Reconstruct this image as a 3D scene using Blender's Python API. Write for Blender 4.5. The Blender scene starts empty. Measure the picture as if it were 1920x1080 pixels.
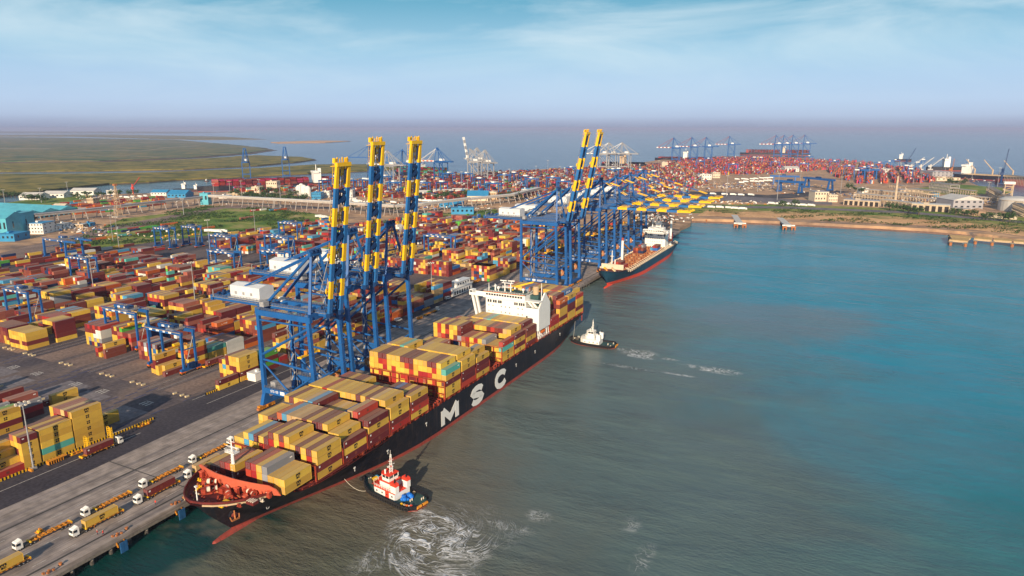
import bpy, bmesh, math, random
import numpy as np
from mathutils import Vector, Matrix

# ------------------------------------------------------------------ scene, camera, sky, sun
scene = bpy.context.scene
R = math.radians
CAM_H = 128.0
FPX = 1280.0
PITCH = math.atan(300.0 / FPX)
AZ = math.atan(670.0 / (FPX * math.cos(PITCH) + 300.0 * math.sin(PITCH)))

cam_d = bpy.data.cameras.new("camera")
cam_d.sensor_width = 36.0
cam_d.lens = 24.0
cam_d.clip_start = 1.0
cam_d.clip_end = 120000.0
cam = bpy.data.objects.new("camera", cam_d)
scene.collection.objects.link(cam)
cam.location = (0, 0, CAM_H)
cam.rotation_euler = (math.pi / 2 - PITCH, 0, AZ)
scene.camera = cam

SUN_EL = R(20.0)
SUN_TO = Vector((0.27, -0.96, 0)).normalized()          # horizontal direction towards the sun
SUN_ROT = math.atan2(SUN_TO.x, SUN_TO.y)

world = bpy.data.worlds.new("World")
scene.world = world
world.use_nodes = True
wn = world.node_tree.nodes; wl = world.node_tree.links
wn.clear()
w_out = wn.new('ShaderNodeOutputWorld')
w_bg = wn.new('ShaderNodeBackground')
w_sky = wn.new('ShaderNodeTexSky')
w_sky.sky_type = 'NISHITA'
w_sky.sun_disc = False
w_sky.sun_elevation = SUN_EL
w_sky.sun_rotation = SUN_ROT
w_sky.altitude = 100
w_sky.air_density = 1.0
w_sky.dust_density = 1.0
w_sky.ozone_density = 3.0
w_bg.inputs['Strength'].default_value = 0.10
# wispy high cloud and the dusty bank on the horizon, by direction
tc = wn.new('ShaderNodeTexCoord')
sep = wn.new('ShaderNodeSeparateXYZ'); wl.new(tc.outputs['Generated'], sep.inputs[0])
def wmath(op, a, b=None, c=None, clamp=False):
    n = wn.new('ShaderNodeMath'); n.operation = op; n.use_clamp = clamp
    for i, s in enumerate((a, b, c)):
        if s is None: continue
        if isinstance(s, (int, float)): n.inputs[i].default_value = s
        else: wl.new(s, n.inputs[i])
    return n.outputs[0]
zc = wmath('ADD', wmath('MAXIMUM', sep.outputs[2], 0.0), 0.045)
cx = wmath('DIVIDE', sep.outputs[0], zc); cy = wmath('DIVIDE', sep.outputs[1], zc)
comb = wn.new('ShaderNodeCombineXYZ'); wl.new(cx, comb.inputs[0]); wl.new(cy, comb.inputs[1])
mp = wn.new('ShaderNodeMapping'); wl.new(tc.outputs['Generated'], mp.inputs[0])
mp.inputs['Rotation'].default_value = (R(6), R(5), R(-38)); mp.inputs['Scale'].default_value = (3.2, 3.2, 15)
mp.inputs['Location'].default_value = (9.1, 7.7, 2.2)
cn = wn.new('ShaderNodeTexNoise'); wl.new(mp.outputs[0], cn.inputs['Vector'])
cn.inputs['Scale'].default_value = 1.0; cn.inputs['Detail'].default_value = 9; cn.inputs['Roughness'].default_value = 0.56
cn.inputs['Distortion'].default_value = 0.5
cr = wn.new('ShaderNodeValToRGB'); wl.new(cn.outputs[0], cr.inputs[0])
cr.color_ramp.elements[0].position = 0.42; cr.color_ramp.elements[0].color = (0, 0, 0, 1)
cr.color_ramp.elements[1].position = 0.72; cr.color_ramp.elements[1].color = (1, 1, 1, 1)
# tint of the clear sky with height
tr = wn.new('ShaderNodeValToRGB'); wl.new(sep.outputs[2], tr.inputs[0])
e = tr.color_ramp.elements
e[0].position = 0.0; e[0].color = (0.235, 0.268, 0.395, 1)
e[1].position = 0.5; e[1].color = (0.035, 0.09, 0.18, 1)
for p_, c_ in ((0.008, (0.285, 0.335, 0.485)), (0.016, (0.345, 0.43, 0.605)), (0.034, (0.375, 0.495, 0.685)), (0.065, (0.35, 0.50, 0.68)), (0.1, (0.285, 0.48, 0.63)), (0.165, (0.11, 0.33, 0.46)), (0.26, (0.06, 0.16, 0.28))):
    el = e.new(p_); el.color = (*c_, 1)
w_mix = wn.new('ShaderNodeMix'); w_mix.data_type = 'RGBA'
# the procedural gradient is scaled to the physical sky's range
sc = wn.new('ShaderNodeVectorMath'); sc.operation = 'SCALE'; sc.inputs['Scale'].default_value = 9.6
wl.new(tr.outputs[0], sc.inputs[0])
wl.new(w_sky.outputs[0], w_mix.inputs['A']); wl.new(sc.outputs[0], w_mix.inputs['B'])
w_mix.inputs['Factor'].default_value = 0.9
c_mix = wn.new('ShaderNodeMix'); c_mix.data_type = 'RGBA'
c_mix.inputs['B'].default_value = (5.2, 6.3, 6.9, 1)
hfade = wn.new('ShaderNodeMapRange'); wl.new(sep.outputs[2], hfade.inputs[0])
hfade.inputs[1].default_value = 0.03; hfade.inputs[2].default_value = 0.13
hfade.inputs[3].default_value = 0.12; hfade.inputs[4].default_value = 0.8
wl.new(wmath('MULTIPLY', cr.outputs[0], hfade.outputs[0]), c_mix.inputs['Factor'])
wl.new(w_mix.outputs['Result'], c_mix.inputs['A'])
wl.new(c_mix.outputs['Result'], w_bg.inputs['Color'])
wl.new(w_bg.outputs[0], w_out.inputs[0])

sun_d = bpy.data.lights.new("sun", 'SUN')
sun_d.energy = 5.0
sun_d.angle = R(0.6)
sun_d.color = (1.0, 0.81, 0.58)
sun = bpy.data.objects.new("sun", sun_d)
scene.collection.objects.link(sun)
sdir = Vector((SUN_TO.x * math.cos(SUN_EL), SUN_TO.y * math.cos(SUN_EL), math.sin(SUN_EL)))
sun.rotation_euler = sdir.to_track_quat('Z', 'Y').to_euler()
sun.location = (200, -400, 300)

scene.render.engine = 'CYCLES'
scene.view_settings.view_transform = 'Standard'
scene.view_settings.look = 'None'
scene.view_settings.exposure = 0.42
scene.view_settings.gamma = 1.0
scene.cycles.max_bounces = 6
scene.cycles.diffuse_bounces = 2
scene.cycles.glossy_bounces = 2
scene.cycles.transmission_bounces = 2
scene.cycles.volume_bounces = 0
scene.cycles.transparent_max_bounces = 6

# ------------------------------------------------------------------ survey: a pixel of the photograph to a point of the site
FW = Vector((-math.sin(AZ) * math.cos(PITCH), math.cos(AZ) * math.cos(PITCH), -math.sin(PITCH)))
RT = Vector((math.cos(AZ), math.sin(AZ), 0)); UPV = RT.cross(FW)
def at(px, py, z=0.0):
    d = FW * FPX + RT * (px - 960) + UPV * (540 - py)
    t = (z - CAM_H) / d.z
    return (d.x * t, d.y * t)
def dist(x, y, z=0):
    return math.sqrt(x * x + y * y + (z - CAM_H) ** 2)

# ------------------------------------------------------------------ helpers
COL = scene.collection
MATS = {}
def nodes_of(name):
    m = bpy.data.materials.new(name); m.use_nodes = True
    nt = m.node_tree; b = nt.nodes.get('Principled BSDF')
    return m, nt, b
def paint(name, rgb, rough=0.55, var=0.18, scale=0.25, metal=0.0, spec=0.3, dirt=None, bump=0.0, bscale=3.0, dcut=(0.5, 0.75)):
    """painted or mineral surface: colour with large and small blotches, optional dirt of its own colour"""
    if name in MATS: return MATS[name]
    m, nt, b = nodes_of(name); L = nt.links; N = nt.nodes
    g = N.new('ShaderNodeNewGeometry')
    n1 = N.new('ShaderNodeTexNoise'); n1.inputs['Scale'].default_value = scale; n1.inputs['Detail'].default_value = 6
    n1.inputs['Roughness'].default_value = 0.65
    L.new(g.outputs['Position'], n1.inputs['Vector'])
    mr = N.new('ShaderNodeMapRange'); L.new(n1.outputs[0], mr.inputs[0])
    mr.inputs[1].default_value = 0.3; mr.inputs[2].default_value = 0.7
    mr.inputs[3].default_value = 1 - var; mr.inputs[4].default_value = 1 + var
    sc_ = N.new('ShaderNodeVectorMath'); sc_.operation = 'SCALE'; sc_.inputs[0].default_value = rgb
    L.new(mr.outputs[0], sc_.inputs['Scale'])
    out = sc_.outputs[0]
    if dirt is not None:
        n2 = N.new('ShaderNodeTexNoise'); n2.inputs['Scale'].default_value = scale * 3.1; n2.inputs['Detail'].default_value = 8
        n2.inputs['Roughness'].default_value = 0.7
        L.new(g.outputs['Position'], n2.inputs['Vector'])
        r2 = N.new('ShaderNodeMapRange'); L.new(n2.outputs[0], r2.inputs[0])
        r2.inputs[1].default_value = dcut[0]; r2.inputs[2].default_value = dcut[1]
        mx = N.new('ShaderNodeMix'); mx.data_type = 'RGBA'
        L.new(r2.outputs[0], mx.inputs['Factor']); L.new(out, mx.inputs['A']); mx.inputs['B'].default_value = (*dirt, 1)
        out = mx.outputs['Result']
    L.new(out, b.inputs['Base Color'])
    b.inputs['Roughness'].default_value = rough; b.inputs['Metallic'].default_value = metal
    b.inputs['Specular IOR Level'].default_value = spec
    if bump:
        nb = N.new('ShaderNodeTexNoise'); nb.inputs['Scale'].default_value = bscale; nb.inputs['Detail'].default_value = 5
        L.new(g.outputs['Position'], nb.inputs['Vector'])
        bp = N.new('ShaderNodeBump'); bp.inputs['Strength'].default_value = bump; bp.inputs['Distance'].default_value = 1.0
        L.new(nb.outputs[0], bp.inputs['Height']); L.new(bp.outputs[0], b.inputs['Normal'])
    MATS[name] = m
    return m

def tag(o, label=None, cat=None, group=None, kind=None):
    if label: o['label'] = label
    if cat: o['category'] = cat
    if group: o['group'] = group
    if kind: o['kind'] = kind
    return o
def empty(name, loc=(0, 0, 0), rz=0.0, label=None, cat=None, group=None, s=1.0):
    o = bpy.data.objects.new(name, None); COL.objects.link(o)
    o.location = loc; o.rotation_euler = (0, 0, rz); o.scale = (s, s, s); o.empty_display_size = 1
    return tag(o, label, cat, group)
CHILD = {}
def copy_tree(o, parent=None):
    c = o.copy(); COL.objects.link(c)
    if parent is not None:
        c.parent = parent; CHILD.setdefault(parent.name, []).append(c)
    for ch in list(CHILD.get(o.name, [])): copy_tree(ch, c)
    return c

class MB:
    """collects shapes, becomes ONE mesh object"""
    def __init__(s): s.v = []; s.f = []; s.mi = []; s.mats = []
    def _m(s, m):
        if m not in s.mats: s.mats.append(m)
        return s.mats.index(m)
    def add(s, vs, fs, m):
        k = len(s.v); i = s._m(m)
        s.v += [tuple(v) for v in vs]
        for f in fs: s.f.append(tuple(k + a for a in f)); s.mi.append(i)
        return s
    def box(s, x0, x1, y0, y1, z0, z1, m):
        return s.add([(x0, y0, z0), (x1, y0, z0), (x1, y1, z0), (x0, y1, z0), (x0, y0, z1), (x1, y0, z1), (x1, y1, z1), (x0, y1, z1)],
                     [(0, 3, 2, 1), (4, 5, 6, 7), (0, 1, 5, 4), (1, 2, 6, 5), (2, 3, 7, 6), (3, 0, 4, 7)], m)
    def cbox(s, c, d, m):
        return s.box(c[0] - d[0] / 2, c[0] + d[0] / 2, c[1] - d[1] / 2, c[1] + d[1] / 2, c[2] - d[2] / 2, c[2] + d[2] / 2, m)
    def beam(s, p, q, w, h, m, w2=None, h2=None):
        p = Vector(p); q = Vector(q); a = (q - p)
        if a.length < 1e-6: return s
        a.normalize(); up = Vector((0, 0, 1)) if abs(a.z) < 0.98 else Vector((0, 1, 0))
        sd = a.cross(up).normalized(); u = sd.cross(a).normalized()
        w2 = w if w2 is None else w2; h2 = h if h2 is None else h2
        vs = [p - sd * w / 2 - u * h / 2, p + sd * w / 2 - u * h / 2, p + sd * w / 2 + u * h / 2, p - sd * w / 2 + u * h / 2,
              q - sd * w2 / 2 - u * h2 / 2, q + sd * w2 / 2 - u * h2 / 2, q + sd * w2 / 2 + u * h2 / 2, q - sd * w2 / 2 + u * h2 / 2]
        return s.add(vs, [(0, 1, 2, 3), (7, 6, 5, 4), (0, 4, 5, 1), (1, 5, 6, 2), (2, 6, 7, 3), (3, 7, 4, 0)], m)
    def tube(s, p, q, r, m, n=7, r2=None, cap=True):
        p = Vector(p); q = Vector(q); a = (q - p)
        if a.length < 1e-6: return s
        a.normalize(); up = Vector((0, 0, 1)) if abs(a.z) < 0.98 else Vector((0, 1, 0))
        sd = a.cross(up).normalized(); u = sd.cross(a).normalized(); r2 = r if r2 is None else r2
        vs = []
        for c, rr in ((p, r), (q, r2)):
            for k in range(n):
                t = 2 * math.pi * k / n
                vs.append(c + sd * math.cos(t) * rr + u * math.sin(t) * rr)
        fs = [(k, (k + 1) % n, n + (k + 1) % n, n + k) for k in range(n)]
        if cap: fs += [tuple(reversed(range(n))), tuple(range(n, 2 * n))]
        return s.add(vs, fs, m)
    def path(s, pts, r, m, n=6):
        for a, b in zip(pts[:-1], pts[1:]): s.tube(a, b, r, m, n)
        return s
    def prism(s, poly, z0, z1, m):
        n = len(poly)
        vs = [(x, y, z0) for x, y in poly] + [(x, y, z1) for x, y in poly]
        fs = [tuple(reversed(range(n))), tuple(range(n, 2 * n))] + [(k, (k + 1) % n, n + (k + 1) % n, n + k) for k in range(n)]
        return s.add(vs, fs, m)
    def prism_x(s, poly, x0, x1, m):          # poly of (y, z)
        n = len(poly)
        vs = [(x0, y, z) for y, z in poly] + [(x1, y, z) for y, z in poly]
        fs = [tuple(reversed(range(n))), tuple(range(n, 2 * n))] + [(k, (k + 1) % n, n + (k + 1) % n, n + k) for k in range(n)]
        return s.add(vs, fs, m)
    def prism_y(s, poly, y0, y1, m):          # poly of (x, z)
        n = len(poly)
        vs = [(x, y0, z) for x, z in poly] + [(x, y1, z) for x, z in poly]
        fs = [tuple(range(n)), tuple(reversed(range(n, 2 * n)))] + [(k, n + k, n + (k + 1) % n, (k + 1) % n) for k in range(n)]
        return s.add(vs, fs, m)
    def lathe(s, c, prof, m, n=10):            # prof of (r, z)
        vs = []; k = len(prof)
        for r, z in prof:
            for i in range(n):
                t = 2 * math.pi * i / n; vs.append((c[0] + r * math.cos(t), c[1] + r * math.sin(t), c[2] + z))
        fs = []
        for j in range(k - 1):
            for i in range(n):
                fs.append((j * n + i, j * n + (i + 1) % n, (j + 1) * n + (i + 1) % n, (j + 1) * n + i))
        fs.append(tuple(reversed(range(n)))); fs.append(tuple(range((k - 1) * n, k * n)))
        return s.add(vs, fs, m)
    def sphere(s, c, r, m, n=8, sz=1.0):
        return s.lathe(c, [(r * math.sin(math.pi * (j + .02) / (n / 2 + .04)), -r * sz * math.cos(math.pi * j / (n / 2))) for j in range(n // 2 + 1)], m, n)
    def rail(s, pts, h, m, step=2.0, r=0.05):
        for a, b in zip(pts[:-1], pts[1:]):
            a = Vector(a); b = Vector(b); k = max(1, int((b - a).length / step))
            for hh in (h, h * .5): s.beam(a + Vector((0, 0, hh)), b + Vector((0, 0, hh)), r * 2, r * 2, m)
            for i in range(k + 1):
                q = a.lerp(b, i / k); s.beam(q, q + Vector((0, 0, h)), r * 2, r * 2, m)
        return s
    def bbox(s):
        a = np.array(s.v); return a.min(0), a.max(0)
    def build(s, name, parent=None, mat=None, smooth=False, label=None, cat=None, group=None, kind=None, loc=None):
        me = bpy.data.meshes.new(name)
        me.from_pydata(s.v, [], s.f)
        for m in s.mats: me.materials.append(MATS[m] if isinstance(m, str) else m)
        me.polygons.foreach_set('material_index', s.mi)
        if smooth: me.polygons.foreach_set('use_smooth', [True] * len(s.f))
        me.update()
        o = bpy.data.objects.new(name, me); COL.objects.link(o)
        if parent is not None:
            o.parent = parent; CHILD.setdefault(parent.name, []).append(o)
        if loc is not None: o.location = loc
        return tag(o, label, cat, group, kind)

def glyph(mb, ch, o, h, w, t, m, depth=0.06, plane='x'):
    """block capitals as strokes on a plane; o = lower left corner; plane x: text runs +y, faces +x; plane y: runs +x, faces -y"""
    G = {'M': [[(0, 0), (0, 1)], [(0, 1), (.5, .25), (1, 1)], [(1, 1), (1, 0)]],
         'S': [[(1, .78), (.86, .93), (.62, 1), (.38, 1), (.12, .9), (.02, .74), (.14, .6), (.5, .5), (.86, .4), (.98, .25), (.88, .09), (.62, 0), (.38, 0), (.12, .07), (0, .22)]],
         'C': [[(1, .76), (.84, .93), (.6, 1), (.4, 1), (.16, .9), (.02, .68), (0, .5), (.02, .32), (.16, .1), (.4, 0), (.6, 0), (.84, .07), (1, .24)]],
         'T': [[(.5, 0), (.5, 1)], [(0, 1), (1, 1)]], '-': [[(.15, .5), (.85, .5)]],
         '0': [[(.3, 0), (0, .3), (0, .7), (.3, 1), (.7, 1), (1, .7), (1, .3), (.7, 0), (.3, 0)]],
         '9': [[(0, 0), (.6, 0), (1, .4), (1, .8), (.7, 1), (.3, 1), (0, .75), (.3, .5), (1, .55)]],
         '5': [[(1, 1), (0, 1), (0, .55), (.7, .55), (1, .3), (.7, 0), (0, 0)]],
         'I': [[(.5, 0), (.5, 1)]], 'L': [[(0, 1), (0, 0), (1, 0)]], 'O': [[(.3, 0), (0, .3), (0, .7), (.3, 1), (.7, 1), (1, .7), (1, .3), (.7, 0), (.3, 0)]],
         'E': [[(1, 1), (0, 1), (0, 0), (1, 0)], [(0, .5), (.8, .5)]], 'A': [[(0, 0), (.5, 1), (1, 0)], [(.2, .4), (.8, .4)]],
         'K': [[(0, 0), (0, 1)], [(1, 1), (0, .45), (1, 0)]], 'H': [[(0, 0), (0, 1)], [(1, 0), (1, 1)], [(0, .5), (1, .5)]],
         'U': [[(0, 1), (0, .2), (.3, 0), (.7, 0), (1, .2), (1, 1)]], 'G': [[(1, .8), (.7, 1), (.3, 1), (0, .7), (0, .3), (.3, 0), (.7, 0), (1, .2), (1, .5), (.6, .5)]],
         'N': [[(0, 0), (0, 1), (1, 0), (1, 1)]], 'R': [[(0, 0), (0, 1), (.8, 1), (1, .8), (.8, .5), (0, .5)], [(.5, .5), (1, 0)]],
         'm': [[(0, 0), (0, .9), (.25, 1), (.5, .85), (.5, 0)], [(.5, .85), (.75, 1), (1, .9), (1, 0)]]}
    for li, st in enumerate(G.get(ch, [])):
        # one continuous mitred ribbon per stroke
        P = [Vector((a * w, b * h)) for a, b in st]; n = len(P)
        L_ = []; R_ = []
        for i in range(n):
            d1 = (P[i] - P[i - 1]).normalized() if i > 0 else (P[1] - P[0]).normalized()
            d2 = (P[i + 1] - P[i]).normalized() if i < n - 1 else d1
            nn = Vector((-(d1 + d2).y, (d1 + d2).x))
            nn = nn.normalized() if nn.length > 1e-4 else Vector((-d1.y, d1.x))
            k = t / 2 / max(.45, nn.dot(Vector((-d1.y, d1.x))))
            L_.append(P[i] + nn * k); R_.append(P[i] - nn * k)
        dd = depth * (1 + .25 * li)
        vs = []
        for q in L_ + R_:
            for dz in (0, dd):
                if plane == 'x': vs.append((o[0] + dz, o[1] + q.x, o[2] + q.y))
                elif plane == '-x': vs.append((o[0] - dz, o[1] - q.x, o[2] + q.y))
                else: vs.append((o[0] + q.x, o[1] - dz, o[2] + q.y))
        fs = []
        for i in range(n - 1):
            a, b, c, d = 2 * i, 2 * (i + 1), 2 * (n + i + 1), 2 * (n + i)
            fs += [(d + 1, c + 1, b + 1, a + 1), (a, b, b + 1, a + 1), (c, d, d + 1, c + 1)]
        mb.add(vs, fs, m)
def word(mb, txt, o, h, w, gap, t, m, plane='x', depth=.05):
    for i, ch in enumerate(txt):
        q = (o[0], o[1] + i * (w + gap), o[2]) if plane == 'x' else ((o[0], o[1] - i * (w + gap), o[2]) if plane == '-x' else (o[0] + i * (w + gap), o[1], o[2]))
        if ch != ' ': glyph(mb, ch, q, h, w, t, m, depth, plane)

UNIT = {}
def bits(name, parent, boxes, mat):
    """each box (x0, x1, y0, y1, z0, z1) becomes an object of its own, sharing one unit mesh"""
    if mat not in UNIT:
        m = MB(); m.box(-.5, .5, -.5, .5, -.5, .5, mat); me = bpy.data.meshes.new(name); me.from_pydata(m.v, [], m.f); me.materials.append(MATS[mat]); UNIT[mat] = me
    for (a, b, c, d, e_, f) in boxes:
        o = bpy.data.objects.new(name, UNIT[mat]); COL.objects.link(o); o.parent = parent; CHILD.setdefault(parent.name, []).append(o)
        o.location = ((a + b) / 2, (c + d) / 2, (e_ + f) / 2); o.scale = (abs(b - a), abs(d - c), abs(f - e_))
def clone(o, loc, rz=None):
    c = o.copy(); COL.objects.link(c); c.location = loc
    if o.parent: c.parent = o.parent; CHILD.setdefault(o.parent.name, []).append(c)
    if rz is not None: c.rotation_euler = (0, 0, rz)
    return c
rnd = random.Random(7)

# ------------------------------------------------------------------ common paints (real-world base colours)
paint('crane_blue', (0.010, 0.092, 0.30), .5, .22, .12, dirt=(.05, .13, .25), dcut=(.58, .88))
paint('crane_blue_dark', (0.006, 0.035, 0.12), .5, .2, .3)
paint('boom_yellow', (0.80, 0.46, 0.012), .45, .10, .2, dirt=(.55, .27, .03), dcut=(.62, .9))
paint('boom_blue', (0.02, 0.13, 0.36), .45, .14, .2, dirt=(.08, .2, .36), dcut=(.6, .85))
paint('gear_orange', (0.62, 0.24, 0.02), .6, .35, .8, dirt=(.10, .05, .02), dcut=(.5, .72))
paint('safety_orange', (0.75, 0.16, 0.02), .55, .15, .8)
paint('white_paint', (0.80, 0.78, 0.74), .45, .05, .3, dirt=(.55, .5, .44), dcut=(.62, .9))
paint('grey_roof', (0.62, 0.64, 0.66), .6, .10, .2)
paint('galvanised', (0.30, 0.30, 0.31), .6, .3, 1.5)
paint('rail_grey', (0.13, 0.15, 0.19), .6, .3, 1.5)
paint('rubber', (0.018, 0.018, 0.02), .85, .3, 2)
paint('glass_dark', (0.02, 0.03, 0.04), .12, .1, 1, spec=.6)
paint('concrete', (0.34, 0.31, 0.28), .9, .14, .07, dirt=(.2, .18, .17), dcut=(.5, .8))
paint('pile_concrete', (0.22, 0.19, 0.16), .9, .3, .4, dirt=(.07, .06, .05))
paint('black_paint', (0.010, 0.011, 0.016), .5, .3, .15)
paint('hull_black', (0.009, 0.010, 0.017), .5, .4, .12, dirt=(.05, .032, .028), dcut=(.54, .85))
def weather(name, rust, k=.5):
    """vertical run-off streaks and plate seams for a ship's side"""
    m = MATS[name]; nt = m.node_tree; N = nt.nodes; L = nt.links; b = N.get('Principled BSDF'); src = b.inputs['Base Color'].links[0].from_socket
    g = N.new('ShaderNodeNewGeometry'); mp_ = N.new('ShaderNodeMapping'); mp_.inputs['Scale'].default_value = (1.1, 1.1, .07); L.new(g.outputs['Position'], mp_.inputs[0])
    n = N.new('ShaderNodeTexNoise'); n.inputs['Scale'].default_value = 1.0; n.inputs['Detail'].default_value = 4; L.new(mp_.outputs[0], n.inputs['Vector'])
    r = N.new('ShaderNodeMapRange'); L.new(n.outputs[0], r.inputs[0]); r.inputs[1].default_value = .56; r.inputs[2].default_value = .74; r.inputs[4].default_value = k
    mx = N.new('ShaderNodeMix'); mx.data_type = 'RGBA'; L.new(r.outputs[0], mx.inputs['Factor']); L.new(src, mx.inputs['A']); mx.inputs['B'].default_value = (*rust, 1)
    sp = N.new('ShaderNodeSeparateXYZ'); L.new(g.outputs['Position'], sp.inputs[0]); a = N.new('ShaderNodeMath'); a.operation = 'FRACT'; d = N.new('ShaderNodeMath'); d.operation = 'DIVIDE'; L.new(sp.outputs[1], d.inputs[0]); d.inputs[1].default_value = 9.0; L.new(d.outputs[0], a.inputs[0])
    c = N.new('ShaderNodeMath'); c.operation = 'LESS_THAN'; L.new(a.outputs[0], c.inputs[0]); c.inputs[1].default_value = .035
    q = N.new('ShaderNodeMath'); q.operation = 'MULTIPLY'; L.new(c.outputs[0], q.inputs[0]); q.inputs[1].default_value = .35
    m2 = N.new('ShaderNodeMix'); m2.data_type = 'RGBA'; L.new(q.outputs[0], m2.inputs['Factor']); L.new(mx.outputs['Result'], m2.inputs['A']); m2.inputs['B'].default_value = (.06, .05, .05, 1)
    L.new(m2.outputs['Result'], b.inputs['Base Color'])
weather('hull_black', (.075, .045, .035), .55)
paint('boot_red', (0.33, 0.060, 0.045), .6, .2, .1, dirt=(.2, .06, .05), dcut=(.5, .85))
paint('deck_red', (0.13, 0.018, 0.016), .7, .3, .25, dirt=(.09, .02, .02), dcut=(.5, .8))
paint('lash_red', (0.36, 0.050, 0.024), .65, .3, .5, dirt=(.12, .03, .02), dcut=(.5, .8))
paint('breakwater_red', (0.62, 0.13, 0.07), .6, .12, .2, dirt=(.4, .09, .05), dcut=(.55, .85))
weather('boot_red', (.10, .05, .04), .6)
paint('winch_white', (0.7, 0.62, 0.5), .6, .2, .6)
paint('tug_red', (0.80, 0.06, 0.03), .45, .08, .4)
paint('tug_green', (0.03, 0.075, 0.075), .7, .3, .5)
paint('blue_tarp', (0.01, 0.16, 0.62), .6, .3, .9)
paint('tan_paint', (0.50, 0.36, 0.22), .7, .15, .3)
paint('cream_wall', (0.66, 0.54, 0.40), .8, .12, .1, dirt=(.4, .3, .22), dcut=(.55, .85))
paint('sheet_cyan', (0.09, 0.40, 0.50), .5, .14, .05, dirt=(.04, .22, .34), dcut=(.5, .8))
paint('fender_blue', (0.02, 0.10, 0.25), .6, .25, .8)
paint('sheet_blue', (0.03, 0.24, 0.46), .5, .14, .05)
paint('ship_teal', (0.010, 0.055, 0.10), .5, .2, .1)
paint('bright_red', (0.70, 0.07, 0.035), .55, .12, .2)
paint('skin', (0.35, 0.2, 0.13), .7, .05, 5)
paint('hiviz_red', (0.7, 0.05, 0.03), .7, .1, 5)
paint('dark_trousers', (0.03, 0.035, 0.06), .8, .1, 5)
paint('bark', (0.12, 0.08, 0.05), .9, .3, 2)
paint('dark_steel', (0.06, 0.055, 0.05), .7, .3, 1)
paint('rust_orange', (0.42, 0.15, 0.05), .8, .35, .6, dirt=(.12, .06, .04))
# ================================================================== THE SETTING
def sheet(name, poly, z, mat, thick=None, kind='structure', label=None, cat=None):
    mb = MB()
    if thick is None: mb.add([(x, y, z) for x, y in poly], [tuple(range(len(poly)))], mat)
    else: mb.prism(poly, z - thick, z, mat)
    return mb.build(name, kind=kind, label=label, cat=cat)
def area(p):
    return sum(a[0] * b[1] - b[0] * a[1] for a, b in zip(p, p[1:] + p[:1])) / 2
def ccw(p): return p if area(p) > 0 else list(reversed(p))
def pxs(*pts, z=0.0): return ccw([at(a, b, z) for a, b in pts])

def layered(name, cols, scale, rough=.9, detail=8, stretch=None, bump=.0, nscale=None, fine=None, streak=None):
    """ground cover: several natural colours mixed by noise"""
    m, nt, b = nodes_of(name); N = nt.nodes; L = nt.links
    g = N.new('ShaderNodeNewGeometry'); src = g.outputs['Position']
    if stretch:
        mpn = N.new('ShaderNodeMapping'); mpn.inputs['Scale'].default_value = stretch[0]; mpn.inputs['Rotation'].default_value = (0, 0, R(stretch[1]))
        L.new(src, mpn.inputs[0]); src = mpn.outputs[0]
    n = N.new('ShaderNodeTexNoise'); n.inputs['Scale'].default_value = scale; n.inputs['Detail'].default_value = detail; n.inputs['Roughness'].default_value = .68
    n.inputs['Distortion'].default_value = .4
    L.new(src, n.inputs['Vector'])
    r = N.new('ShaderNodeValToRGB'); L.new(n.outputs[0], r.inputs[0]); e = r.color_ramp.elements
    k = len(cols)
    e[0].position = .32; e[0].color = (*cols[0], 1); e[1].position = .68; e[1].color = (*cols[-1], 1)
    for i, c in enumerate(cols[1:-1]):
        q = e.new(.32 + .36 * (i + 1) / (k - 1)); q.color = (*c, 1)
    out = r.outputs[0]
    n2 = N.new('ShaderNodeTexNoise'); n2.inputs['Scale'].default_value = fine or scale * 9; n2.inputs['Detail'].default_value = 5
    L.new(g.outputs['Position'], n2.inputs['Vector'])
    if streak:                                     # tyre tracks and drag marks along the quay
        ms = N.new('ShaderNodeMapping'); ms.inputs['Scale'].default_value = (1.9, .018, 1); L.new(g.outputs['Position'], ms.inputs[0])
        n3 = N.new('ShaderNodeTexNoise'); n3.inputs['Scale'].default_value = 1.0; n3.inputs['Detail'].default_value = 6; n3.inputs['Roughness'].default_value = .7; n3.inputs['Distortion'].default_value = .15; L.new(ms.outputs[0], n3.inputs['Vector'])
        r3 = N.new('ShaderNodeMapRange'); L.new(n3.outputs[0], r3.inputs[0]); r3.inputs[1].default_value = .5; r3.inputs[2].default_value = .68; r3.inputs[4].default_value = streak
        m3 = N.new('ShaderNodeMix'); m3.data_type = 'RGBA'; L.new(r3.outputs[0], m3.inputs['Factor']); L.new(out, m3.inputs['A']); m3.inputs['B'].default_value = (cols[0][0] * .55, cols[0][1] * .55, cols[0][2] * .6, 1); out = m3.outputs['Result']
    mr = N.new('ShaderNodeMapRange'); L.new(n2.outputs[0], mr.inputs[0]); mr.inputs[1].default_value = .3; mr.inputs[2].default_value = .7
    mr.inputs[3].default_value = .72; mr.inputs[4].default_value = 1.28
    s = N.new('ShaderNodeVectorMath'); s.operation = 'SCALE'; L.new(out, s.inputs[0]); L.new(mr.outputs[0], s.inputs['Scale'])
    L.new(s.outputs[0], b.inputs['Base Color']); b.inputs['Roughness'].default_value = rough; b.inputs['Specular IOR Level'].default_value = .2
    if bump:
        bp = N.new('ShaderNodeBump'); bp.inputs['Strength'].default_value = bump; bp.inputs['Distance'].default_value = 1
        L.new(n2.outputs[0], bp.inputs['Height']); L.new(bp.outputs[0], b.inputs['Normal'])
    MATS[name] = m; return m

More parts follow.
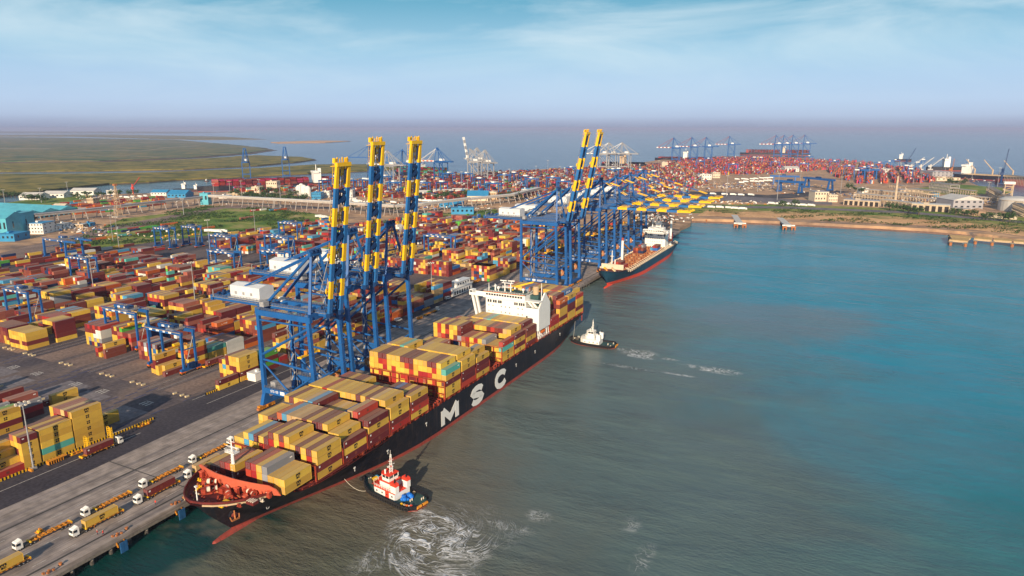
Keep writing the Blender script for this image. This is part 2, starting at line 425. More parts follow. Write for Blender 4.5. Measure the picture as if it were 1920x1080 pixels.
layered('asphalt', [(.052, .046, .058), (.085, .072, .082), (.14, .11, .105), (.20, .145, .12)], .022, fine=.5, stretch=((1, .3, 1), 0))
layered('asphalt_dark', [(.042, .038, .05), (.058, .052, .064), (.075, .066, .074)], .03, fine=.8, streak=.5)
layered('apron_concrete', [(.165, .14, .14), (.235, .20, .188), (.345, .285, .25), (.235, .215, .23)], .06, fine=.22, stretch=((3.2, .11, 1), 0), streak=.75)
layered('yard_pad', [(.13, .095, .088), (.21, .15, .125), (.28, .20, .165)], .04, fine=.6, stretch=((1, .25, 1), 0))
layered('road_worn', [(.12, .11, .125), (.17, .15, .16), (.23, .2, .2)], .05, fine=.5, stretch=((1, .2, 1), 0))
layered('scrub', [(.035, .085, .012), (.10, .18, .018), (.23, .24, .055), (.40, .28, .14)], .018, fine=.15, bump=.3)
layered('scrub_dry', [(.06, .10, .015), (.22, .19, .055), (.44, .29, .13), (.52, .33, .16)], .012, fine=.12, bump=.2)
layered('sand', [(.42, .22, .11), (.60, .35, .17), (.70, .42, .22)], .02, fine=.3)
layered('wet_mud', [(.20, .12, .095), (.34, .2, .14)], .03, fine=.3)
layered('dirt_plain', [(.15, .115, .10), (.34, .22, .145), (.52, .32, .18), (.13, .11, .105)], .012, fine=.06, stretch=((.6, 1.6, 1), -14))
layered('marsh', [(.028, .045, .008), (.11, .11, .014), (.25, .19, .035), (.06, .075, .014)], .011, fine=.03, bump=.4)
layered('marsh_green', [(.025, .06, .03), (.06, .11, .045), (.22, .17, .06), (.04, .08, .04)], .007, fine=.016, bump=.4)
layered('marsh_mud', [(.09, .065, .05), (.14, .10, .075)], .02)

# ---- water
def water_material():
    m, nt, b = nodes_of('water'); N = nt.nodes; L = nt.links
    def math_(op, a, b_=None, c=None, clamp=False):
        n = N.new('ShaderNodeMath'); n.operation = op; n.use_clamp = clamp
        for i, s in enumerate((a, b_, c)):
            if s is None: continue
            if isinstance(s, (int, float)): n.inputs[i].default_value = s
            else: L.new(s, n.inputs[i])
        return n.outputs[0]
    def smooth(v, a, b_):
        n = N.new('ShaderNodeMapRange'); n.interpolation_type = 'SMOOTHSTEP'; L.new(v, n.inputs[0])
        n.inputs[1].default_value = a; n.inputs[2].default_value = b_; return n.outputs[0]
    def mix(f, a, c):
        n = N.new('ShaderNodeMix'); n.data_type = 'RGBA'; L.new(f, n.inputs['Factor'])
        for k, s in (('A', a), ('B', c)):
            if isinstance(s, tuple): n.inputs[k].default_value = (*s, 1)
            else: L.new(s, n.inputs[k])
        return n.outputs['Result']
    def noise(v, sc, det=5, rough=.6, dist_=0., out=0):
        n = N.new('ShaderNodeTexNoise'); n.inputs['Scale'].default_value = sc; n.inputs['Detail'].default_value = det
        n.inputs['Roughness'].default_value = rough; n.inputs['Distortion'].default_value = dist_; L.new(v, n.inputs['Vector']); return n.outputs[out]
    g = N.new('ShaderNodeNewGeometry'); P = g.outputs['Position']
    wv = N.new('ShaderNodeVectorMath'); wv.operation = 'MULTIPLY_ADD'
    L.new(noise(P, .010, 5, .6, .5, out=1), wv.inputs[0]); wv.inputs[1].default_value = (170, 170, 0); L.new(P, wv.inputs[2])
    sp = N.new('ShaderNodeSeparateXYZ'); L.new(wv.outputs[0], sp.inputs[0])
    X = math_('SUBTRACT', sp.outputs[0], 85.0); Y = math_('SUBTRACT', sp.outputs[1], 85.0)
    s = math_('MULTIPLY_ADD', X, 1.77, Y)
    brown = (.142, .120, .086); grey = (.096, .142, .142); turq = (.004, .205, .315); deep = (.003, .040, .038); sea = (.06, .10, .175)  # deep: dark teal with the quayside shadow painted in
    col = mix(smooth(s, -130, 130), brown, grey)
    col = mix(smooth(s, 190, 500), col, turq)
    tone = noise(P, .022, 5, .65, .8)
    tn = N.new('ShaderNodeVectorMath'); tn.operation = 'SCALE'; L.new(col, tn.inputs[0]); L.new(math_('MULTIPLY_ADD', tone, .5, .75), tn.inputs['Scale']); col = tn.outputs[0]
    # greener water to the lower right of the bay
    col = mix(math_('MULTIPLY', smooth(math_('SUBTRACT', X, math_('MULTIPLY', Y, .35)), -95, 10), .85), col, (.020, .135, .140))
    col = mix(math_('MULTIPLY', smooth(math_('MULTIPLY', math_('SUBTRACT', Y, 90.0), -1.0), -110, 10), .6), col, (.045, .092, .075))
    # sediment cloud
    sp0 = N.new('ShaderNodeSeparateXYZ'); L.new(P, sp0.inputs[0])
    def blob(cx, cy, rx, ry, rot=0):
        ax = math_('SUBTRACT', sp.outputs[0], cx + 85.0); ay = math_('SUBTRACT', sp.outputs[1], cy + 85.0)
        return math_('SUBTRACT', 1.0, smooth(math_('SQRT', math_('ADD', math_('POWER', math_('ABSOLUTE', math_('DIVIDE', ax, rx)), 2.0), math_('POWER', math_('ABSOLUTE', math_('DIVIDE', ay, ry)), 2.0))), .35, 1.0))
    col = mix(math_('MULTIPLY', blob(-40, 500, 80, 75), .65), col, (.12, .155, .185))
    # dark teal water beside the quay, with the shadow there painted into the colour
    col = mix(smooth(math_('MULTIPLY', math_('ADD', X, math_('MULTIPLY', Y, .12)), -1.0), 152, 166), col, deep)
    # open sea beyond the terminals
    fy = smooth(sp0.outputs[1], 1300, 1500); col = mix(fy, col, sea)
    # foam: swirling filaments left by the propellers
    def warp(v, sc, amp, det=2):
        w = N.new('ShaderNodeVectorMath'); w.operation = 'MULTIPLY_ADD'; L.new(noise(v, sc, det, .5, 0, out=1), w.inputs[0]); w.inputs[1].default_value = (amp, amp, 0); L.new(v, w.inputs[2]); return w.outputs[0]
    # the tug's screws turn the water about a point
    x0_, y0_ = at(818, 1008, -5)
    ax_ = math_('SUBTRACT', sp0.outputs[0], x0_); ay_ = math_('SUBTRACT', sp0.outputs[1], y0_)
    rr_ = math_('SQRT', math_('ADD', math_('MULTIPLY', ax_, ax_), math_('MULTIPLY', ay_, ay_)))
    vr = N.new('ShaderNodeVectorRotate'); vr.rotation_type = 'Z_AXIS'; vr.inputs['Center'].default_value = (x0_, y0_, 0); L.new(P, vr.inputs['Vector'])
    L.new(math_('MULTIPLY', math_('SUBTRACT', 1.0, smooth(rr_, 2, 30)), 1.7), vr.inputs['Angle'])
    W1 = warp(warp(vr.outputs[0], .075, 24), .22, 6)
    def ridge(v, sc, w, det=2, off=.5):
        n_ = noise(v, sc, det, .5, .8)
        return math_('SUBTRACT', 1.0, smooth(math_('ABSOLUTE', math_('SUBTRACT', n_, off)), 0.0, w))
    brk = smooth(noise(P, .16, 4, .6), .42, .60)
    fil = math_('MAXIMUM', ridge(W1, .085, .024), math_('MAXIMUM', math_('MULTIPLY', ridge(W1, .17, .034, 3, .46), brk), math_('MAXIMUM', math_('MULTIPLY', ridge(W1, .24, .03, 3, .54), .9), math_('MULTIPLY', ridge(W1, .5, .06, 3), math_('MULTIPLY', brk, .8)))))
    lace = smooth(noise(W1, 1.1, 5, .75, 1.0), .50, .66)
    edge_n = math_('MULTIPLY_ADD', noise(P, .05, 4, .6), .9, -.45)
    def patch(px, py, rx, ry, soft=.15):
        x0, y0 = at(px, py, -5)
        ax = math_('DIVIDE', math_('SUBTRACT', sp0.outputs[0], x0), rx); ay = math_('DIVIDE', math_('SUBTRACT', sp0.outputs[1], y0), ry)
        rr = math_('ADD', math_('SQRT', math_('ADD', math_('MULTIPLY', ax, ax), math_('MULTIPLY', ay, ay))), edge_n)
        return math_('SUBTRACT', 1.0, smooth(rr, soft, 1.0))
    fm = None
    for a in ((818, 1006, 20, 15, .62, 1.0), (800, 1060, 22, 9, .4, .85), (885, 1030, 9, 13, .4, .85), (800, 966, 9, 5, .4, 1), (1200, 664, 14, 10, .45, 1.0), (1245, 672, 12, 3, .2, .8), (1175, 656, 9, 5, .3, .9), (1335, 693, 18, 6.5, .35, .95), (1270, 702, 14, 2.4, .2, .8),
              (1175, 688, 22, 2.6, .1, .55), (945, 985, 14, 5, .1, .45), (1010, 968, 6, 5, .1, .4), (1205, 1050, 4, 12, .1, .4), (1185, 985, 5, 7, .05, .3), (705, 1045, 8, 14, .2, .55), (860, 985, 30, 20, .05, .3)):
        q = math_('MULTIPLY', patch(*a[:5]), a[5])
        fm = q if fm is None else math_('MAXIMUM', fm, q)
    foam = math_('MULTIPLY', math_('MAXIMUM', fil, math_('MULTIPLY', math_('MULTIPLY', lace, brk), .35)), fm, clamp=True)
    col = mix(math_('MULTIPLY', fm, .22), col, (.20, .185, .15))
    col = mix(math_('MULTIPLY', foam, .9), col, (.80, .82, .86))
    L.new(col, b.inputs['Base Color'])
    L.new(math_('MULTIPLY_ADD', foam, .6, .17), b.inputs['Roughness'])
    b.inputs['IOR'].default_value = 1.33; b.inputs['Specular IOR Level'].default_value = .32
    # waves
    mpn = N.new('ShaderNodeMapping'); mpn.inputs['Rotation'].default_value = (0, 0, R(-22)); mpn.inputs['Scale'].default_value = (.55, 1.5, 1); L.new(P, mpn.inputs[0])
    h = math_('MULTIPLY', noise(mpn.outputs[0], .2, 4, .6, .6), .7)
    h = math_('ADD', h, math_('MULTIPLY', noise(mpn.outputs[0], .62, 4, .65, .3), .8))
    h = math_('ADD', h, math_('MULTIPLY', noise(P, .035, 3, .5), 2.2))
    cps = noise(mpn.outputs[0], .011, 4, .6); h = math_('MULTIPLY', h, math_('MULTIPLY_ADD', smooth(cps, .4, .62), .9, .45))
    h = math_('ADD', h, math_('MULTIPLY', foam, .5))
    bp = N.new('ShaderNodeBump'); bp.inputs['Strength'].default_value = .6; bp.inputs['Distance'].default_value = 1.0
    L.new(h, bp.inputs['Height']); L.new(bp.outputs[0], b.inputs['Normal'])
    MATS['water'] = m
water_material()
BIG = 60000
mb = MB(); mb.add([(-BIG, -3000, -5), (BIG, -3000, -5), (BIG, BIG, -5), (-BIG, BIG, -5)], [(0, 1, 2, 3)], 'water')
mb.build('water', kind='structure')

# ---- land
QX = -201.5                                   # edge of the quay deck
SHORE = [(-206, 864), (-209, 905), (-207, 950), at(1297, 416, -5), at(1400, 419, -5), at(1500, 423, -5), at(1560, 426, -5), at(1650, 431, -5), at(1740, 436, -5), at(1800, 441, -5), at(1860, 448, -5), at(1925, 458, -5), (330, 930), (700, 900), (1500, 800)]
FAR = [(1500, 1250), (700, 1350), at(1925, 374, 0), at(1850, 354, 0), at(1800, 335, 0), at(1750, 324, 0), at(1640, 305, 0), at(1540, 299, 0), at(1420, 292, 0), at(1330, 294, 0), at(1250, 298, 0), at(1180, 308, 0), at(1100, 313, 0), at(980, 319, 0), at(830, 326, 0), at(700, 332, 0), at(640, 343, 0), at(560, 354, 0), at(400, 360, 0), at(240, 363, 0), at(110, 369, 0), at(0, 384, 0), at(-120, 400, 0), (-2600, 300), (-2600, -300)]
LAND = ccw([(-206, -300)] + SHORE + FAR)
sheet('ground', LAND, 0.0, 'dirt_plain', thick=9)
# beach and shoreline scrub
def offset_strip(pts, d0, d1):
    return [(x - 0, y + d0) for x, y in pts] + [(x, y + d1) for x, y in reversed(pts)]
sh = SHORE[3:]
mbb = MB()
def beach_poly(d0, d1, jit, seed):
    r_ = random.Random(seed); pts = []
    for (a, b) in zip(sh[:-1], sh[1:]):
        for i in range(5): t = i / 5; pts.append((a[0] + (b[0] - a[0]) * t, a[1] + (b[1] - a[1]) * t))
    pts.append(sh[-1])
    lo = [(x, y + d0) for x, y in pts]; hi = [(x, y + d1 + r_.uniform(-jit, jit)) for x, y in pts]
    return lo, hi
def strip(name, lo, hi, z0, z1, mat):
    n = len(lo)
    vs = [(x, y, z0) for x, y in lo] + [(x, y, z1) for x, y in hi]
    return MB().add(vs, [(i, i + 1, n + i + 1, n + i) for i in range(n - 1)], mat).build(name, kind='structure')
lo, hi = beach_poly(-14, 30, 4, 1); strip('mudflat', lo, hi, -5.6, .35, 'wet_mud')
lo, hi2 = beach_poly(30, 92, 14, 2); strip('beach', hi, hi2, .351, .6, 'sand')
lo, hi3 = beach_poly(92, 200, 14, 3); strip('shore_scrubland', hi2, hi3, .601, .25, 'scrub_dry')

sheet('apron', ccw([(QX, -200), (QX, 868), (-283, 868), (-274.4, 462), (-267.5, 384), (-258.2, 233), (-255.6, 195), (-252.7, 137), (-252.7, -200)]), .06, 'apron_concrete', thick=1.6)
sheet('access_road', ccw([(-252.7, -200), (-252.7, 137), (-255.6, 195), (-258.2, 233), (-267.5, 384), (-274.4, 462), (-283, 868), (-296, 868), (-290, 462), (-280, 200), (-278, -200)]), .03, 'asphalt_dark')
sheet('yard_pavement', ccw([(-277.5, -200), (-279, 200), (-288, 462), (-294, 868), (-540, 868), (-690, 640), (-760, 470), (-700, 250), (-640, -200)]), .016, 'asphalt')
sheet('grass_field', pxs((140, 475), (110, 462), (232, 410), (330, 398), (385, 387), (500, 391), (600, 402), (640, 408), (560, 424), (440, 436), (300, 452)), .12, 'scrub')
sheet('grass_strip', pxs((700, 428), (690, 418), (800, 404), (930, 392), (935, 403), (860, 418)), .12, 'scrub')
sheet('mangrove_bank', pxs((-60, 398), (0, 382), (110, 366), (200, 362), (140, 378), (60, 392)), .12, 'scrub')
sheet('scrubland', pxs((1255, 392), (1300, 384), (1480, 384), (1700, 392), (1925, 404), (1925, 425), (1700, 408), (1500, 396), (1300, 400)), .5, 'scrub')
sheet('plain', pxs((1722, 352), (1800, 346), (1880, 352), (1900, 362), (1800, 366), (1720, 362)), .15, 'scrub')
sheet('terminal_road', pxs((1180, 372), (1350, 366), (1560, 378), (1560, 384), (1350, 378), (1200, 380)), .2, 'road_worn')
sheet('rail_yard', pxs((0, 475), (180, 430), (420, 385), (640, 388), (640, 392), (420, 391), (190, 442), (0, 500)), .14, 'yard_pad')
sheet('shore_road', pxs((1300, 386), (1480, 388), (1700, 397), (1925, 416), (1925, 420), (1700, 401), (1480, 392), (1300, 390)), .75, 'road_worn')

layered('coal', [(.03, .028, .034), (.06, .055, .06), (.12, .10, .09)], .03)
sheet('coal_ground', pxs((1180, 366), (1250, 358), (1350, 360), (1440, 366), (1560, 356), (1600, 360), (1480, 372), (1340, 374), (1220, 378)), .11, 'coal')
sheet('coal_heap', pxs((1180, 400), (1240, 396), (1262, 404), (1256, 424), (1238, 436), (1180, 430)), .10, 'coal')
def island(name, pts, mat, z=-3.6):
    r_ = random.Random(len(pts)); P = pxs(*pts, z=-1.5); out = []
    for a, b in zip(P, P[1:] + P[:1]):
        L_ = math.hypot(a[0] - b[0], a[1] - b[1]); k = max(1, min(14, int(L_ / 80)))
        for i in range(k):
            t = i / k; j = min(14, L_ / k * .2)
            out.append((a[0] + (b[0] - a[0]) * t + r_.uniform(-j, j), a[1] + (b[1] - a[1]) * t + r_.uniform(-j, j)))
    mb = MB(); mb.prism(out, -7, z, 'marsh_mud')
    cx_ = sum(p[0] for p in out) / len(out); cy_ = sum(p[1] for p in out) / len(out)
    ins = [(p[0] + (cx_ - p[0]) * .012, p[1] + (cy_ - p[1]) * .012) for p in out]
    mb.prism(ins, z + .004, z + 2.6, mat)
    return mb.build(name, kind='structure')
island('mangrove_island', [(-300, 340), (0, 326), (120, 326), (300, 323), (480, 315), (590, 308), (700, 308), (790, 313), (740, 317), (640, 322), (560, 326), (400, 333), (200, 344), (100, 353), (0, 368), (-300, 420)], 'marsh')
island('marsh_land', [(-600, 325), (0, 321), (170, 320), (350, 317), (480, 310), (560, 304), (596, 299), (575, 294), (480, 291), (380, 297), (200, 304), (0, 306), (-600, 308)], 'marsh')
island('marsh_plain', [(-900, 305), (0, 304), (200, 302), (370, 295), (470, 288), (520, 281), (490, 276), (430, 270), (330, 262), (120, 258), (0, 257), (-1500, 256)], 'marsh_green')
island('marsh_shore', [(-2500, 252), (0, 252.5), (210, 252), (420, 256), (500, 261), (380, 262), (150, 256), (0, 256), (-2000, 256)], 'marsh')
layered('creek_bank', [(.28, .24, .19), (.36, .3, .24)], .01)
def creek(pts, w=.7):
    up_ = [at(a, b - w / 2, -.9) for a, b in pts]; lo_ = [at(a, b + w / 2, -.9) for a, b in pts]
    strip('creek', lo_, up_, -.88, -.88, 'creek_bank')
creek([(-20, 278.5), (40, 279), (95, 279.2)], .9); creek([(150, 283), (230, 282), (262, 283.5), (320, 276), (372, 273.5)], .5); creek([(0, 291), (120, 293), (200, 291), (300, 294), (350, 296)], .4); creek([(60, 268), (180, 270), (300, 266), (400, 268)], .4)
island('far_shore', [(-4000, 245), (0, 245.5), (300, 246.5), (460, 247.5), (330, 250), (0, 250), (-3000, 250)], 'marsh_green')
island('sandbank', [(505, 266.5), (600, 263.5), (660, 264.5), (610, 267.5), (520, 268.5)], 'sand')

# ---- markings, rails and slab joints of the quay
mb = MB()
for x, w in ((-206.5, .9), (-238.0, .9)):
    mb.box(x - w / 2, x + w / 2, -190, 866, .061, .075, 'dark_steel')
mb.build('crane_rails', kind='structure')
mb = MB()
paint('road_white', (.55, .52, .48), .8, .2, .8, dirt=(.2, .18, .18), dcut=(.45, .7))
paint('road_blue', (.035, .05, .13), .8, .25, .5)
paint('block_cream', (.62, .5, .3), .8, .2, .8)
for y in (147.5, 262, 377, 492, 607): mb.box(-254, QX - 1, y - .22, y + .22, .0625, .068, 'dark_steel')
for x in (-213.9 + 4.3, -218.3, -226.7, -232): 
    for k in range(60): mb.box(x - .09, x + .09, -40 + k * 9, -36 + k * 9, .0605, .0665, 'road_white')
mb.build('quay_joints', kind='structure')
mb = MB()
for x in (-266.4, -276.5):
    mb.box(x - .15, x + .15, -190, 170, .034, .04, 'road_white'); mb.box(x - 1.5, x - 1.2, 205, 372, .034, .04, 'road_white')
for bx in (-279, -306, -312.5, -362, -368, -418, -424, -474, -480, -530, -536, -586, -592):
    for (y0, y1) in ((-60, 168), (206, 436), (497, 860)):
        mb.box(bx - .35, bx + .35, y0, y1, .02, .026, 'yard_pad')
        mb.box(bx + 1.4, bx + 1.6, y0, y1, .02, .026, 'road_white')
    for k in range(5):
        mb.box(bx - 1.6 + (k % 2) * 2.6, bx - .8 + (k % 2) * 2.6, 168 + k * 8.4, 174.5 + k * 8.4, .02, .026, 'road_blue')
for i, bx in enumerate((-292.5, -326, -348, -382, -404, -438, -460, -494)):
    mb.box(bx - 9, bx + 9, 171, 186 + (i % 3) * 4, .018, .023, 'road_worn')
    for k in range(3):
        mb.box(bx - 4 + k * 2.2, bx - 3.2 + k * 2.2, 190, 193.4, .024, .03, 'road_white')
    mb.box(bx - 4, bx + 1, 194, 194.5, .024, .03, 'road_white')
for bx in (-326, -348, -382, -404, -438, -460, -494, -516, -292.5):
    for (y0, y1) in ((60, 168), (207, 436), (497, 860)):
        mb.box(bx - 8.8, bx + 8.8, y0, y1, .0185, .0245, 'yard_pad')
mb.build('yard_markings', kind='structure')
# oil-stained tyre tracks are in the asphalt; guide blocks stand at the end of each row
nb = 0
for gi, bx in enumerate((-283.5, -317, -343, -380, -416, -438)):
    for k in range(3):
        for (yy, ww) in ((206.5, 'far'), (171.5, 'near')):
            if ww == 'near' and gi == 0: continue
            MB().box(-.5, .5, -.95, .95, .03, .75, 'block_cream').box(-.35, .35, -.8, .8, .75, .82, 'concrete').build('guide_block', loc=(bx - k * 3.6 - (0 if k < 2 else 1.6), yy + gi * .5, 0),
                label='low cream concrete guide block on the open cross road of the yard', cat='concrete block', group='guide blocks on the cross road')

# ---- haze
hz, nt_, b_ = nodes_of('haze_air'); nt_.nodes.clear()
ho = nt_.nodes.new('ShaderNodeOutputMaterial'); hv = nt_.nodes.new('ShaderNodeVolumePrincipled')
hv.inputs['Color'].default_value = (.54, .60, .88, 1); hv.inputs['Density'].default_value = .000055; hv.inputs['Anisotropy'].default_value = .0
nt_.links.new(hv.outputs[0], ho.inputs['Volume']); MATS['haze_air'] = hz
mb = MB(); mb.box(-70000, 70000, -3500, 70000, -10, 139, 'haze_air')
mb.build('haze', kind='stuff', label='pale blue haze over the far sea and marshes', cat='haze')
# ================================================================== CONTAINERS
CC = {'yellow': (.66, .405, .060), 'red': (.38, .030, .024), 'maroon': (.155, .022, .024), 'brown': (.20, .048, .032), 'orange': (.52, .11, .02),
      'blue': (.02, .13, .38), 'navy': (.012, .03, .095), 'sky': (.07, .30, .50), 'teal': (.10, .42, .36), 'grey': (.26, .27, .30), 'white': (.66, .65, .60),
      'green': (.09, .36, .05), 'dkgreen': (.015, .10, .07), 'pink': (.62, .04, .16), 'salmon': (.34, .10, .07), 'tan': (.56, .36, .16)}
def cont_mat(name, rgb):
    """sprayed corrugated steel: fine vertical ribs, faded patches, grime and a little rust, slight difference from box to box"""
    m, nt, b = nodes_of('container_' + name); N = nt.nodes; L = nt.links
    g = N.new('ShaderNodeNewGeometry'); oi = N.new('ShaderNodeObjectInfo')
    a = N.new('ShaderNodeMath'); a.operation = 'ADD'; L.new(g.outputs['Random Per Island'], a.inputs[0]); L.new(oi.outputs['Random'], a.inputs[1])
    fr = N.new('ShaderNodeMath'); fr.operation = 'FRACT'; L.new(a.outputs[0], fr.inputs[0])
    hsv = N.new('ShaderNodeHueSaturation'); hsv.inputs['Color'].default_value = (*rgb, 1)
    mr = N.new('ShaderNodeMapRange'); L.new(fr.outputs[0], mr.inputs[0]); mr.inputs[3].default_value = .80; mr.inputs[4].default_value = 1.16; L.new(mr.outputs[0], hsv.inputs['Value'])
    mh = N.new('ShaderNodeMapRange'); L.new(fr.outputs[0], mh.inputs[0]); mh.inputs[3].default_value = .493; mh.inputs[4].default_value = .507; L.new(mh.outputs[0], hsv.inputs['Hue'])
    n = N.new('ShaderNodeTexNoise'); n.inputs['Scale'].default_value = .45; n.inputs['Detail'].default_value = 7; n.inputs['Roughness'].default_value = .7; L.new(g.outputs['Position'], n.inputs['Vector'])
    r = N.new('ShaderNodeMapRange'); L.new(n.outputs[0], r.inputs[0]); r.inputs[1].default_value = .48; r.inputs[2].default_value = .8; r.inputs[4].default_value = .55
    mx = N.new('ShaderNodeMix'); mx.data_type = 'RGBA'; L.new(r.outputs[0], mx.inputs['Factor']); L.new(hsv.outputs[0], mx.inputs['A'])
    mx.inputs['B'].default_value = (rgb[0] * .55 + .05, rgb[1] * .6 + .03, rgb[2] * .6 + .025, 1)
    # road dust lying on the roofs
    sn = N.new('ShaderNodeSeparateXYZ'); L.new(g.outputs['Normal'], sn.inputs[0])
    du = N.new('ShaderNodeMapRange'); L.new(sn.outputs[2], du.inputs[0]); du.inputs[1].default_value = .6; du.inputs[2].default_value = .95; du.inputs[4].default_value = .42
    mx2 = N.new('ShaderNodeMix'); mx2.data_type = 'RGBA'; L.new(du.outputs[0], mx2.inputs['Factor']); L.new(mx.outputs['Result'], mx2.inputs['A']); mx2.inputs['B'].default_value = (.36, .27, .19, 1)
    mx = mx2
    L.new(mx.outputs['Result'], b.inputs['Base Color']); b.inputs['Roughness'].default_value = .6; b.inputs['Specular IOR Level'].default_value = .25
    MATS['container_' + name] = m
for k_, v_ in CC.items(): cont_mat(k_, v_)
CN = list(CC)
CW = 2.42
def cont_shape(L, h, col, logo=True):
    """box with a frame standing proud of recessed side panels; emblem on both long sides"""
    mb = MB(); m = 'container_' + col; w = CW / 2; i = .05
    # body
    mb.box(-w + i, w - i, i, L - i, i, h - i, m)
    # corner posts, rails
    for x in (-w, w - .12):
        for y in (0, L - .12): mb.box(x, x + .12, y, y + .12, 0, h, m)
        mb.box(x, x + .12, .12, L - .12, 0, .13, m); mb.box(x, x + .12, .12, L - .12, h - .1, h, m)
    for y in (0, L - .12):
        mb.box(-w + .12, w - .12, y, y + .12, 0, .13, m); mb.box(-w + .12, w - .12, y, y + .12, h - .1, h, m)
    # door bars on the front end
    for x in (-.75, -.3, .3, .75): mb.box(x - .025, x + .025, .0, i, .15, h - .12, 'galvanised')
    if logo and col in ('yellow', 'tan'):
        for s, pl in ((1, 'x'), (-1, '-x')):
            yy = L * .5 - .75 if s > 0 else L * .5 + .75
            x = s * (w - i)
            glyph(mb, 'm', (x, yy, h * .52), h * .27, 1.5, .42, 'black_paint', .02, pl)
            for j, ch in enumerate('SC'):
                glyph(mb, ch, (x, yy + s * j * .85, h * .22), h * .2, .62, .24, 'black_paint', .02, pl)
    elif col in ('maroon', 'red', 'brown'):
        mb.box(w - i, w - i + .012, .6, 1.3, h * .55, h * .8, 'white_paint')
        if logo: mb.box(w - i, w - i + .01, L * .45, L * .45 + 1.1, h * .3, h * .7, 'container_brown')
    elif col == 'blue' and L > 8:
        word(mb, 'OCEAN', (w - i, 2.2, h * .3), h * .42, 1.0, .45, .24, 'white_paint', 'x', .02)
    elif col == 'dkgreen' and L > 8:
        word(mb, 'CHINA', (w - i, 2.6, h * .3), h * .4, 1.0, .5, .22, 'white_paint', 'x', .02)
    elif col == 'orange' and L > 8:
        word(mb, 'LINE', (w - i, 3.4, h * .35), h * .25, .8, .35, .16, 'white_paint', 'x', .02)
    else:
        mb.box(w - i, w - i + .012, L - 2.0, L - .9, h * .55, h * .72, 'white_paint')
    return mb
CMESH = {}
def cont_obj(x, y, z, L, h, col):
    key = (round(L, 1), round(h, 2), col)
    if key not in CMESH: CMESH[key] = cont_shape(L, h, col).build('shipping_container'); o = CMESH[key]
    else: o = CMESH[key].copy(); COL.objects.link(o)
    o.location = (x, y, z); return o

BOXES = []      # (x centre, y0, z0, L, h, colour, exposure, label, group)
def pick(pal):
    r_ = rnd.random() * sum(w for _, w in pal); s = 0
    for c, w in pal:
        s += w
        if r_ <= s: return c
    return pal[-1][0]
PAL_SHIP = [('yellow', 52), ('maroon', 16), ('red', 12), ('brown', 9), ('tan', 5), ('grey', 1.5), ('sky', 1.2), ('blue', .8), ('teal', .6), ('salmon', 3)]
PAL_YARD = [('yellow', 34), ('maroon', 26), ('red', 8), ('brown', 18), ('orange', 3), ('grey', 3), ('sky', 2), ('blue', 2), ('teal', 1), ('salmon', 7), ('navy', 2), ('white', 2.5), ('green', 1), ('tan', 3)]
PAL_BACK = [('yellow', 16), ('maroon', 30), ('red', 9), ('brown', 26), ('orange', 6), ('grey', 3), ('sky', 3), ('blue', 4), ('teal', 2), ('salmon', 10), ('navy', 5), ('white', 6), ('green', 2), ('dkgreen', 1)]
PAL_FAR = [('red', 24), ('orange', 10), ('brown', 24), ('maroon', 22), ('white', 15), ('tan', 8), ('pink', 3.5), ('sky', 4), ('blue', 5), ('navy', 4), ('teal', 2), ('yellow', 4), ('salmon', 14), ('grey', 4), ('green', 1.5)]
PAL_NORTH = [('red', 32), ('orange', 20), ('brown', 8), ('maroon', 10), ('white', 4), ('pink', 7), ('navy', 11), ('blue', 9), ('salmon', 8), ('yellow', 2)]
ORD = ['zeroth', 'first', 'second', 'third', 'fourth', 'fifth', 'sixth', 'seventh', 'eighth', 'ninth', 'tenth', 'eleventh', 'twelfth', 'thirteenth', 'fourteenth', 'fifteenth', 'sixteenth', 'seventeenth', 'eighteenth', 'nineteenth', 'twentieth']
CNAME = {'tan': 'pale ochre', 'sky': 'light blue', 'dkgreen': 'dark green', 'brown': 'rust brown', 'salmon': 'faded salmon'}

# ---------------------------------------------------------------- ship bays
SHX = -178.0
BAYS = [  # y0, base z, rows [(first row, last row, tiers)], name
    (145.6, 11.6, [(0, 2, 2), (3, 6, 3), (9, 11, 2), (12, 14, 1)]),
    (160.8, 9.6, [(0, 4, 4), (5, 8, 5), (9, 13, 4), (14, 15, 3)]),
    (174.8, 9.6, [(0, 0, 3), (1, 2, 4), (3, 7, 5), (8, 12, 5), (13, 16, 4)]),
    (188.6, 9.6, [(0, 1, 4), (2, 3, 5), (4, 9, 4), (10, 16, 5)]),
    (202.4, 9.6, [(0, 0, 4), (1, 3, 5), (4, 8, 5), (9, 12, 5), (13, 16, 5)]),
    (216.2, 9.6, [(0, 5, 4), (6, 10, 3), (11, 16, 4)]),
    (243.0, 9.6, [(0, 0, 5), (1, 16, 6)]),
    (256.8, 9.6, [(0, 0, 5), (1, 3, 6), (4, 9, 6), (10, 11, 5), (12, 16, 6)]),
    (270.6, 9.6, [(0, 0, 4), (1, 2, 5), (3, 8, 4), (9, 13, 5), (14, 16, 4)]),
    (297.6, 9.6, [(0, 0, 4), (1, 3, 3), (4, 5, 4), (6, 9, 4), (10, 16, 6)]),
    (311.6, 9.6, [(0, 0, 4), (1, 8, 5), (9, 16, 5)]),
    (325.6, 9.6, [(0, 0, 4), (1, 1, 5), (2, 13, 5), (14, 16, 4)]),
    (358.6, 9.6, [(0, 0, 3), (1, 5, 4), (6, 16, 4)]),
    (372.2, 9.6, [(0, 0, 6), (1, 4, 7), (5, 16, 6)]),
    (385.8, 9.6, [(0, 0, 6), (1, 2, 7), (3, 16, 7)]),
    (399.4, 9.6, [(0, 0, 5), (1, 1, 6), (2, 16, 6)]),
]
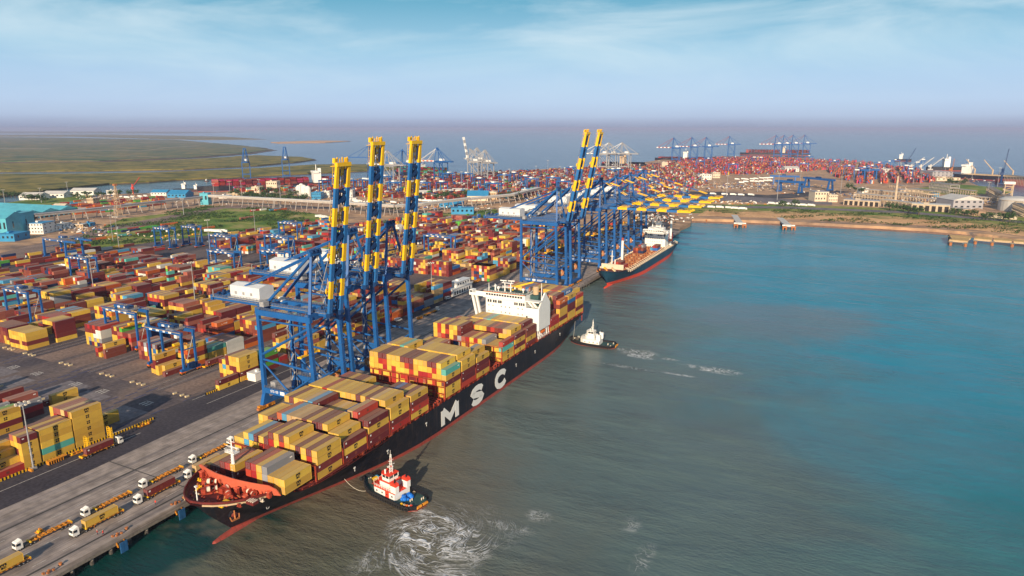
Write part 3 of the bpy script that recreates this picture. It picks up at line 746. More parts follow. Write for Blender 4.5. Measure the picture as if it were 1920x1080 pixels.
OVR = {  # (bay, row, tier) colours read off the photograph
    (0, 0): 'yellow yellow', (0, 1): 'yellow yellow', (0, 2): 'red yellow', (0, 3): 'red grey grey', (0, 4): 'yellow yellow yellow', (0, 5): 'maroon red red', (0, 6): 'maroon red maroon',
    (0, 9): 'maroon yellow', (0, 10): 'maroon red', (0, 11): 'red maroon', (0, 12): 'maroon', (0, 13): 'maroon',
    (1, 0): 'yellow maroon yellow yellow', (1, 1): 'yellow red red maroon', (1, 2): 'yellow yellow yellow yellow', (1, 3): 'red yellow yellow maroon', (1, 4): 'yellow red red yellow',
    (1, 5): 'red yellow yellow yellow yellow', (1, 6): 'yellow yellow yellow red maroon', (1, 7): 'red red yellow yellow yellow', (1, 8): 'yellow yellow maroon red maroon',
    (1, 9): 'red red maroon maroon', (1, 10): 'yellow yellow red yellow', (1, 11): 'red red yellow maroon', (1, 12): 'yellow yellow yellow sky', (1, 13): 'red maroon sky yellow', (1, 14): 'yellow yellow yellow', (1, 15): 'red yellow yellow',
    (2, 0): 'maroon yellow maroon', (2, 1): 'red yellow red yellow', (2, 2): 'maroon yellow yellow yellow', (2, 3): 'x x x yellow yellow', (2, 4): 'x x x yellow maroon', (2, 5): 'x x x yellow maroon', (2, 6): 'x x x red yellow', (2, 7): 'x x x yellow maroon',
    (2, 8): 'x x x x tan', (2, 9): 'x x x x tan', (2, 10): 'x x x x tan', (2, 11): 'x x x x sky', (2, 12): 'x x x x orange', (2, 13): 'x x x maroon', (2, 14): 'x x x maroon', (2, 15): 'x x x yellow',
    (3, 0): 'maroon maroon yellow maroon', (3, 1): 'red red yellow maroon', (3, 2): 'x x x yellow red', (3, 3): 'x x x yellow tan', (3, 4): 'x x x yellow', (3, 5): 'x x x blue', (3, 6): 'x x x yellow', (3, 7): 'x x x tan', (3, 8): 'x x x yellow', (3, 9): 'x x x maroon', (3, 10): 'x x x x maroon', (3, 11): 'x x x x sky', (3, 12): 'x x x x tan',
    (4, 0): 'red maroon yellow yellow', (4, 1): 'x x x yellow yellow', (4, 2): 'x x x yellow yellow', (4, 3): 'x x x yellow tan', (4, 4): 'x x x x maroon', (4, 5): 'x x x x yellow', (4, 6): 'x x x x maroon', (4, 7): 'x x x x yellow', (4, 8): 'x x x x yellow', (4, 15): 'x x x x yellow', (4, 16): 'x x x yellow yellow',
    (5, 0): 'yellow red maroon yellow', (5, 1): 'x x x maroon', (5, 2): 'x x x yellow', (5, 3): 'x x x maroon', (5, 4): 'x x x blue', (5, 5): 'x x x maroon', (5, 11): 'x x x yellow', (5, 12): 'x x x maroon', (5, 13): 'x x x maroon', (5, 14): 'x x x yellow', (5, 15): 'x x x maroon',
    (6, 0): 'yellow yellow maroon yellow teal', (6, 1): 'yellow yellow yellow yellow yellow yellow', (6, 2): 'red red red yellow red maroon', (6, 3): 'yellow red yellow red yellow maroon', (6, 4): 'yellow yellow salmon red yellow yellow', (6, 5): 'yellow red red red yellow yellow', (6, 6): 'red red maroon yellow yellow yellow', (6, 7): 'red yellow maroon red maroon maroon', (6, 8): 'red red red yellow red maroon', (6, 9): 'maroon yellow red yellow yellow maroon', (6, 10): 'red yellow yellow yellow yellow yellow', (6, 11): 'red red red red yellow yellow', (6, 12): 'red red yellow yellow yellow yellow', (6, 13): 'maroon red yellow red red maroon', (6, 14): 'maroon yellow red yellow red maroon', (6, 15): 'red red yellow yellow yellow yellow', (6, 16): 'red red yellow yellow yellow yellow',
    (7, 0): 'red maroon maroon yellow yellow', (7, 1): 'x x x x yellow yellow', (7, 2): 'x x x x x yellow', (7, 3): 'x x x x x yellow', (7, 13): 'x x x x x teal', (8, 0): 'yellow maroon maroon yellow', (8, 1): 'x x x yellow yellow', (8, 2): 'x x x x grey',
    (9, 0): 'yellow yellow teal red', (9, 1): 'x yellow yellow', (9, 2): 'x yellow yellow', (9, 3): 'x yellow yellow', (9, 4): 'x x yellow grey', (9, 5): 'x x yellow yellow', (9, 10): 'x x x x maroon maroon', (9, 11): 'x x x x yellow yellow', (9, 12): 'x x x x yellow yellow', (9, 13): 'x x x x red maroon', (9, 14): 'x x x x yellow yellow', (9, 15): 'x x x x red red', (9, 16): 'x x x x yellow yellow',
    (10, 0): 'yellow maroon yellow maroon', (10, 1): 'x x x yellow yellow', (10, 16): 'x x x x red', (11, 0): 'maroon yellow brown brown', (11, 1): 'x x x x maroon',
    (12, 0): 'yellow red red', (12, 1): 'x x x maroon', (13, 0): 'yellow maroon yellow yellow brown orange', (13, 1): 'x x x x x maroon maroon', (14, 0): 'yellow yellow maroon maroon blue yellow', (14, 1): 'x x x x x x blue', (15, 0): 'yellow maroon yellow yellow red', (15, 1): 'x x x x x yellow',
}
BAYN = ['first', 'second', 'third', 'fourth', 'fifth', 'sixth', 'seventh', 'eighth', 'ninth', 'tenth', 'eleventh', 'twelfth', 'thirteenth', 'fourteenth', 'fifteenth', 'rearmost']
TH = 2.66
hts = []
for bi, (y0, zb, rows) in enumerate(BAYS):
    h = [0] * 17
    for a, b, t in rows:
        for r_ in range(a, b + 1): h[r_] = t
    hts.append(h)
def row_x(r_): return -158.15 - 2.505 * r_
for bi, (y0, zb, rows) in enumerate(BAYS):
    gap_front = bi == 0 or y0 - BAYS[bi - 1][0] > 16
    for r_ in range(17):
        for t in range(hts[bi][r_]):
            zt = zb + t * TH
            out = hts[bi][r_ - 1] if r_ else 0
            expo = 0
            if t >= out: expo += 1.0                       # seaward side free
            if t == hts[bi][r_] - 1: expo += .9            # top free
            fh = 0 if gap_front else hts[bi - 1][r_]
            if t >= fh: expo += .35
            if bi == 1 and t >= (hts[0][r_] + .8 if hts[0][r_] else 1): expo += .3
            if expo == 0: continue
            ov = OVR.get((bi, r_), '').split()
            col = ov[t] if t < len(ov) and ov[t] != 'x' else pick(PAL_SHIP)
            top = t == hts[bi][r_] - 1
            tier = 'topmost tier' if top else ORD[t + 1] + ' tier up'
            rn = 'outermost row at sea rail' if r_ == 0 else ORD[r_ + 1] + ' row from sea rail'
            lab = f"{CNAME.get(col, col)} container in {BAYN[bi]} bay from ship's bow, {rn}, {tier}"
            BOXES.append((row_x(r_) + rnd.uniform(-.02, .02), y0 + rnd.uniform(-.06, .06), zt, 12.19, TH - .06, col, expo, lab, "containers stowed on the large ship's deck"))

# ---------------------------------------------------------------- yard blocks
YB = [(-284.2, 'quayside')]
for i in range(6): YB += [(-317.2 - 56 * i, ORD[2 + 2 * i]), (-339.2 - 56 * i, ORD[3 + 2 * i])]
YTH = 2.60
def yard_stack(x, y, n, L, cols, name, expo_side=True, top=True, front=True):
    for t in range(n):
        col = cols[t] if cols and t < len(cols) else None
        yield t, col
HM = {}
def add_yard(bi, r_, s, n, L=12.19, cols=None, half=0, pal=None):
    """column of n boxes in block bi, row r_ (0 nearest quay), at y=s"""
    HM.setdefault((bi, r_), []).append((s, s + L, n))
    YS.append((bi, r_, s, n, L, cols, pal))
YS = []
def blk_x(bi, r_): return YB[bi][0] - 1.25 - 2.56 * r_
# front section (this side of the cross road), read off the photograph
Y_ = 'yellow'; M_ = 'maroon'; B_ = 'brown'; R_ = 'red'; W_ = 'white'
def nudge(bi): return 9.4 if bi == 0 else 0
XOFF = {0: 8.6}
def blk_x(bi, r_): return YB[bi][0] - 1.25 - 2.56 * r_ + (8.0 if bi == 0 else 0)
q = add_yard
for (s, L, spec) in ((148.6, 12.19, [[Y_] * 6, [Y_, Y_, M_, Y_, Y_, M_], [Y_] * 5 + ['tan'], [M_, Y_, Y_, Y_, R_, 'salmon'], [Y_] * 4 + [R_, 'salmon'], [Y_, M_, Y_, Y_, Y_, Y_]]),
                     (135.8, 12.19, [[Y_, 'teal', Y_, Y_, Y_], [Y_, Y_, M_, Y_, M_], [Y_, Y_, R_, M_, Y_], [Y_, M_, Y_, Y_, M_], [R_, Y_, M_, R_]]),
                     (128.9, 6.06, [[Y_, Y_, Y_, Y_, M_], [Y_, Y_, M_, Y_, Y_], [Y_, R_, Y_, Y_, 'salmon'], [Y_, Y_, M_, R_]]),
                     (117.0, 12.19, [[R_], [M_, Y_], [Y_, Y_, Y_], [Y_, Y_, M_, Y_], [Y_, R_, Y_]]),
                     (104.0, 12.19, [[Y_] * 5, [Y_] * 5, [Y_, M_, Y_, Y_, Y_], [R_, Y_, M_, Y_], [Y_, Y_, Y_]])):
    for r_, c in enumerate(spec): q(0, r_, s, len(c), L, c)
q(0, 4, 161.8, 2, 12.19, [Y_, Y_]); q(0, 5, 161.8, 1, 6.06, [Y_])
q(1, 0, 138, 4, 12.19, [Y_, M_, Y_, Y_]); q(1, 1, 138, 4, 12.19, [Y_, M_, R_, 'green']); q(1, 2, 138, 3, 12.19, [M_, R_, 'green']); q(1, 3, 138, 4, 12.19, [Y_, Y_, Y_, 'grey'])
q(1, 0, 125, 4, 12.19, [Y_, Y_, Y_, Y_]); q(1, 1, 125, 4, 12.19, [Y_, M_, Y_, Y_]); q(1, 2, 125, 4, 12.19, ['salmon', M_, M_, 'salmon'])
q(1, 4, 151, 4, 12.19, [M_, M_, 'salmon', 'salmon']); q(1, 5, 151, 4, 12.19, [Y_, M_, 'salmon', 'salmon']); q(1, 3, 151, 3, 12.19, [M_, R_, 'grey'])
q(1, 6, 168, 1, 12.19, [M_]); q(1, 5, 170, 2, 12.19, [Y_, Y_])
for bi in (1, 2, 3, 4, 5, 6):
    for s in (64, 77, 90, 103, 116, 129, 142, 155):
        if bi == 1 and s > 110: continue
        for r_ in range(7):
            if rnd.random() < .6: q(bi, r_, s, rnd.choice((1, 2, 3, 4)) if s < 130 else rnd.choice((1, 1, 2, 3)))
# second section: fronts by hand, the rest mixed
FR = {0: [(218.5, [(3, 4, [Y_, M_]), ]), ],}
q(0, 0, 219.5, 2, 12.19, [Y_, M_])
for r_, c in enumerate(([Y_, M_, Y_, Y_, Y_], [Y_, M_, M_, Y_, Y_], [Y_, Y_, M_, Y_, Y_], [M_, Y_, Y_, M_, M_], [Y_, Y_, 'sky', Y_, R_], [M_, Y_, Y_, M_, M_])): q(0, r_, 233.0, len(c) - (r_ > 3), 12.19, c)
q(1, 0, 220, 1, 12.19, [M_]); q(1, 1, 222, 2, 12.19, [Y_, Y_]); q(1, 2, 220, 2, 12.19, [Y_, Y_]); q(1, 3, 220.6, 4, 12.19, [Y_, M_, M_, Y_]); q(1, 4, 221, 2, 12.19, [Y_, M_])
for r_ in range(7): q(2, r_, 233, 4, 12.19, None)
q(3, 0, 224, 2, 12.19, [B_, B_]); q(3, 1, 226, 3, 12.19, [Y_, Y_, Y_]); q(3, 2, 224.5, 1, 6.06, [Y_]); q(3, 3, 224.5, 2, 6.06, [M_, R_])
for r_ in range(6): q(4, r_, 236, 5, 12.19, [(M_, 'navy', Y_)[r_ % 3], Y_ if r_ % 2 else 'grey', W_ if r_ < 3 else Y_, W_ if r_ < 2 else M_, M_ if r_ % 2 else R_])
for r_ in range(7): q(5, r_, 212.5, 4, 12.19, [Y_, M_ if r_ != 2 else Y_, Y_, Y_])
for r_ in range(7): q(5, r_, 229.5, 5 - (r_ > 4), 12.19, [Y_, M_, M_, M_, Y_ if r_ else M_])
q(4, 0, 258, 4, 12.19, [M_, M_, 'blue', 'blue']); q(5, 0, 251, 3, 12.19, [M_, M_, 'blue'])
for r_ in range(7): q(4, r_, 268, 5, 12.19, [M_, M_, 'teal' if r_ < 2 else Y_, M_, Y_])
def pick_r(r_, pal):
    v = r_.random() * sum(w for _, w in pal); t = 0
    for c, w in pal:
        t += w
        if v <= t: return c
    return pal[-1][0]
def field(bi, y0, y1, dens, hmax, pal, seed):
    r0 = random.Random(seed); s = y0
    while s < y1:
        hb = r0.uniform(.42, 1.0) if r0.random() < dens else r0.uniform(0, .2)
        if r0.random() > .93: hb = 0
        n = int(round(hb * hmax + r0.uniform(-.4, .6))); half = r0.random() < .45; vary = r0.random() < .6
        run = None
        for r_ in range(7):
            if vary: n += r0.choice((0, 0, 0, 1, -1))
            n = max(0, min(hmax, n))
            if run is None or r0.random() < .45:
                c1_ = pick_r(r0, pal); c2_ = pick_r(r0, pal); run = [c1_ if r0.random() < .6 else (c2_ if r0.random() < .5 else pick_r(r0, pal)) for _ in range(6)]
            cols = [c if r0.random() < .8 else pick_r(r0, pal) for c in run]
            if half:
                for k in range(2):
                    nn = max(0, n - (r0.choice((0, 0, 1, 2)) if vary else 0))
                    if nn: q(bi, r_, s + k * 6.2, nn, 6.06, cols, pal=pal)
            elif n: q(bi, r_, s, n, 12.19, cols, pal=pal)
        s += 12.85
starts = {0: 247, 1: 234.5, 2: 247, 3: 240, 4: 282, 5: 265, 6: 214}
for bi in range(13):
    field(bi, starts.get(bi, 216 + (bi % 3) * 3), 432, .93, 5, PAL_YARD if bi < 9 else PAL_BACK, bi)
    if YB[bi][0] > -640: field(bi, 500 + (bi % 2) * 7, 690, .9, 5, PAL_YARD if bi < 5 else PAL_BACK, 40 + bi)
    if YB[bi][0] > -560: field(bi, 712, 852, .85, 4, PAL_BACK, 80 + bi)
for bi in (0, 1, 2):
    for r_ in range(7):
        q(bi, r_, 499.5, 5, 6.06 if bi else 12.19, None)
hmap = {}
for (bi, r_, s, n, L, cols, pal) in YS:
    for k in range(int(s // 6.2), int((s + L) // 6.2) + 1): hmap[(bi, r_, k)] = max(hmap.get((bi, r_, k), 0), n)
bayno = {}
for (bi, r_, s, n, L, cols, pal) in sorted(YS, key=lambda a: a[2]):
    x = blk_x(bi, r_)
    out = min(hmap.get((bi, r_ - 1, k), 0) for k in range(int(s // 6.2), max(int(s // 6.2) + 1, int((s + L - .4) // 6.2)))) if r_ else 0
    fr = hmap.get((bi, r_, int(s // 6.2) - 1), 0)
    c1 = pick(pal or PAL_YARD)
    if s > 250 and x < -500 and not cols: pal = PAL_BACK
    if s > 480 and x > -330 and not cols and rnd.random() < .6: pal = PAL_BACK
    bay = bayno.setdefault((bi, int(s // 3)), len([1 for k in bayno if k[0] == bi]) + 1)
    lastc = None
    for t in range(n):
        expo = (1.0 if t >= out else 0) + (.8 if t == n - 1 else 0) + (.35 if t >= fr else 0)
        col = cols[t] if cols and t < len(cols) else (c1 if rnd.random() < .35 else pick(pal or PAL_YARD))
        if expo == 0: continue
        tier = 'topmost tier' if t == n - 1 else ORD[t + 1] + ' tier up'
        bn = ORD[min(bay, 20)]
        lab = f"{CNAME.get(col, col)} {'short ' if L < 8 else ''}container, {YB[bi][1]} yard block from quay, row {ORD[r_ + 1]}, bay {bn}, {tier}" if bi else \
              f"{CNAME.get(col, col)} {'short ' if L < 8 else ''}container in yard block beside quay fence, row {ORD[r_ + 1]}, bay {bn}, {tier}"
        BOXES.append((x + rnd.uniform(-.05, .05), s + rnd.uniform(-.05, .05), .03 + t * YTH, L, YTH - .03, col, expo, lab, 'containers stacked in the yard'))

# far terminals, measured from the photograph: fields of stacks
def inpoly(px, py, P):
    c = False; n = len(P)
    for i in range(n):
        x1, y1 = P[i]; x2, y2 = P[i - 1]
        if (y1 > py) != (y2 > py) and px < (x2 - x1) * (py - y1) / (y2 - y1) + x1: c = not c
    return c
FIELDS = [([(560, 352), (690, 336), (830, 329), (905, 330), (905, 373), (820, 376), (700, 372), (600, 360)], PAL_FAR, .55, 4),
          ([(905, 325), (1000, 322), (1110, 316), (1190, 311), (1260, 305), (1330, 345), (1240, 372), (905, 372)], PAL_FAR, .48, 4),
          ([(1262, 301), (1330, 298), (1420, 296), (1540, 302), (1552, 318), (1440, 327), (1310, 328)], PAL_NORTH, .74, 5),
          ([(1540, 303), (1640, 308), (1740, 322), (1752, 343), (1610, 345), (1560, 330)], PAL_NORTH, .7, 5),
          ([(80, 400), (115, 384), (230, 378), (300, 372), (305, 384), (200, 398), (140, 404)], [('orange', 30), ('red', 20), ('brown', 15), ('white', 12), ('green', 6), ('sky', 4), ('yellow', 4)], .75, 3),
          ([(430, 352), (560, 350), (680, 345), (700, 352), (560, 362), (440, 362)], PAL_FAR, .35, 3)]
rf = random.Random(99)
def vnoise(x, y, s):
    return (math.sin(x * s * 1.3 + 1.7) + math.sin(y * s * 1.1 + .4) + math.sin((x + y) * s * .7 + 2.1) + math.sin((x - y) * s * 1.7)) / 8 + .5
for P, pal, dens, hm in FIELDS:
    W = pxs(*P); x0 = min(p[0] for p in W); x1 = max(p[0] for p in W); y0 = min(p[1] for p in W); y1 = max(p[1] for p in W)
    x = x0
    lane = 0
    while x < x1:
        y = y0
        while y < y1:
            if inpoly(x, y, W) and ((y - y0) % 190) < 158 + 20 * vnoise(x, y, .02):
                hb = vnoise(x, y, .012)
                if rf.random() < dens * (.5 + hb):
                    n = max(1, int(hb * hm + rf.uniform(-.5, 2)))
                    c0 = pick(pal)
                    for t in range(n):
                        col = c0 if rf.random() < .55 else pick(pal)
                        BOXES.append((x, y, .03 + t * 2.6, 12.19, 2.57, col, -1, None, None))
            y += 13.2
        lane += 1
        x += 2.6 if lane % 6 else ((14.5 if lane % 12 else 24) if pal is PAL_FAR else 8 + 9 * rf.random())
# ships and the rail sidings carry a few of their own: built with them

# rail sidings at the far left
for (x, y0, y1, hm) in ((-652, 330, 440, 1), (-664, 300, 470, 1), (-676, 280, 440, 2), (-704, 300, 420, 2), (-718, 340, 470, 2), (-736, 330, 440, 3), (-739, 330, 440, 3), (-742, 380, 440, 3), (-792, 470, 560, 1)):
    y = y0
    while y < y1:
        if rf.random() < .86:
            for t in range(rf.randint(1, hm)): BOXES.append((x, y, .6 + t * 2.6, 12.19, 2.57, pick(PAL_BACK + [('orange', 12), ('teal', 5), ('pink', 4), ('navy', 8), ('white', 5)]), -1, None, None))
        y += 12.7
for (px, py, c) in ((302, 424, 'orange'), (262, 430, 'green'), (238, 432, 'red'), (228, 436, 'navy'), (203, 437, 'green'), (285, 436, 'sky'), (470, 397, 'red'), (488, 395, 'white'), (505, 396, 'sky'), (515, 396, 'orange'), (450, 412, 'salmon'), (372, 432, 'orange')):
    x, y = at(px, py)
    for k in range(2 if c != 'white' else 1): BOXES.append((x, y + k * 12.6, .3, 12.19, 2.6, c, -1, None, None))
LAST_CONT = 270                                  # the rest of the 300 ride on trucks, small ship, sidings
def score(b):
    x, y, z, L, h, col, ex, lab, g = b
    if ex <= 0: return -1
    d = math.sqrt(x * x + y * y + (z - CAM_H) ** 2)
    return ex * L * 1e4 / (d * d)
order = sorted(range(len(BOXES)), key=lambda i: -score(BOXES[i]))
indiv = set(order[:LAST_CONT])
seen = {}
for i in order[:LAST_CONT]:
    x, y, z, L, h, col, ex, lab, g = BOXES[i]
    o = cont_obj(x, y, z, L, h, col)
    if lab in seen: print('DUP', lab)
    seen[lab] = 1
    tag(o, lab, 'container', g)
# all other boxes: one object of the kind 'stuff'
rest = [b for i, b in enumerate(BOXES) if i not in indiv]
def bulk(name, boxes, logo_d=420):
    n = len(boxes)
    A = np.array([(b[0] - CW / 2, b[1], b[2], b[0] + CW / 2, b[1] + b[3], b[2] + b[4]) for b in boxes], dtype=np.float64)
    idx = np.array([[0, 1, 2], [3, 1, 2], [3, 4, 2], [0, 4, 2], [0, 1, 5], [3, 1, 5], [3, 4, 5], [0, 4, 5]])
    V = A[:, idx].reshape(-1, 3)
    F = np.array([[4, 5, 6, 7], [0, 1, 5, 4], [1, 2, 6, 5], [2, 3, 7, 6], [3, 0, 4, 7]])
    FF = (F[None] + (np.arange(n) * 8)[:, None, None]).reshape(-1, 4)
    mi = np.repeat(np.array([CN.index(b[5]) for b in boxes]), 5)
    # emblems and end plates of the nearer ones
    ev = []; ef = []; em = []
    k0 = len(V)
    for b in boxes:
        if dist(b[0], b[1]) < logo_d and b[6] >= 1 and b[5] in ('yellow', 'tan', 'maroon'):
            x = b[0] + CW / 2 + .012; yc = b[1] + b[3] / 2; zc_ = b[2] + b[4] * .5
            rr = ((-.7, -.2, .05, .7), (.0, .7, .05, .7), (-.7, -.1, -.7, -.1), (.05, .6, -.7, -.1)) if b[5] != 'maroon' else ((-b[3] / 2 + .6, -b[3] / 2 + 1.4, .2, .6),)
            for (ya, yb_, za, zb_) in rr:
                kk = k0 + len(ev)
                ev += [(x, yc + ya, zc_ + za), (x, yc + yb_, zc_ + za), (x, yc + yb_, zc_ + zb_), (x, yc + ya, zc_ + zb_)]
                ef.append((kk, kk + 1, kk + 2, kk + 3)); em.append(len(CN) + (1 if b[5] == 'maroon' else 0))
    if ev:
        V = np.vstack([V, np.array(ev)]); FF = np.vstack([FF, np.array(ef)]); mi = np.concatenate([mi, np.array(em)])
    me = bpy.data.meshes.new(name)
    me.vertices.add(len(V)); me.vertices.foreach_set('co', V.ravel())
    me.loops.add(FF.size); me.loops.foreach_set('vertex_index', FF.ravel().astype(np.int32))
    me.polygons.add(len(FF)); me.polygons.foreach_set('loop_start', np.arange(0, FF.size, 4, dtype=np.int32)); me.polygons.foreach_set('loop_total', np.full(len(FF), 4, dtype=np.int32))
    for c in CN: me.materials.append(MATS['container_' + c])
    me.materials.append(MATS['black_paint']); me.materials.append(MATS['white_paint'])
    me.polygons.foreach_set('material_index', mi.astype(np.int32))
    me.shade_flat(); me.update(); me.validate()
    o = bpy.data.objects.new(name, me); COL.objects.link(o); return o
o = bulk('shipping_containers', rest)
tag(o, 'mixed red, ochre and blue containers stacked all over the port behind the nearest ones', 'containers', kind='stuff')
print('boxes', len(BOXES), 'rest', len(rest))
# ================================================================== THE LARGE CONTAINER SHIP
def loft_hull(parent, cx, half, y_stem_wl, y_tip, y_end, z_wl, z_side, z_bow, fore_len, mats, boot, Lwl, Ldk, bulb=True, nst=34, tr=.62):
    """hull: rings of half breadths at several heights, stations from stem to stern; returns (deck edge pts)"""
    zs = [z_wl - 3, z_wl, boot, boot + .01, boot + (z_side - boot) * .35, boot + (z_side - boot) * .7, 1.0]   # last = sheer (z from station)
    NL = len(zs)
    L_all = y_end - y_tip
    us = [0, .004, .01, .02, .035, .05, .07, .095, .12, .15, .18, .22, .26, .30, .35, .4, .46, .52, .58, .64, .7, .76, .82, .87, .91, .95, .98, 1.0]
    def sheer(y):
        t = max(0, min(1, 1 - (y - y_tip - fore_len * .75) / (fore_len * .5))); t = t * t * (3 - 2 * t)
        tip = max(0, 1 - (y - y_tip) / 14) ** 2
        return z_side + (z_bow - z_side) * t + tip * 1.2
    V = []; n = len(us)
    for u in us:
        ring = []
        for j in range(NL):
            f = j / (NL - 1)
            z = zs[j]
            zz = (max(z, z_wl) - z_wl) / (z_bow - z_wl) if j < NL - 1 else 1.0
            ys = y_stem_wl + (y_tip - y_stem_wl) * zz
            y = ys + (y_end - ys) * u - (0 if u < .9 else (1 - zz) * 4 * (u - .9) / .1)
            d = y - ys
            s1 = min(1, d / Lwl); s2 = min(1, d / Ldk)
            bw = math.sin(math.pi / 2 * s1) ** 1.3 if s1 > 0 else 0
            bd = (1 - (1 - s2) ** 2.6) ** .6 if s2 > 0 else 0
            k = zz ** 1.15
            b = bw * (1 - k) + bd * k
            af = max(0, (y - (y_end - 60)) / 60)
            b *= 1 - (1 - min(1, zz * 1.25)) * .5 * af ** 2
            if j == NL - 1: z = sheer(y)
            if j == 0: b *= .9
            ring.append((b * half, y, z))
        V.append(ring)
    mb = MB(); vs = []; 
    for s in (1, -1):
        for ring in V:
            for (b, y, z) in ring: vs.append((cx + s * b, y, z))
    tot = n * NL
    side_f = []; boot_f = []
    for s in (0, 1):
        for i in range(n - 1):
            for j in range(NL - 1):
                a = s * tot + i * NL + j; b_ = a + 1; c = a + NL + 1; d = a + NL
                f = (a, d, c, b_) if s == 0 else (a, b_, c, d)
                (boot_f if j < 2 else side_f).append(f)
    # transom
    i = n - 1
    for j in range(NL - 1):
        a = i * NL + j; b_ = tot + i * NL + j
        (boot_f if j < 2 else side_f).append((a, b_, b_ + 1, a + 1))
    mb.add(vs, side_f, mats[0]); k = len(mb.v) - len(vs)
    mi = mb._m(mats[1])
    for f in boot_f: mb.f.append(f); mb.mi.append(mi)
    if bulb:
        pr_ = []
        for (yy, r) in ((y_stem_wl - 9, .35), (y_stem_wl - 8.2, .9), (y_stem_wl - 5, 1.3), (y_stem_wl, 1.5), (y_stem_wl + 8, 1.8)):
            pr_.append((yy, r))
        for (a, b_) in zip(pr_[:-1], pr_[1:]): mb.tube((cx, a[0], z_wl - .3), (cx, b_[0], z_wl - .3), a[1], mats[1], 10, b_[1])
    hull = mb.build('hull', parent)
    # deck as a cap slightly below the sheer
    edge = [(V[i][NL - 1][0], V[i][NL - 1][1], V[i][NL - 1][2]) for i in range(n)]
    dv = []; df = []
    for (b, y, z) in edge: dv += [(cx + b * .99, y, z - .9), (cx - b * .99, y, z - .9)]
    for i in range(n - 1): df.append((2 * i, 2 * i + 2, 2 * i + 3, 2 * i + 1))
    MB().add(dv, df, mats[2]).build('deck', parent)
    return edge
ship = empty('container_ship', (0, 0, 0), label='huge black hulled container ship with three white letters, moored under the raised cranes', cat='container ship')
edge = loft_hull(ship, SHX, 21.5, 141.7, 126.5, 412.5, -5, 8.9, 12.2, 24, ('hull_black', 'boot_red', 'deck_red'), -3.3, 96, 50)
def ebw(y):
    for a, b in zip(edge[:-1], edge[1:]):
        if a[1] <= y <= b[1]:
            t = (y - a[1]) / (b[1] - a[1]); return a[0] + (b[0] - a[0]) * t, a[2] + (b[2] - a[2]) * t
    return edge[-1][0], edge[-1][2]
# bow bulwark rim, pale strake under the rim
mb = MB()
for s in (1, -1):
    for a, b in zip(edge[:10], edge[1:11]):
        mb.beam((SHX + s * a[0], a[1], a[2] + .35), (SHX + s * b[0], b[1], b[2] + .35), .35, .7, 'deck_red')
mb.build('bulwark', ship)
for s in (1, -1):
    mb = MB()
    for a, b in zip(edge[1:6], edge[2:7]):
        mb.beam((SHX + s * (a[0] + .12), a[1] - .1, a[2] - .45), (SHX + s * (b[0] + .12), b[1] - .1, b[2] - .45), .2, .55, 'tan_paint')
    mb.build('pale_strake', ship)
# letters on the side
mb = MB()
LX = SHX + 21.5 + .1
for ch, yy, w_ in (('M', 238.9, 12.0), ('S', 265.0, 9.6), ('C', 289.2, 9.8)):
    mb = MB(); glyph(mb, ch, (LX, yy, -1.9), 7.2, w_, 2.9, 'white_paint', .08); mb.build('hull_letter', ship)
# breakwater
brk = MB()
n_ = 14
for i in range(n_):
    a = -1 + 2 * i / n_; b = -1 + 2 * (i + 1) / n_
    def P_(t, top):
        x = -176.3 + t * 18.2; y = 144.6 - (1 - abs(t) ** 1.6) * 4.5 + (.0 if not top else -1.6)
        return (x, y, 11.6 if not top else 15.2 + 1.4 * (1 - abs(t)) + (.5 if abs(t) < .9 else -.6))
    p0, p1, q0, q1 = P_(a, 0), P_(b, 0), P_(a, 1), P_(b, 1)
    off = lambda p: (p[0], p[1] + .3, p[2])
    brk.add([p0, p1, q1, q0, off(p0), off(p1), off(q1), off(q0)], [(0, 1, 2, 3), (7, 6, 5, 4), (3, 2, 6, 7), (0, 4, 5, 1), (1, 5, 6, 2), (0, 3, 7, 4)], 'breakwater_red')
    if i % 4 == 2: brk.beam((p0[0], p0[1] - 1.0, 11.5), (q0[0], q0[1] + .1, q0[2] - 1.6), .15, .15, 'lash_red')
bw = brk.build('breakwater', ship)
# foremast
mast = MB(); mx, my = -181.0, 146.3
mast.tube((mx, my, 11.5), (mx, my, 21), .75, 'white_paint', 8, .5).tube((mx, my, 21), (mx, my, 27), .32, 'white_paint', 6, .12)
mast.cbox((mx, my, 21.2), (4.6, 2.4, .25), 'white_paint').rail([(mx - 2.3, my - 1.2, 21.3), (mx + 2.3, my - 1.2, 21.3), (mx + 2.3, my + 1.2, 21.3), (mx - 2.3, my + 1.2, 21.3), (mx - 2.3, my - 1.2, 21.3)], 1.1, 'white_paint', 1.2)
mast.beam((mx - 2.8, my, 23), (mx + 2.8, my, 23), .16, .16, 'white_paint').beam((mx - 1.6, my, 25), (mx + 1.6, my, 25), .14, .14, 'white_paint')
mast.cbox((mx, my + .8, 14.5), (1.8, 1.6, .2), 'white_paint').rail([(mx - 1.1, my + 1, 14.6), (mx + 1.1, my + 1, 14.6)], 1, 'white_paint', .6)
for k in range(8): mast.beam((mx - .35, my - .8, 12 + k), (mx + .35, my - .8, 12 + k), .08, .08, 'white_paint')
mast.build('foremast', ship)
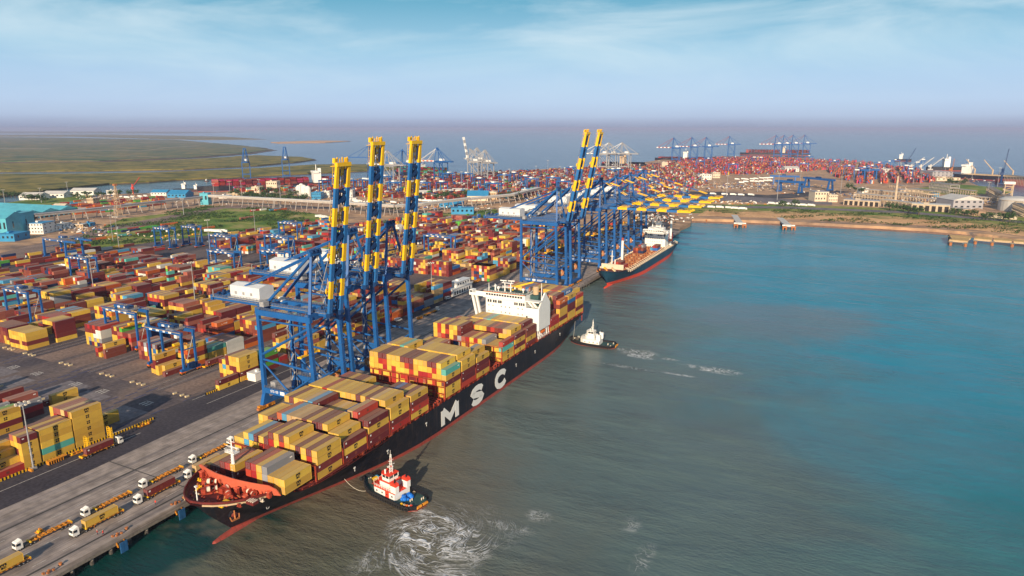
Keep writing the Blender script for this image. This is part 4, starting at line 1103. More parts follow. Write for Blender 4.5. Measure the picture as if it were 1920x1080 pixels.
# mooring gear on the forecastle
def winch(x, y, rz, big=True):
    m = MB(); s = 1.0
    m.cbox((0, 0, .2), (5.2, 2.6, .4), 'lash_red').cbox((-2.0, 0, 1.1), (1.3, 1.8, 1.6), 'lash_red').tube((-1.3, 0, 1.3), (2.6, 0, 1.3), .25, 'dark_steel', 8)
    for xx in (-1.2, .1, 1.4, 2.3): m.tube((xx, 0, 1.3), (xx + .12, 0, 1.3), 1.15, 'lash_red', 12)
    m.tube((-1.05, 0, 1.3), (.1, 0, 1.3), .85, 'winch_white', 12).tube((1.5, 0, 1.3), (2.3, 0, 1.3), .8, 'winch_white', 12)
    w = m.build('mooring_winch', ship, loc=(x, y, 11.5)); w.rotation_euler = (0, 0, rz); return w
for x, y, a in ((-184.5, 139.5, .5), (-188.5, 143.5, .2), (-180.5, 135.8, .9), (-172.2, 136.2, -.6), (-167.2, 140.5, -.2), (-176.5, 139.3, 1.57), (-163.8, 143.0, .1)): winch(x, y, a)
def bollard(x, y, z, mat='lash_red', s=1.0):
    m = MB(); m.cbox((0, 0, .1), (2.2 * s, .9 * s, .2), mat)
    for xx in (-.65, .65): m.tube((xx * s, 0, .2), (xx * s, 0, 1.0 * s), .3 * s, mat, 8).tube((xx * s, 0, 1.0 * s), (xx * s, 0, 1.12 * s), .38 * s, mat, 8)
    return m.build('bollard', ship, loc=(x, y, z))
for i, (x, y) in enumerate(((-186, 136.5), (-182.5, 132.6), (-176, 130.6), (-170, 131.2), (-165, 134.0), (-161.2, 139.5), (-190, 139.5), (-173.5, 133.4), (-179, 132.0), (-168.5, 134.2), (-193, 143.2), (-187.3, 140.8))):
    bollard(x, y, 11.45, 'boom_yellow' if i % 3 == 0 else 'winch_white' if i % 4 == 1 else 'lash_red', .8)
MB().tube((0, 0, 0), (0, 0, 6.5), .22, 'white_paint', 7, .14).cbox((0, 0, 6.4), (.7, .7, .4), 'white_paint').tube((0, 0, 0), (0, 0, .5), .6, 'deck_red', 8).build('jackstaff', ship, loc=(-176.8, 128.2, 12))
r9 = random.Random(4)
for k in range(46):
    yy = r9.uniform(129.5, 143); w_ = max(1, ebw(yy)[0] - 2.2); xx = SHX + r9.uniform(-w_, w_)
    c_ = ('lash_red', 'rust_orange', 'dark_steel', 'winch_white', 'breakwater_red', 'boom_yellow')[r9.choice((0, 0, 0, 1, 1, 2, 2, 3, 4, 5))]
    if k % 3 == 0: MB().tube((0, 0, 0), (0, 0, r9.uniform(.6, 1.6)), r9.uniform(.15, .4), c_, 8).build('deck_fitting', ship, loc=(xx, yy, 11.4))
    else: MB().beam((0, 0, .3), (r9.uniform(-1.4, 1.4), r9.uniform(-1.4, 1.4), r9.uniform(.3, 1.1)), r9.uniform(.2, .8), r9.uniform(.2, .6), c_).build('deck_fitting', ship, loc=(xx, yy, 11.4))
m = MB(); m.cbox((0, 0, .6), (2.4, 1.8, 1.2), 'lash_red').cbox((0, 0, 1.35), (1.8, 1.3, .3), 'boom_yellow').build('hatch_cover', ship, loc=(-169.5, 132.9, 11.5))
m = MB(); m.cbox((0, 0, .5), (3.2, 2.2, 1.0), 'deck_red')
for k in range(4): m.cbox((-1.2 + k * .8, 0, 1.1), (.3, 2.0, .3), 'winch_white')
m.build('vent_box', ship, loc=(-162.8, 137.2, 11.5))
m = MB()
for x, y, a in ((-185, 141.5, 3), (-190.8, 141.2, 2.4), (-171, 138.5, 2.6), (-160.6, 142.2, 2.2), (-174.3, 141.6, 2.2), (-193.2, 145, 2), (-166, 137.4, 1.7), (-179.6, 141.8, 1.8)):
    MB().cbox((x, y, 11.5 + a / 2), (1.2, 1.0, a), 'lash_red').cbox((x, y, 11.55 + a), (1.5, 1.3, .2), 'breakwater_red').build('deck_vent', ship)
# anchor in its pocket
b_, z_ = ebw(140)
m = MB(); m.tube((0, 0, 0), (.7, -.25, 0), 1.7, 'hull_black', 12, 1.5).tube((.7, -.25, 0), (.95, -.3, 0), 1.0, 'boot_red', 10).beam((.9, -.4, 1.8), (1.5, -.8, -1.2), .4, .4, 'rust_orange').beam((1.4, -2.0, -1.0), (1.6, .8, -1.2), .5, .5, 'rust_orange').beam((1.3, -2.0, -1.0), (1.1, -2.3, .3), .35, .35, 'rust_orange').beam((1.6, .8, -1.2), (1.3, 1.1, .2), .35, .35, 'rust_orange')
m.build('anchor', ship, loc=(-170.6, 136.0, 6.2))
m = MB(); m.add([(0, 0, 0), (0, 1.6, 0), (0, 1.6, 1.1), (0, 0, 1.1)], [(0, 1, 2, 3)], 'hull_black')
glyph(m, 'O', (.02, .1, .1), .9, 1.2, .2, 'white_paint', .03)
m.build('draft_mark', ship, loc=(SHX + 6.6, 150.0, 0))
for y, z in ((200, 3.0), (226, 4.5), (312, 4), (336, 4.4), (372, 5), (180, 5.0)):
    MB().cbox((0, 0, 0), (.12, .9, .7), 'white_paint').cbox((.05, 0, -1.0), (.1, .25, .8), 'white_paint').build('hull_mark', ship, loc=(SHX + 21.52 if y > 200 else SHX + 20.6, y, z))
# main deck: coaming, lashing bridges, side stanchions
m = MB(); m.box(-197.6, -158.3, 160, 338.5, 8.35, 9.3, 'deck_red').box(-197.6, -158.3, 358.2, 412, 8.35, 9.3, 'deck_red').box(-194, -160.5, 145.4, 159, 10.9, 11.3, 'deck_red').build('hatch_coaming', ship)
def lashing(y, z0, tall, w0=-198.6, w1=-156.9):
    m = MB(); k = 0; x = w1 - .2
    zt = z0 + tall
    while x > w0:
        m.box(x - .2, x + .2, y, y + .5, z0, zt, 'lash_red')
        x -= 5.01; k += 1
    for z in (z0 + 2.4, zt - 2.6, zt):
        if z > z0 + 1: m.box(w0, w1, y - .05, y + .6, z, z + .16, 'lash_red')
    m.rail([(w0, y, zt), (w1, y, zt)], 1.0, 'lash_red', 2.5, .04)
    for xx in (w1 - 5.2, w1 - .2 - 10.02): m.beam((xx, y + .25, z0), (xx + 4.8, y + .25, z0 + 2.4), .14, .14, 'lash_red')
    m.build('lashing_bridge', ship)
for i, (y0, zb, _) in enumerate(BAYS):
    if i == 0: continue
    lashing(y0 - 1.2, 9.3, 5.6 if i not in (6, 9) else 8.0)
lashing(BAYS[5][0] + 12.4, 9.3, 5.4); lashing(BAYS[8][0] + 12.4, 9.3, 5.4); lashing(BAYS[11][0] + 12.35, 9.3, 5.2); lashing(BAYS[15][0] + 12.4, 8.6, 4.0)
# open hold with cell guides in the two empty bays
for y0 in (230.0, 284.6):
    m = MB(); x = -157.6
    while x > -198.8:
        for yy in (y0 + .2, y0 + 11.6): m.box(x - .09, x + .09, yy, yy + .25, 9.3, 12.0, 'lash_red')
        x -= 2.505
    m.box(-198.5, -157.5, y0 + .1, y0 + .5, 11.6, 11.9, 'lash_red').box(-198.5, -157.5, y0 + 11.5, y0 + 11.9, 11.6, 11.9, 'lash_red')
    m.box(-197.9, -158.0, y0 + .9, y0 + 11, 9.31, 9.36, 'dark_steel')
    for k in range(5): m.box(-197.9, -158.0, y0 + 2.2 + k * 2, y0 + 2.5 + k * 2, 9.4, 9.9, 'lash_red')
    m.build('cell_guides', ship)
# walkway stanchions and rail along the seaward side
y = 152.0; st = None; rb = None
while y < 411:
    b, z = ebw(y); L0 = (SHX + b - .9, y, z - .9)
    if st is None: st = MB().box(-.14, .14, 0, .3, 0, 2.6, 'lash_red').build('stanchion', ship, loc=L0)
    else: clone(st, L0)
    if int(y / 2.9) % 3 == 0:
        L1 = (SHX + b - 1.0, y + 1.2, z - .2)
        if rb is None: rb = MB().cbox((0, 0, 0), (.9, 1.1, 1.3), 'breakwater_red').build('locker', ship, loc=L1)
        else: clone(rb, L1)
    y += 2.9
m = MB()
pts = [(SHX + ebw(y)[0] - .15, y, ebw(y)[1]) for y in range(150, 412, 6)]
m.rail(pts, 1.0, 'lash_red', 2.0, .035); m.build('side_rail', ship)

# ---- bridge block
blk = MB()
blk.box(-191.4, -165.2, 341.5, 355, 8.4, 31.0, 'white_paint')                       # accommodation
blk.box(-165.2, -156.7, 341.3, 357, 14.6, 27.6, 'white_paint')                        # seaward tower
blk.box(-165.2, -158.5, 343, 357, 8.4, 14.6, 'white_paint')
blk.prism_x([(341.3, 27.6), (357, 27.6), (357, 28.4), (350.5, 35.4), (349.6, 35.4), (344.8, 31.0)], -157.5, -156.7, 'white_paint')
acc = blk.build('accommodation_block', ship)
m = MB(); m.box(-196, -162, 340.3, 341.3, 8.4, 13.4, 'grey_roof').build('breakwater_screen', ship)
wh = MB()
wh.box(-192.5, -165.2, 340.4, 352, 31.0, 34.4, 'white_paint')
wh.box(-202.2, -192.5, 340.6, 345, 31.4, 32.1, 'white_paint').box(-165.2, -156.7, 341.2, 345.5, 31.0, 31.6, 'white_paint')
wh.box(-202.2, -192.5, 340.6, 340.8, 32.1, 33.1, 'white_paint').box(-202.2, -192.5, 344.8, 345, 32.1, 33.1, 'white_paint')
wh.box(-202.2, -199.8, 340.8, 344.8, 32.1, 34.5, 'white_paint')
whl = wh.build('wheelhouse', ship)
bits('window', whl, [(-190.6 + k * 1.72, -189.3 + k * 1.72, 340.34, 340.4, 32.7, 33.8) for k in range(14)] + [(-201.9, -200.1, 340.74, 340.8, 33.1, 34.1)], 'glass_dark')
wl_ = [(x, x + wd, 341.42, 341.5, z0, z1) for (xs, z0, z1, wd) in (((-190.2, -188.6, -186.6, -185.2, -183.2, -181.9), 28.2, 29.9, 1.1), ((-172.6, -171.3, -169.6, -168.3, -166.9), 28.2, 29.9, 1.0)) for x in xs]
wl_ += [(-189.6 + k * 2.75, -189.05 + k * 2.75, 341.42, 341.5, z, z + .7) for z in (26.0, 22.6, 19.2, 15.8) for k in range(9) if (k + int(z)) % 4] + [(-164.9, -163.8, 341.22, 341.3, z, z + 2.2) for z in (16.5, 20.5)]
bits('window', acc, wl_, 'glass_dark')
for x in (-198.6, -196.0): MB().beam((x - 2.0, 342.0, 31.4), (x + 3.2, 342.0, 9.4), 1.3, 1.3, 'white_paint').build('wing_strut', ship)
MB().beam((-164.4, 343, 31.0), (-160.8, 343, 27.4), .9, 1.0, 'white_paint').build('wing_strut', ship); MB().beam((-162.0, 343, 31.0), (-158.4, 343, 27.4), .9, 1.0, 'white_paint').build('wing_strut', ship)
m = MB(); m.box(-192.6, -165, 340.3, 340.4, 34.45, 34.75, 'safety_orange').box(-192.4, -165.3, 340.6, 351.8, 34.41, 34.5, 'sheet_cyan' if 0 else 'tug_green')
m.box(-165.0, -157.6, 341.6, 356.6, 27.61, 27.68, 'tug_green').box(-192.2, -166.4, 352.1, 354.8, 31.01, 31.1, 'tug_green')
m.rail([(-192.4, 340.7, 34.5), (-165.4, 340.7, 34.5), (-165.4, 351.7, 34.5), (-192.4, 351.7, 34.5), (-192.4, 340.7, 34.5)], 1.1, 'white_paint', 1.6, .05)
m.rail([(-165, 341.5, 27.7), (-157.7, 341.5, 27.7)], 1.1, 'white_paint', 1.5, .05)
m.build('top_deck', ship)
for x, y, h in ((-190.6, 344, 4.6), (-187.6, 346, 4.0), (-186.6, 345, 3.2), (-159.2, 350, 6.2)): MB().tube((x, y, 34.0 if y < 350 else 28), (x, y, 34.5 + h), .28, 'white_paint', 6, .14).build('antenna', ship)
for x, y in ((-184.9, 345.2), (-169.5, 347), (-188.9, 349.2)): MB().sphere((x, y, 36.4), .9, 'white_paint', 10).tube((x, y, 34.5), (x, y, 35.6), .3, 'white_paint', 6).build('radome', ship)
m = MB()
for x in (-181, -177.2): m.tube((x, 346, 34.5), (x, 346, 39.6), .4, 'white_paint', 8, .3)
m.cbox((-179.1, 346, 37.2), (6.4, 2.0, .25), 'white_paint').cbox((-179.1, 346, 39.7), (7.2, 1.6, .25), 'white_paint').beam((-184, 346, 40.9), (-179.8, 346, 40.9), .4, .5, 'white_paint').beam((-178.6, 345.2, 41.2), (-174.8, 346.4, 41.2), .4, .5, 'white_paint')
m.tube((-182, 346, 39.8), (-182, 346, 41), .15, 'white_paint', 5).tube((-176.6, 346, 39.8), (-176.6, 346, 41.3), .15, 'white_paint', 5)
m.rail([(-182.2, 345.1, 37.3), (-176, 345.1, 37.3)], 1, 'white_paint', 1.2, .05)
for k in range(9): m.cbox((-182 + k * .8, 349 + (k % 3), 35.4 + (k % 2) * .6), (.7, .8, 1.2), ('boom_yellow', 'white_paint', 'dark_steel')[k % 3])
m.build('radar_mast', ship)
m = MB(); m.box(-169.6, -160, 347.4, 356.8, 27.68, 33.6, 'tug_green').lathe((-163.2, 351, 33.6), [(1.7, 0), (1.7, 4.4), (1.55, 4.6)], 'tan_paint', 14)
m.lathe((-166.6, 352, 33.6), [(.7, 0), (.7, 3.8)], 'dark_steel', 10).lathe((-167.8, 350, 33.6), [(.4, 0), (.4, 3.2)], 'galvanised', 8).lathe((-160.8, 354, 33.6), [(.4, 0), (.4, 3.6)], 'galvanised', 8)
m.build('funnel', ship)
m = MB(); m.beam((-178, 352.5, 36.2), (-167, 355.0, 39.6), .7, .8, 'boom_yellow').beam((-178, 353.8, 36.2), (-167, 356.3, 39.6), .5, .6, 'boom_yellow').tube((-178, 353, 31), (-178, 353, 36.5), .6, 'boom_yellow', 8)
for k in range(6): m.beam((-177 + k * 1.8, 352.6 + k * .4, 36.4 + k * .55), (-176.4 + k * 1.8, 354.2 + k * .4, 36.4 + k * .55), .12, .12, 'boom_yellow')
m.build('deck_crane', ship)
# lifeboat recess beside the tower
m = MB(); m.cbox((-159.6, 349, 10.6), (3.0, 9, .3), 'white_paint')
prof = [(-4.4, .2), (-3.6, 1.0), (-1.2, 1.35), (2.4, 1.35), (4.2, .8), (4.6, .1)]
for a, b in zip(prof[:-1], prof[1:]): m.tube((-158.6, 349 + a[0], 12.3), (-158.6, 349 + b[0], 12.3), a[1], 'safety_orange', 10, b[1])
m.cbox((-158.6, 346.2, 13.7), (1.3, 1.5, .9), 'safety_orange').build('lifeboat', ship)
m = MB()
for y in (342.0, 344.4, 353.6, 356.2): m.beam((-157.2, y, 9.0), (-157.6, y, 14.4), .35, .35, 'white_paint').beam((-157.2, y, 14.2), (-160.4, y, 14.4), .35, .35, 'white_paint')
m.rail([(-157.0, 341.6, 9.1), (-157.0, 356.8, 9.1)], 1.1, 'white_paint', 1.3, .07).rail([(-157.6, 341.6, 11.8), (-157.6, 345, 11.8)], 1.1, 'white_paint', 1, .06)
for k in range(5): m.cbox((-157.4, 342.2 + k * 1.3, 10.5 + (k % 2)), (.5, .6, .9), 'white_paint')
m.build('boat_davit', ship)
m = MB()
for x in (-157.6, -160.2): m.beam((x, 411.8, 3.0), (x, 411.8, 9.5), .4, .4, 'lash_red')
m.box(-199, -157, 411.9, 412.4, 8.6, 9.6, 'lash_red').build('stern_frame', ship)

# ================================================================== THE SMALLER SHIP
s2 = empty('feeder_ship', (0, 0, 0), label='teal hulled feeder ship with bright red boot top and cream bridge at the far berth', cat='container ship')
SX2 = -187.2
edge2 = loft_hull(s2, SX2, 13.6, 549, 538, 748, -5, 5.6, 9.2, 26, ('ship_teal', 'bright_red', 'deck_red'), -1.6, 78, 36)
def eb2(y):
    for a, b in zip(edge2[:-1], edge2[1:]):
        if a[1] <= y <= b[1]:
            t = (y - a[1]) / (b[1] - a[1]); return a[0] + (b[0] - a[0]) * t, a[2] + (b[2] - a[2]) * t
    return edge2[-1][0], edge2[-1][2]
y = 566; pd = {}
while y < 742:
    b, z = eb2(y)
    for s in (1, -1):
        L0 = (SX2 + s * (b - .7), y, z)
        if s not in pd: pd[s] = MB().cbox((0, 0, .4), (1.1, 1.6, 2.4), 'cream_wall').beam((-s * .5, 0, 1.4), (-s * 2.9, 0, 2.4), .4, .5, 'cream_wall').build('side_pedestal', s2, loc=L0)
        else: clone(pd[s], L0)
    y += 5.6
m = MB(); m.box(SX2 - 10, SX2 + 10, 560.0, 561.2, 8.0, 12.4, 'cream_wall').build('breakwater', s2)
m = MB(); m.tube((SX2 - 1.5, 563, 8), (SX2 - 1.5, 563, 24), .6, 'white_paint', 8, .3).cbox((SX2 - 1.5, 563, 19), (3, 1.4, .3), 'white_paint').tube((SX2 + 1, 564, 8), (SX2 + 1, 564, 16), .5, 'white_paint', 8).build('foremast', s2)
m = MB(); m.tube((SX2 - 3, 596, 6), (SX2 - 3, 596, 28), 1.25, 'white_paint', 10, 1.1).tube((SX2 - 3, 596, 28), (SX2 - 3, 596, 30.5), 1.3, 'boot_red', 10, 1.0).beam((SX2 - 3.8, 597, 26), (SX2 - 3.8, 622, 15), 1.0, 1.3, 'gear_orange').build('ship_crane', s2)
m = MB(); m.tube((SX2 + 11.2, 716, 6), (SX2 + 11.2, 716, 33), 1.3, 'white_paint', 10, 1.1).build('ship_crane', s2)
for k in range(9):
    y0 = 568 + k * 14.4
    if y0 > 690: break
    m = MB(); m.box(SX2 - 10.6, SX2 + 10.6, y0, y0 + 12.6, 5.2, 6.5, 'deck_red')
    for j in range(5): m.box(SX2 - 10.2, SX2 + 10.2, y0 + .8 + j * 2.5, y0 + 1.6 + j * 2.5, 6.5, 7.1, 'rust_orange')
    for j in range(9): m.cbox((SX2 - 9.6 + j * 2.4, y0 + 13.1, 7.0), (1.1, .6, 1.4), 'tan_paint' if (j + k) % 3 == 0 else 'deck_red'); m.cbox((SX2 - 9.6 + j * 2.4, y0 + 6, 6.9), (.8, 3.0, .4), 'tan_paint' if (j * 3 + k) % 4 == 0 else 'dark_steel')
    m.build('hatch_cover', s2)
m = MB(); m.box(SX2 - 11, SX2 + 10.5, 697, 711, 5, 22, 'white_paint').box(SX2 - 13.4, SX2 + 13.4, 696.4, 702, 21.6, 24.6, 'white_paint').box(SX2 - 8, SX2 + 8, 697, 706, 24.6, 27.0, 'white_paint')
m.prism_y([(SX2 - 13.4, 21.6), (SX2 - 9.5, 21.6), (SX2 - 9.5, 17.5)], 697, 701, 'white_paint').prism_y([(SX2 + 9.0, 17.5), (SX2 + 9.0, 21.6), (SX2 + 13.4, 21.6)], 697, 701, 'white_paint')
b2 = m.build('bridge_house', s2)
bits('window', b2, [(SX2 - 12.6 + k * 1.9, SX2 - 11.4 + k * 1.9, 696.3, 696.4, 22.9, 23.9) for k in range(13)] + [(SX2 + x, SX2 + x + 1.2, 696.9, 697, 18.6, 20.0) for x in (-8, -6, -4.4, 2.6, 4.4, 6.2)] + [(SX2 - 8 + k * 2.4, SX2 - 7.4 + k * 2.4, 696.9, 697, z, z + .7) for z in (15.5, 12.2, 9.0) for k in range(7)], 'glass_dark')
m = MB()
for x in (-5.2, 3.0): m.tube((SX2 + x, 703, 27), (SX2 + x, 703, 33.5), .55, 'white_paint', 8).beam((SX2 + x, 703, 33), (SX2 + x, 711, 30), .5, .5, 'white_paint')
m.beam((SX2 - 5.2, 703, 33.4), (SX2 + 3.0, 703, 33.4), .8, .6, 'white_paint').tube((SX2 - 1, 704, 27), (SX2 - 1, 704, 37), .3, 'white_paint', 6).box(SX2 - 3, SX2 + 2, 707, 713, 22, 30, 'white_paint').beam((SX2 + 4, 703, 30.5), (SX2 + 8, 703, 30.5), .3, .3, 'white_paint').tube((SX2 + 6, 703, 27), (SX2 + 6, 703, 31), .2, 'white_paint', 5)
m.build('funnel_and_mast', s2)
m = MB()
for a, b in (((-3.5, .3), (-2.6, 1.1)), ((-2.6, 1.1), (2.4, 1.1)), ((2.4, 1.1), (3.4, .4))): m.tube((SX2 + 12.3, 713 + a[0], 12.6), (SX2 + 12.3, 713 + b[0], 12.6), a[1], 'safety_orange', 8, b[1])
m.build('lifeboat', s2)
m = MB(); pts = [(SX2 + eb2(y)[0] - .2, y, eb2(y)[1]) for y in range(560, 746, 6)]
m.rail(pts, 1.0, 'cream_wall', 3.0, .05).build('side_rail', s2)
m = MB(); m.cbox((SX2 + 13.3, 690, -.2), (.15, 12, .9), 'white_paint').cbox((SX2 + 5.2, 551.5, 5.4), (.2, 2.6, .7), 'white_paint').build('hull_mark', s2)
m = MB()
for i in range(14): MB().cbox((SX2 - 7 + (i * 5.3) % 14, 548 + (i * 2.7) % 11, 9.0), (1.0, 1.4, 1.3), ('gear_orange', 'cream_wall', 'boom_yellow')[i % 3]).build('mooring_gear', s2)

# its cargo
S2C = []
for x, y, n, pal in ((-5, 572, 1, 'red maroon'), (-2.4, 572, 2, 'red brown'), (.2, 572, 2, 'maroon red'), (2.8, 572, 2, 'brown maroon'), (5.4, 572, 1, 'red red'),
                     (-8, 650, 2, 'maroon brown'), (-5.4, 650, 2, 'brown orange'), (-2.8, 650, 1, 'navy'), (-.2, 650, 2, 'navy brown'), (3, 672, 1, 'sky'), (5.6, 672, 2, 'blue red'), (8.2, 672, 2, 'blue brown'),
                     (-8, 668, 2, 'brown red'), (-5.4, 668, 2, 'red grey'), (4, 728, 3, 'red red red'), (6.6, 728, 4, 'red red red red'), (-4, 728, 2, 'brown red'), (0, 728, 3, 'red red red')):
    for t in range(n):
        c = pal.split()[t % len(pal.split())]
        S2C.append((SX2 + x, y, 7.2 + t * 2.6, 12.19, 2.56, c, 1, None, None))
o = bulk('cargo_boxes', S2C)
tag(o, 'red, brown and blue containers stowed on the teal feeder ship', 'containers', kind='stuff')
# ================================================================== SHIP-TO-SHORE CRANES  (local: x across the quay with the water rail at 0, y along it, z up)
def band_beam(mb, p, q, w, h, n, first='boom_blue'):
    p = Vector(p); q = Vector(q)
    other = 'boom_yellow' if first == 'boom_blue' else 'boom_blue'
    for i in range(n):
        mb.beam(p.lerp(q, i / n), p.lerp(q, (i + 1) / n), w, h, first if i % 2 == 0 else other)
def sts(y, H, up, name_txt, label, Lb=72, lean=7.5, s=9.6, col='crane_blue', apex=None, group='ship-to-shore cranes on the quay', dark='crane_blue_dark'):
    root = empty('quay_crane', (-206.5, y, 0.06), label=label, cat='crane', group=group)
    LS = -31.5; top = H - 1.5; ap = apex or (H + 25)
    # bogies and sills
    for x in (0, LS):
        for yy in (-s, s):
            m = MB(); m.box(x - .8, x + .8, yy - 4.6, yy + 4.6, 1.9, 2.7, 'gear_orange')
            for k in range(8):
                cy_ = yy - 4.4 + k * 1.26
                m.tube((x - .35, cy_, .55), (x + .35, cy_, .55), .55, 'dark_steel', 8)
                m.cbox((x, cy_, 1.2), (1.5, .9, .8), 'gear_orange')
            for k in range(3): m.cbox((x + (.9 if k % 2 else -.9), yy - 3 + k * 3, 1.9), (.7, .8, .9), 'gear_orange')
            m.cbox((x, yy - 4.9 if yy < 0 else yy + 4.9, 1.3), (1.4, .7, 1.0), 'rust_orange')
            m.build('bogie', root)
        m = MB(); m.box(x - 1.0, x + 1.0, -s - 2.2, s + 2.2, 2.7, 4.6, col)
        for yy in (-s, s): m.prism_x([(yy - 2.8, 2.7), (yy + 2.8, 2.7), (yy + 1.1, 7.6), (yy - 1.1, 7.6)], x - .95, x + .95, col)
        m.build('sill_beam', root)
    def legx(x, z): return x * (1 - 0) - (1.7 * max(0, (z - 20) / (top - 20)) if x == 0 else 0)
    for x in (0, LS):
        for yy in (-s, s):
            m = MB(); m.beam((x, yy, 7.4), (legx(x, top), yy, top), 2.0, 1.7, col, 1.6, 1.5)
            for z in (13, 22, 31, 40): m.cbox((legx(x, z), yy, z), (1.75, 2.2, .25), col)
            m.build('leg', root)
    for yy in (-s, s):
        # lower portal beam
        m = MB(); m.box(LS + .8, -.8, yy - .8, yy + .8, 8.3, 10.9, col)
        m.rail([(LS + 1, yy - 1.0, 10.95), (-1, yy - 1.0, 10.95)], 1.1, 'rail_grey', 1.6, .06).rail([(LS + 1, yy + 1.0, 10.95), (-1, yy + 1.0, 10.95)], 1.1, 'rail_grey', 1.6, .06)
        pb = m.build('portal_beam', root)
        if yy < 0:
            m = MB(); word(m, name_txt, (LS + 4.5, yy - .8, 9.3), 1.05, .55, .25, .16, 'white_paint', 'y', .03)
            m.box(LS + 10.4, LS + 13, yy - .84, yy - .8, 8.9, 10.5, 'white_paint')
            for k in range(3): m.box(LS + 14.4, LS + 20.0 - k * .8, yy - .84, yy - .8, 10.0 - k * .5, 10.25 - k * .5, 'white_paint')
            m.box(LS + 22, LS + 22.5, yy - .84, yy - .8, 8.9, 10.3, 'white_paint').box(LS + 21.6, LS + 22.9, yy - .84, yy - .8, 8.7, 9.0, 'white_paint')
            m.build('crane_number', pb)
        # pipes and braces
        mz = 24.5
        for (p_, q_, r_) in (((LS, yy, mz), (legx(0, mz) - .4, yy, mz - 1.5), .5), ((LS, yy, mz + 2), (legx(0, top), yy, top - 3.5), .62), ((LS, yy, mz - 1.5), (LS * .52, yy, 11), .42),
                             ((0, yy, mz - 3), (LS * .48, yy, 11), .42), ((LS, yy, top - 3.2), (legx(0, top) - .2, yy, top - 3.0), .45)):
            MB().tube(p_, q_, r_, col, 8).build('brace', root)
        m = MB(); m.box(LS - .9, 0, yy - .9, yy + .9, top - .9, top + 1.7, col)
        m.rail([(LS, yy - 1, top + 1.75), (-1, yy - 1, top + 1.75)], 1.1, 'rail_grey', 1.6, .06)
        m.build('upper_beam', root)
    for x in (legx(0, top), LS):
        m = MB(); m.box(x - 1.1, x + 1.1, -s - .85, s + .85, top - .2, top + 2.6, col)
        m.rail([(x - 1.2, -s, top + 2.65), (x - 1.2, s, top + 2.65)], 1.1, 'rail_grey', 1.6, .06)
        m.build('cross_beam', root)
    # stair tower and lift
    m = MB()
    for k in range(8):
        z = 8 + k * (top - 10) / 8; dz = (top - 10) / 8; a = 1 if k % 2 else -1
        m.beam((LS + 1.6, s - 3 + a * 1.4, z), (LS + 1.6, s - 3 - a * 1.4, z + dz), .7, .12, 'galvanised').cbox((LS + 1.6, s - 3 - a * 1.8, z + dz), (1.2, .9, .1), 'galvanised')
    m.beam((LS + 2.3, s - 5, 5), (LS + 2.3, s - 5, top), .12, .12, 'galvanised').beam((LS + 2.3, s - 1, 5), (LS + 2.3, s - 1, top), .12, .12, 'galvanised').build('stair_tower', root)
    # girder
    g = 3.55; back = -67.5 if H > 50 else -67
    for yy in (-g, g):
        m = MB(); m.box(back, 5.0, yy - .65, yy + .65, H - .4, H + 1.7, col)
        m.rail([(back, yy + (1.2 if yy > 0 else -1.2), H + 1.2), (4.0, yy + (1.2 if yy > 0 else -1.2), H + 1.2)], 1.2, 'rail_grey', 1.8, .06)
        m.box(back, 4, yy + (.65 if yy > 0 else -1.5), yy + (1.5 if yy > 0 else -.65), H + 1.05, H + 1.15, 'galvanised')
        m.build('trolley_girder', root)
    m = MB(); m.box(back - 1, back + .6, -g - 1.4, g + 1.4, H - .6, H + 1.8, col)
    for k in range(5): m.cbox((back + .5 + k * 1.6, (-1) ** k * 2.2, H + 2.4), (1.1, 1.4, 1.4), dark)
    m.beam((back + 1, -g - 1.2, H + 4.6), (back + 1, g + 1.2, H + 4.6), .3, .3, 'galvanised').beam((back + 1, -g - 1.2, H + 1), (back + 1, -g - 1.2, H + 4.6), .3, .3, 'galvanised').beam((back + 1, g + 1.2, H + 1), (back + 1, g + 1.2, H + 4.6), .3, .3, 'galvanised')
    for x in (-60, -52, -44, -26, -18, -9): m.box(x - .3, x + .3, -g, g, H + .2, H + 1.2, col)
    m.build('girder_end', root)
    # festoon and catwalk gear under the back reach
    m = MB()
    for k in range(22): m.cbox((back + 2 + k * 1.1, g + 2.1, H - .9 - (k % 2) * .5), (.25, .25, 1.6), 'galvanised')
    m.box(back + 1, back + 26, g + 1.9, g + 2.3, H, H + .2, 'galvanised').build('festoon', root)
    m = MB(); hx0, hx1 = -54.5, -35.5
    m.prism_x([(-4.4, H + 2.4), (4.4, H + 2.4), (4.4, H + 8.0), (0, H + 8.9), (-4.4, H + 8.0)], hx0, hx1, 'grey_roof')
    m.box(hx0 - .06, hx0, -2.6, 3.2, H + 3.4, H + 7.0, 'white_paint').box(hx0 - .5, hx1 + 1, -5.6, 5.6, H + 2.1, H + 2.38, 'galvanised')
    m.rail([(hx0 - .5, -5.5, H + 2.4), (hx1 + 1, -5.5, H + 2.4)], 1.1, 'rail_grey', 2, .05)
    for k in range(3): m.box(hx0 + 3 + k * 5, hx0 + 4.4 + k * 5, -4.46, -4.4, H + 4, H + 5.4, 'galvanised')
    m.build('machinery_house', root)
    MB().box(-31, -28.4, -g - 5.5, -g - 2.2, top + 2.7, top + 5.0, 'galvanised').build('electrical_house', root); MB().box(-30.6, -28.8, 2.2, 5, top + 2.7, top + 4.8, 'white_paint').build('electrical_house', root)
    # A-frame
    ax = legx(0, top) - 2.6
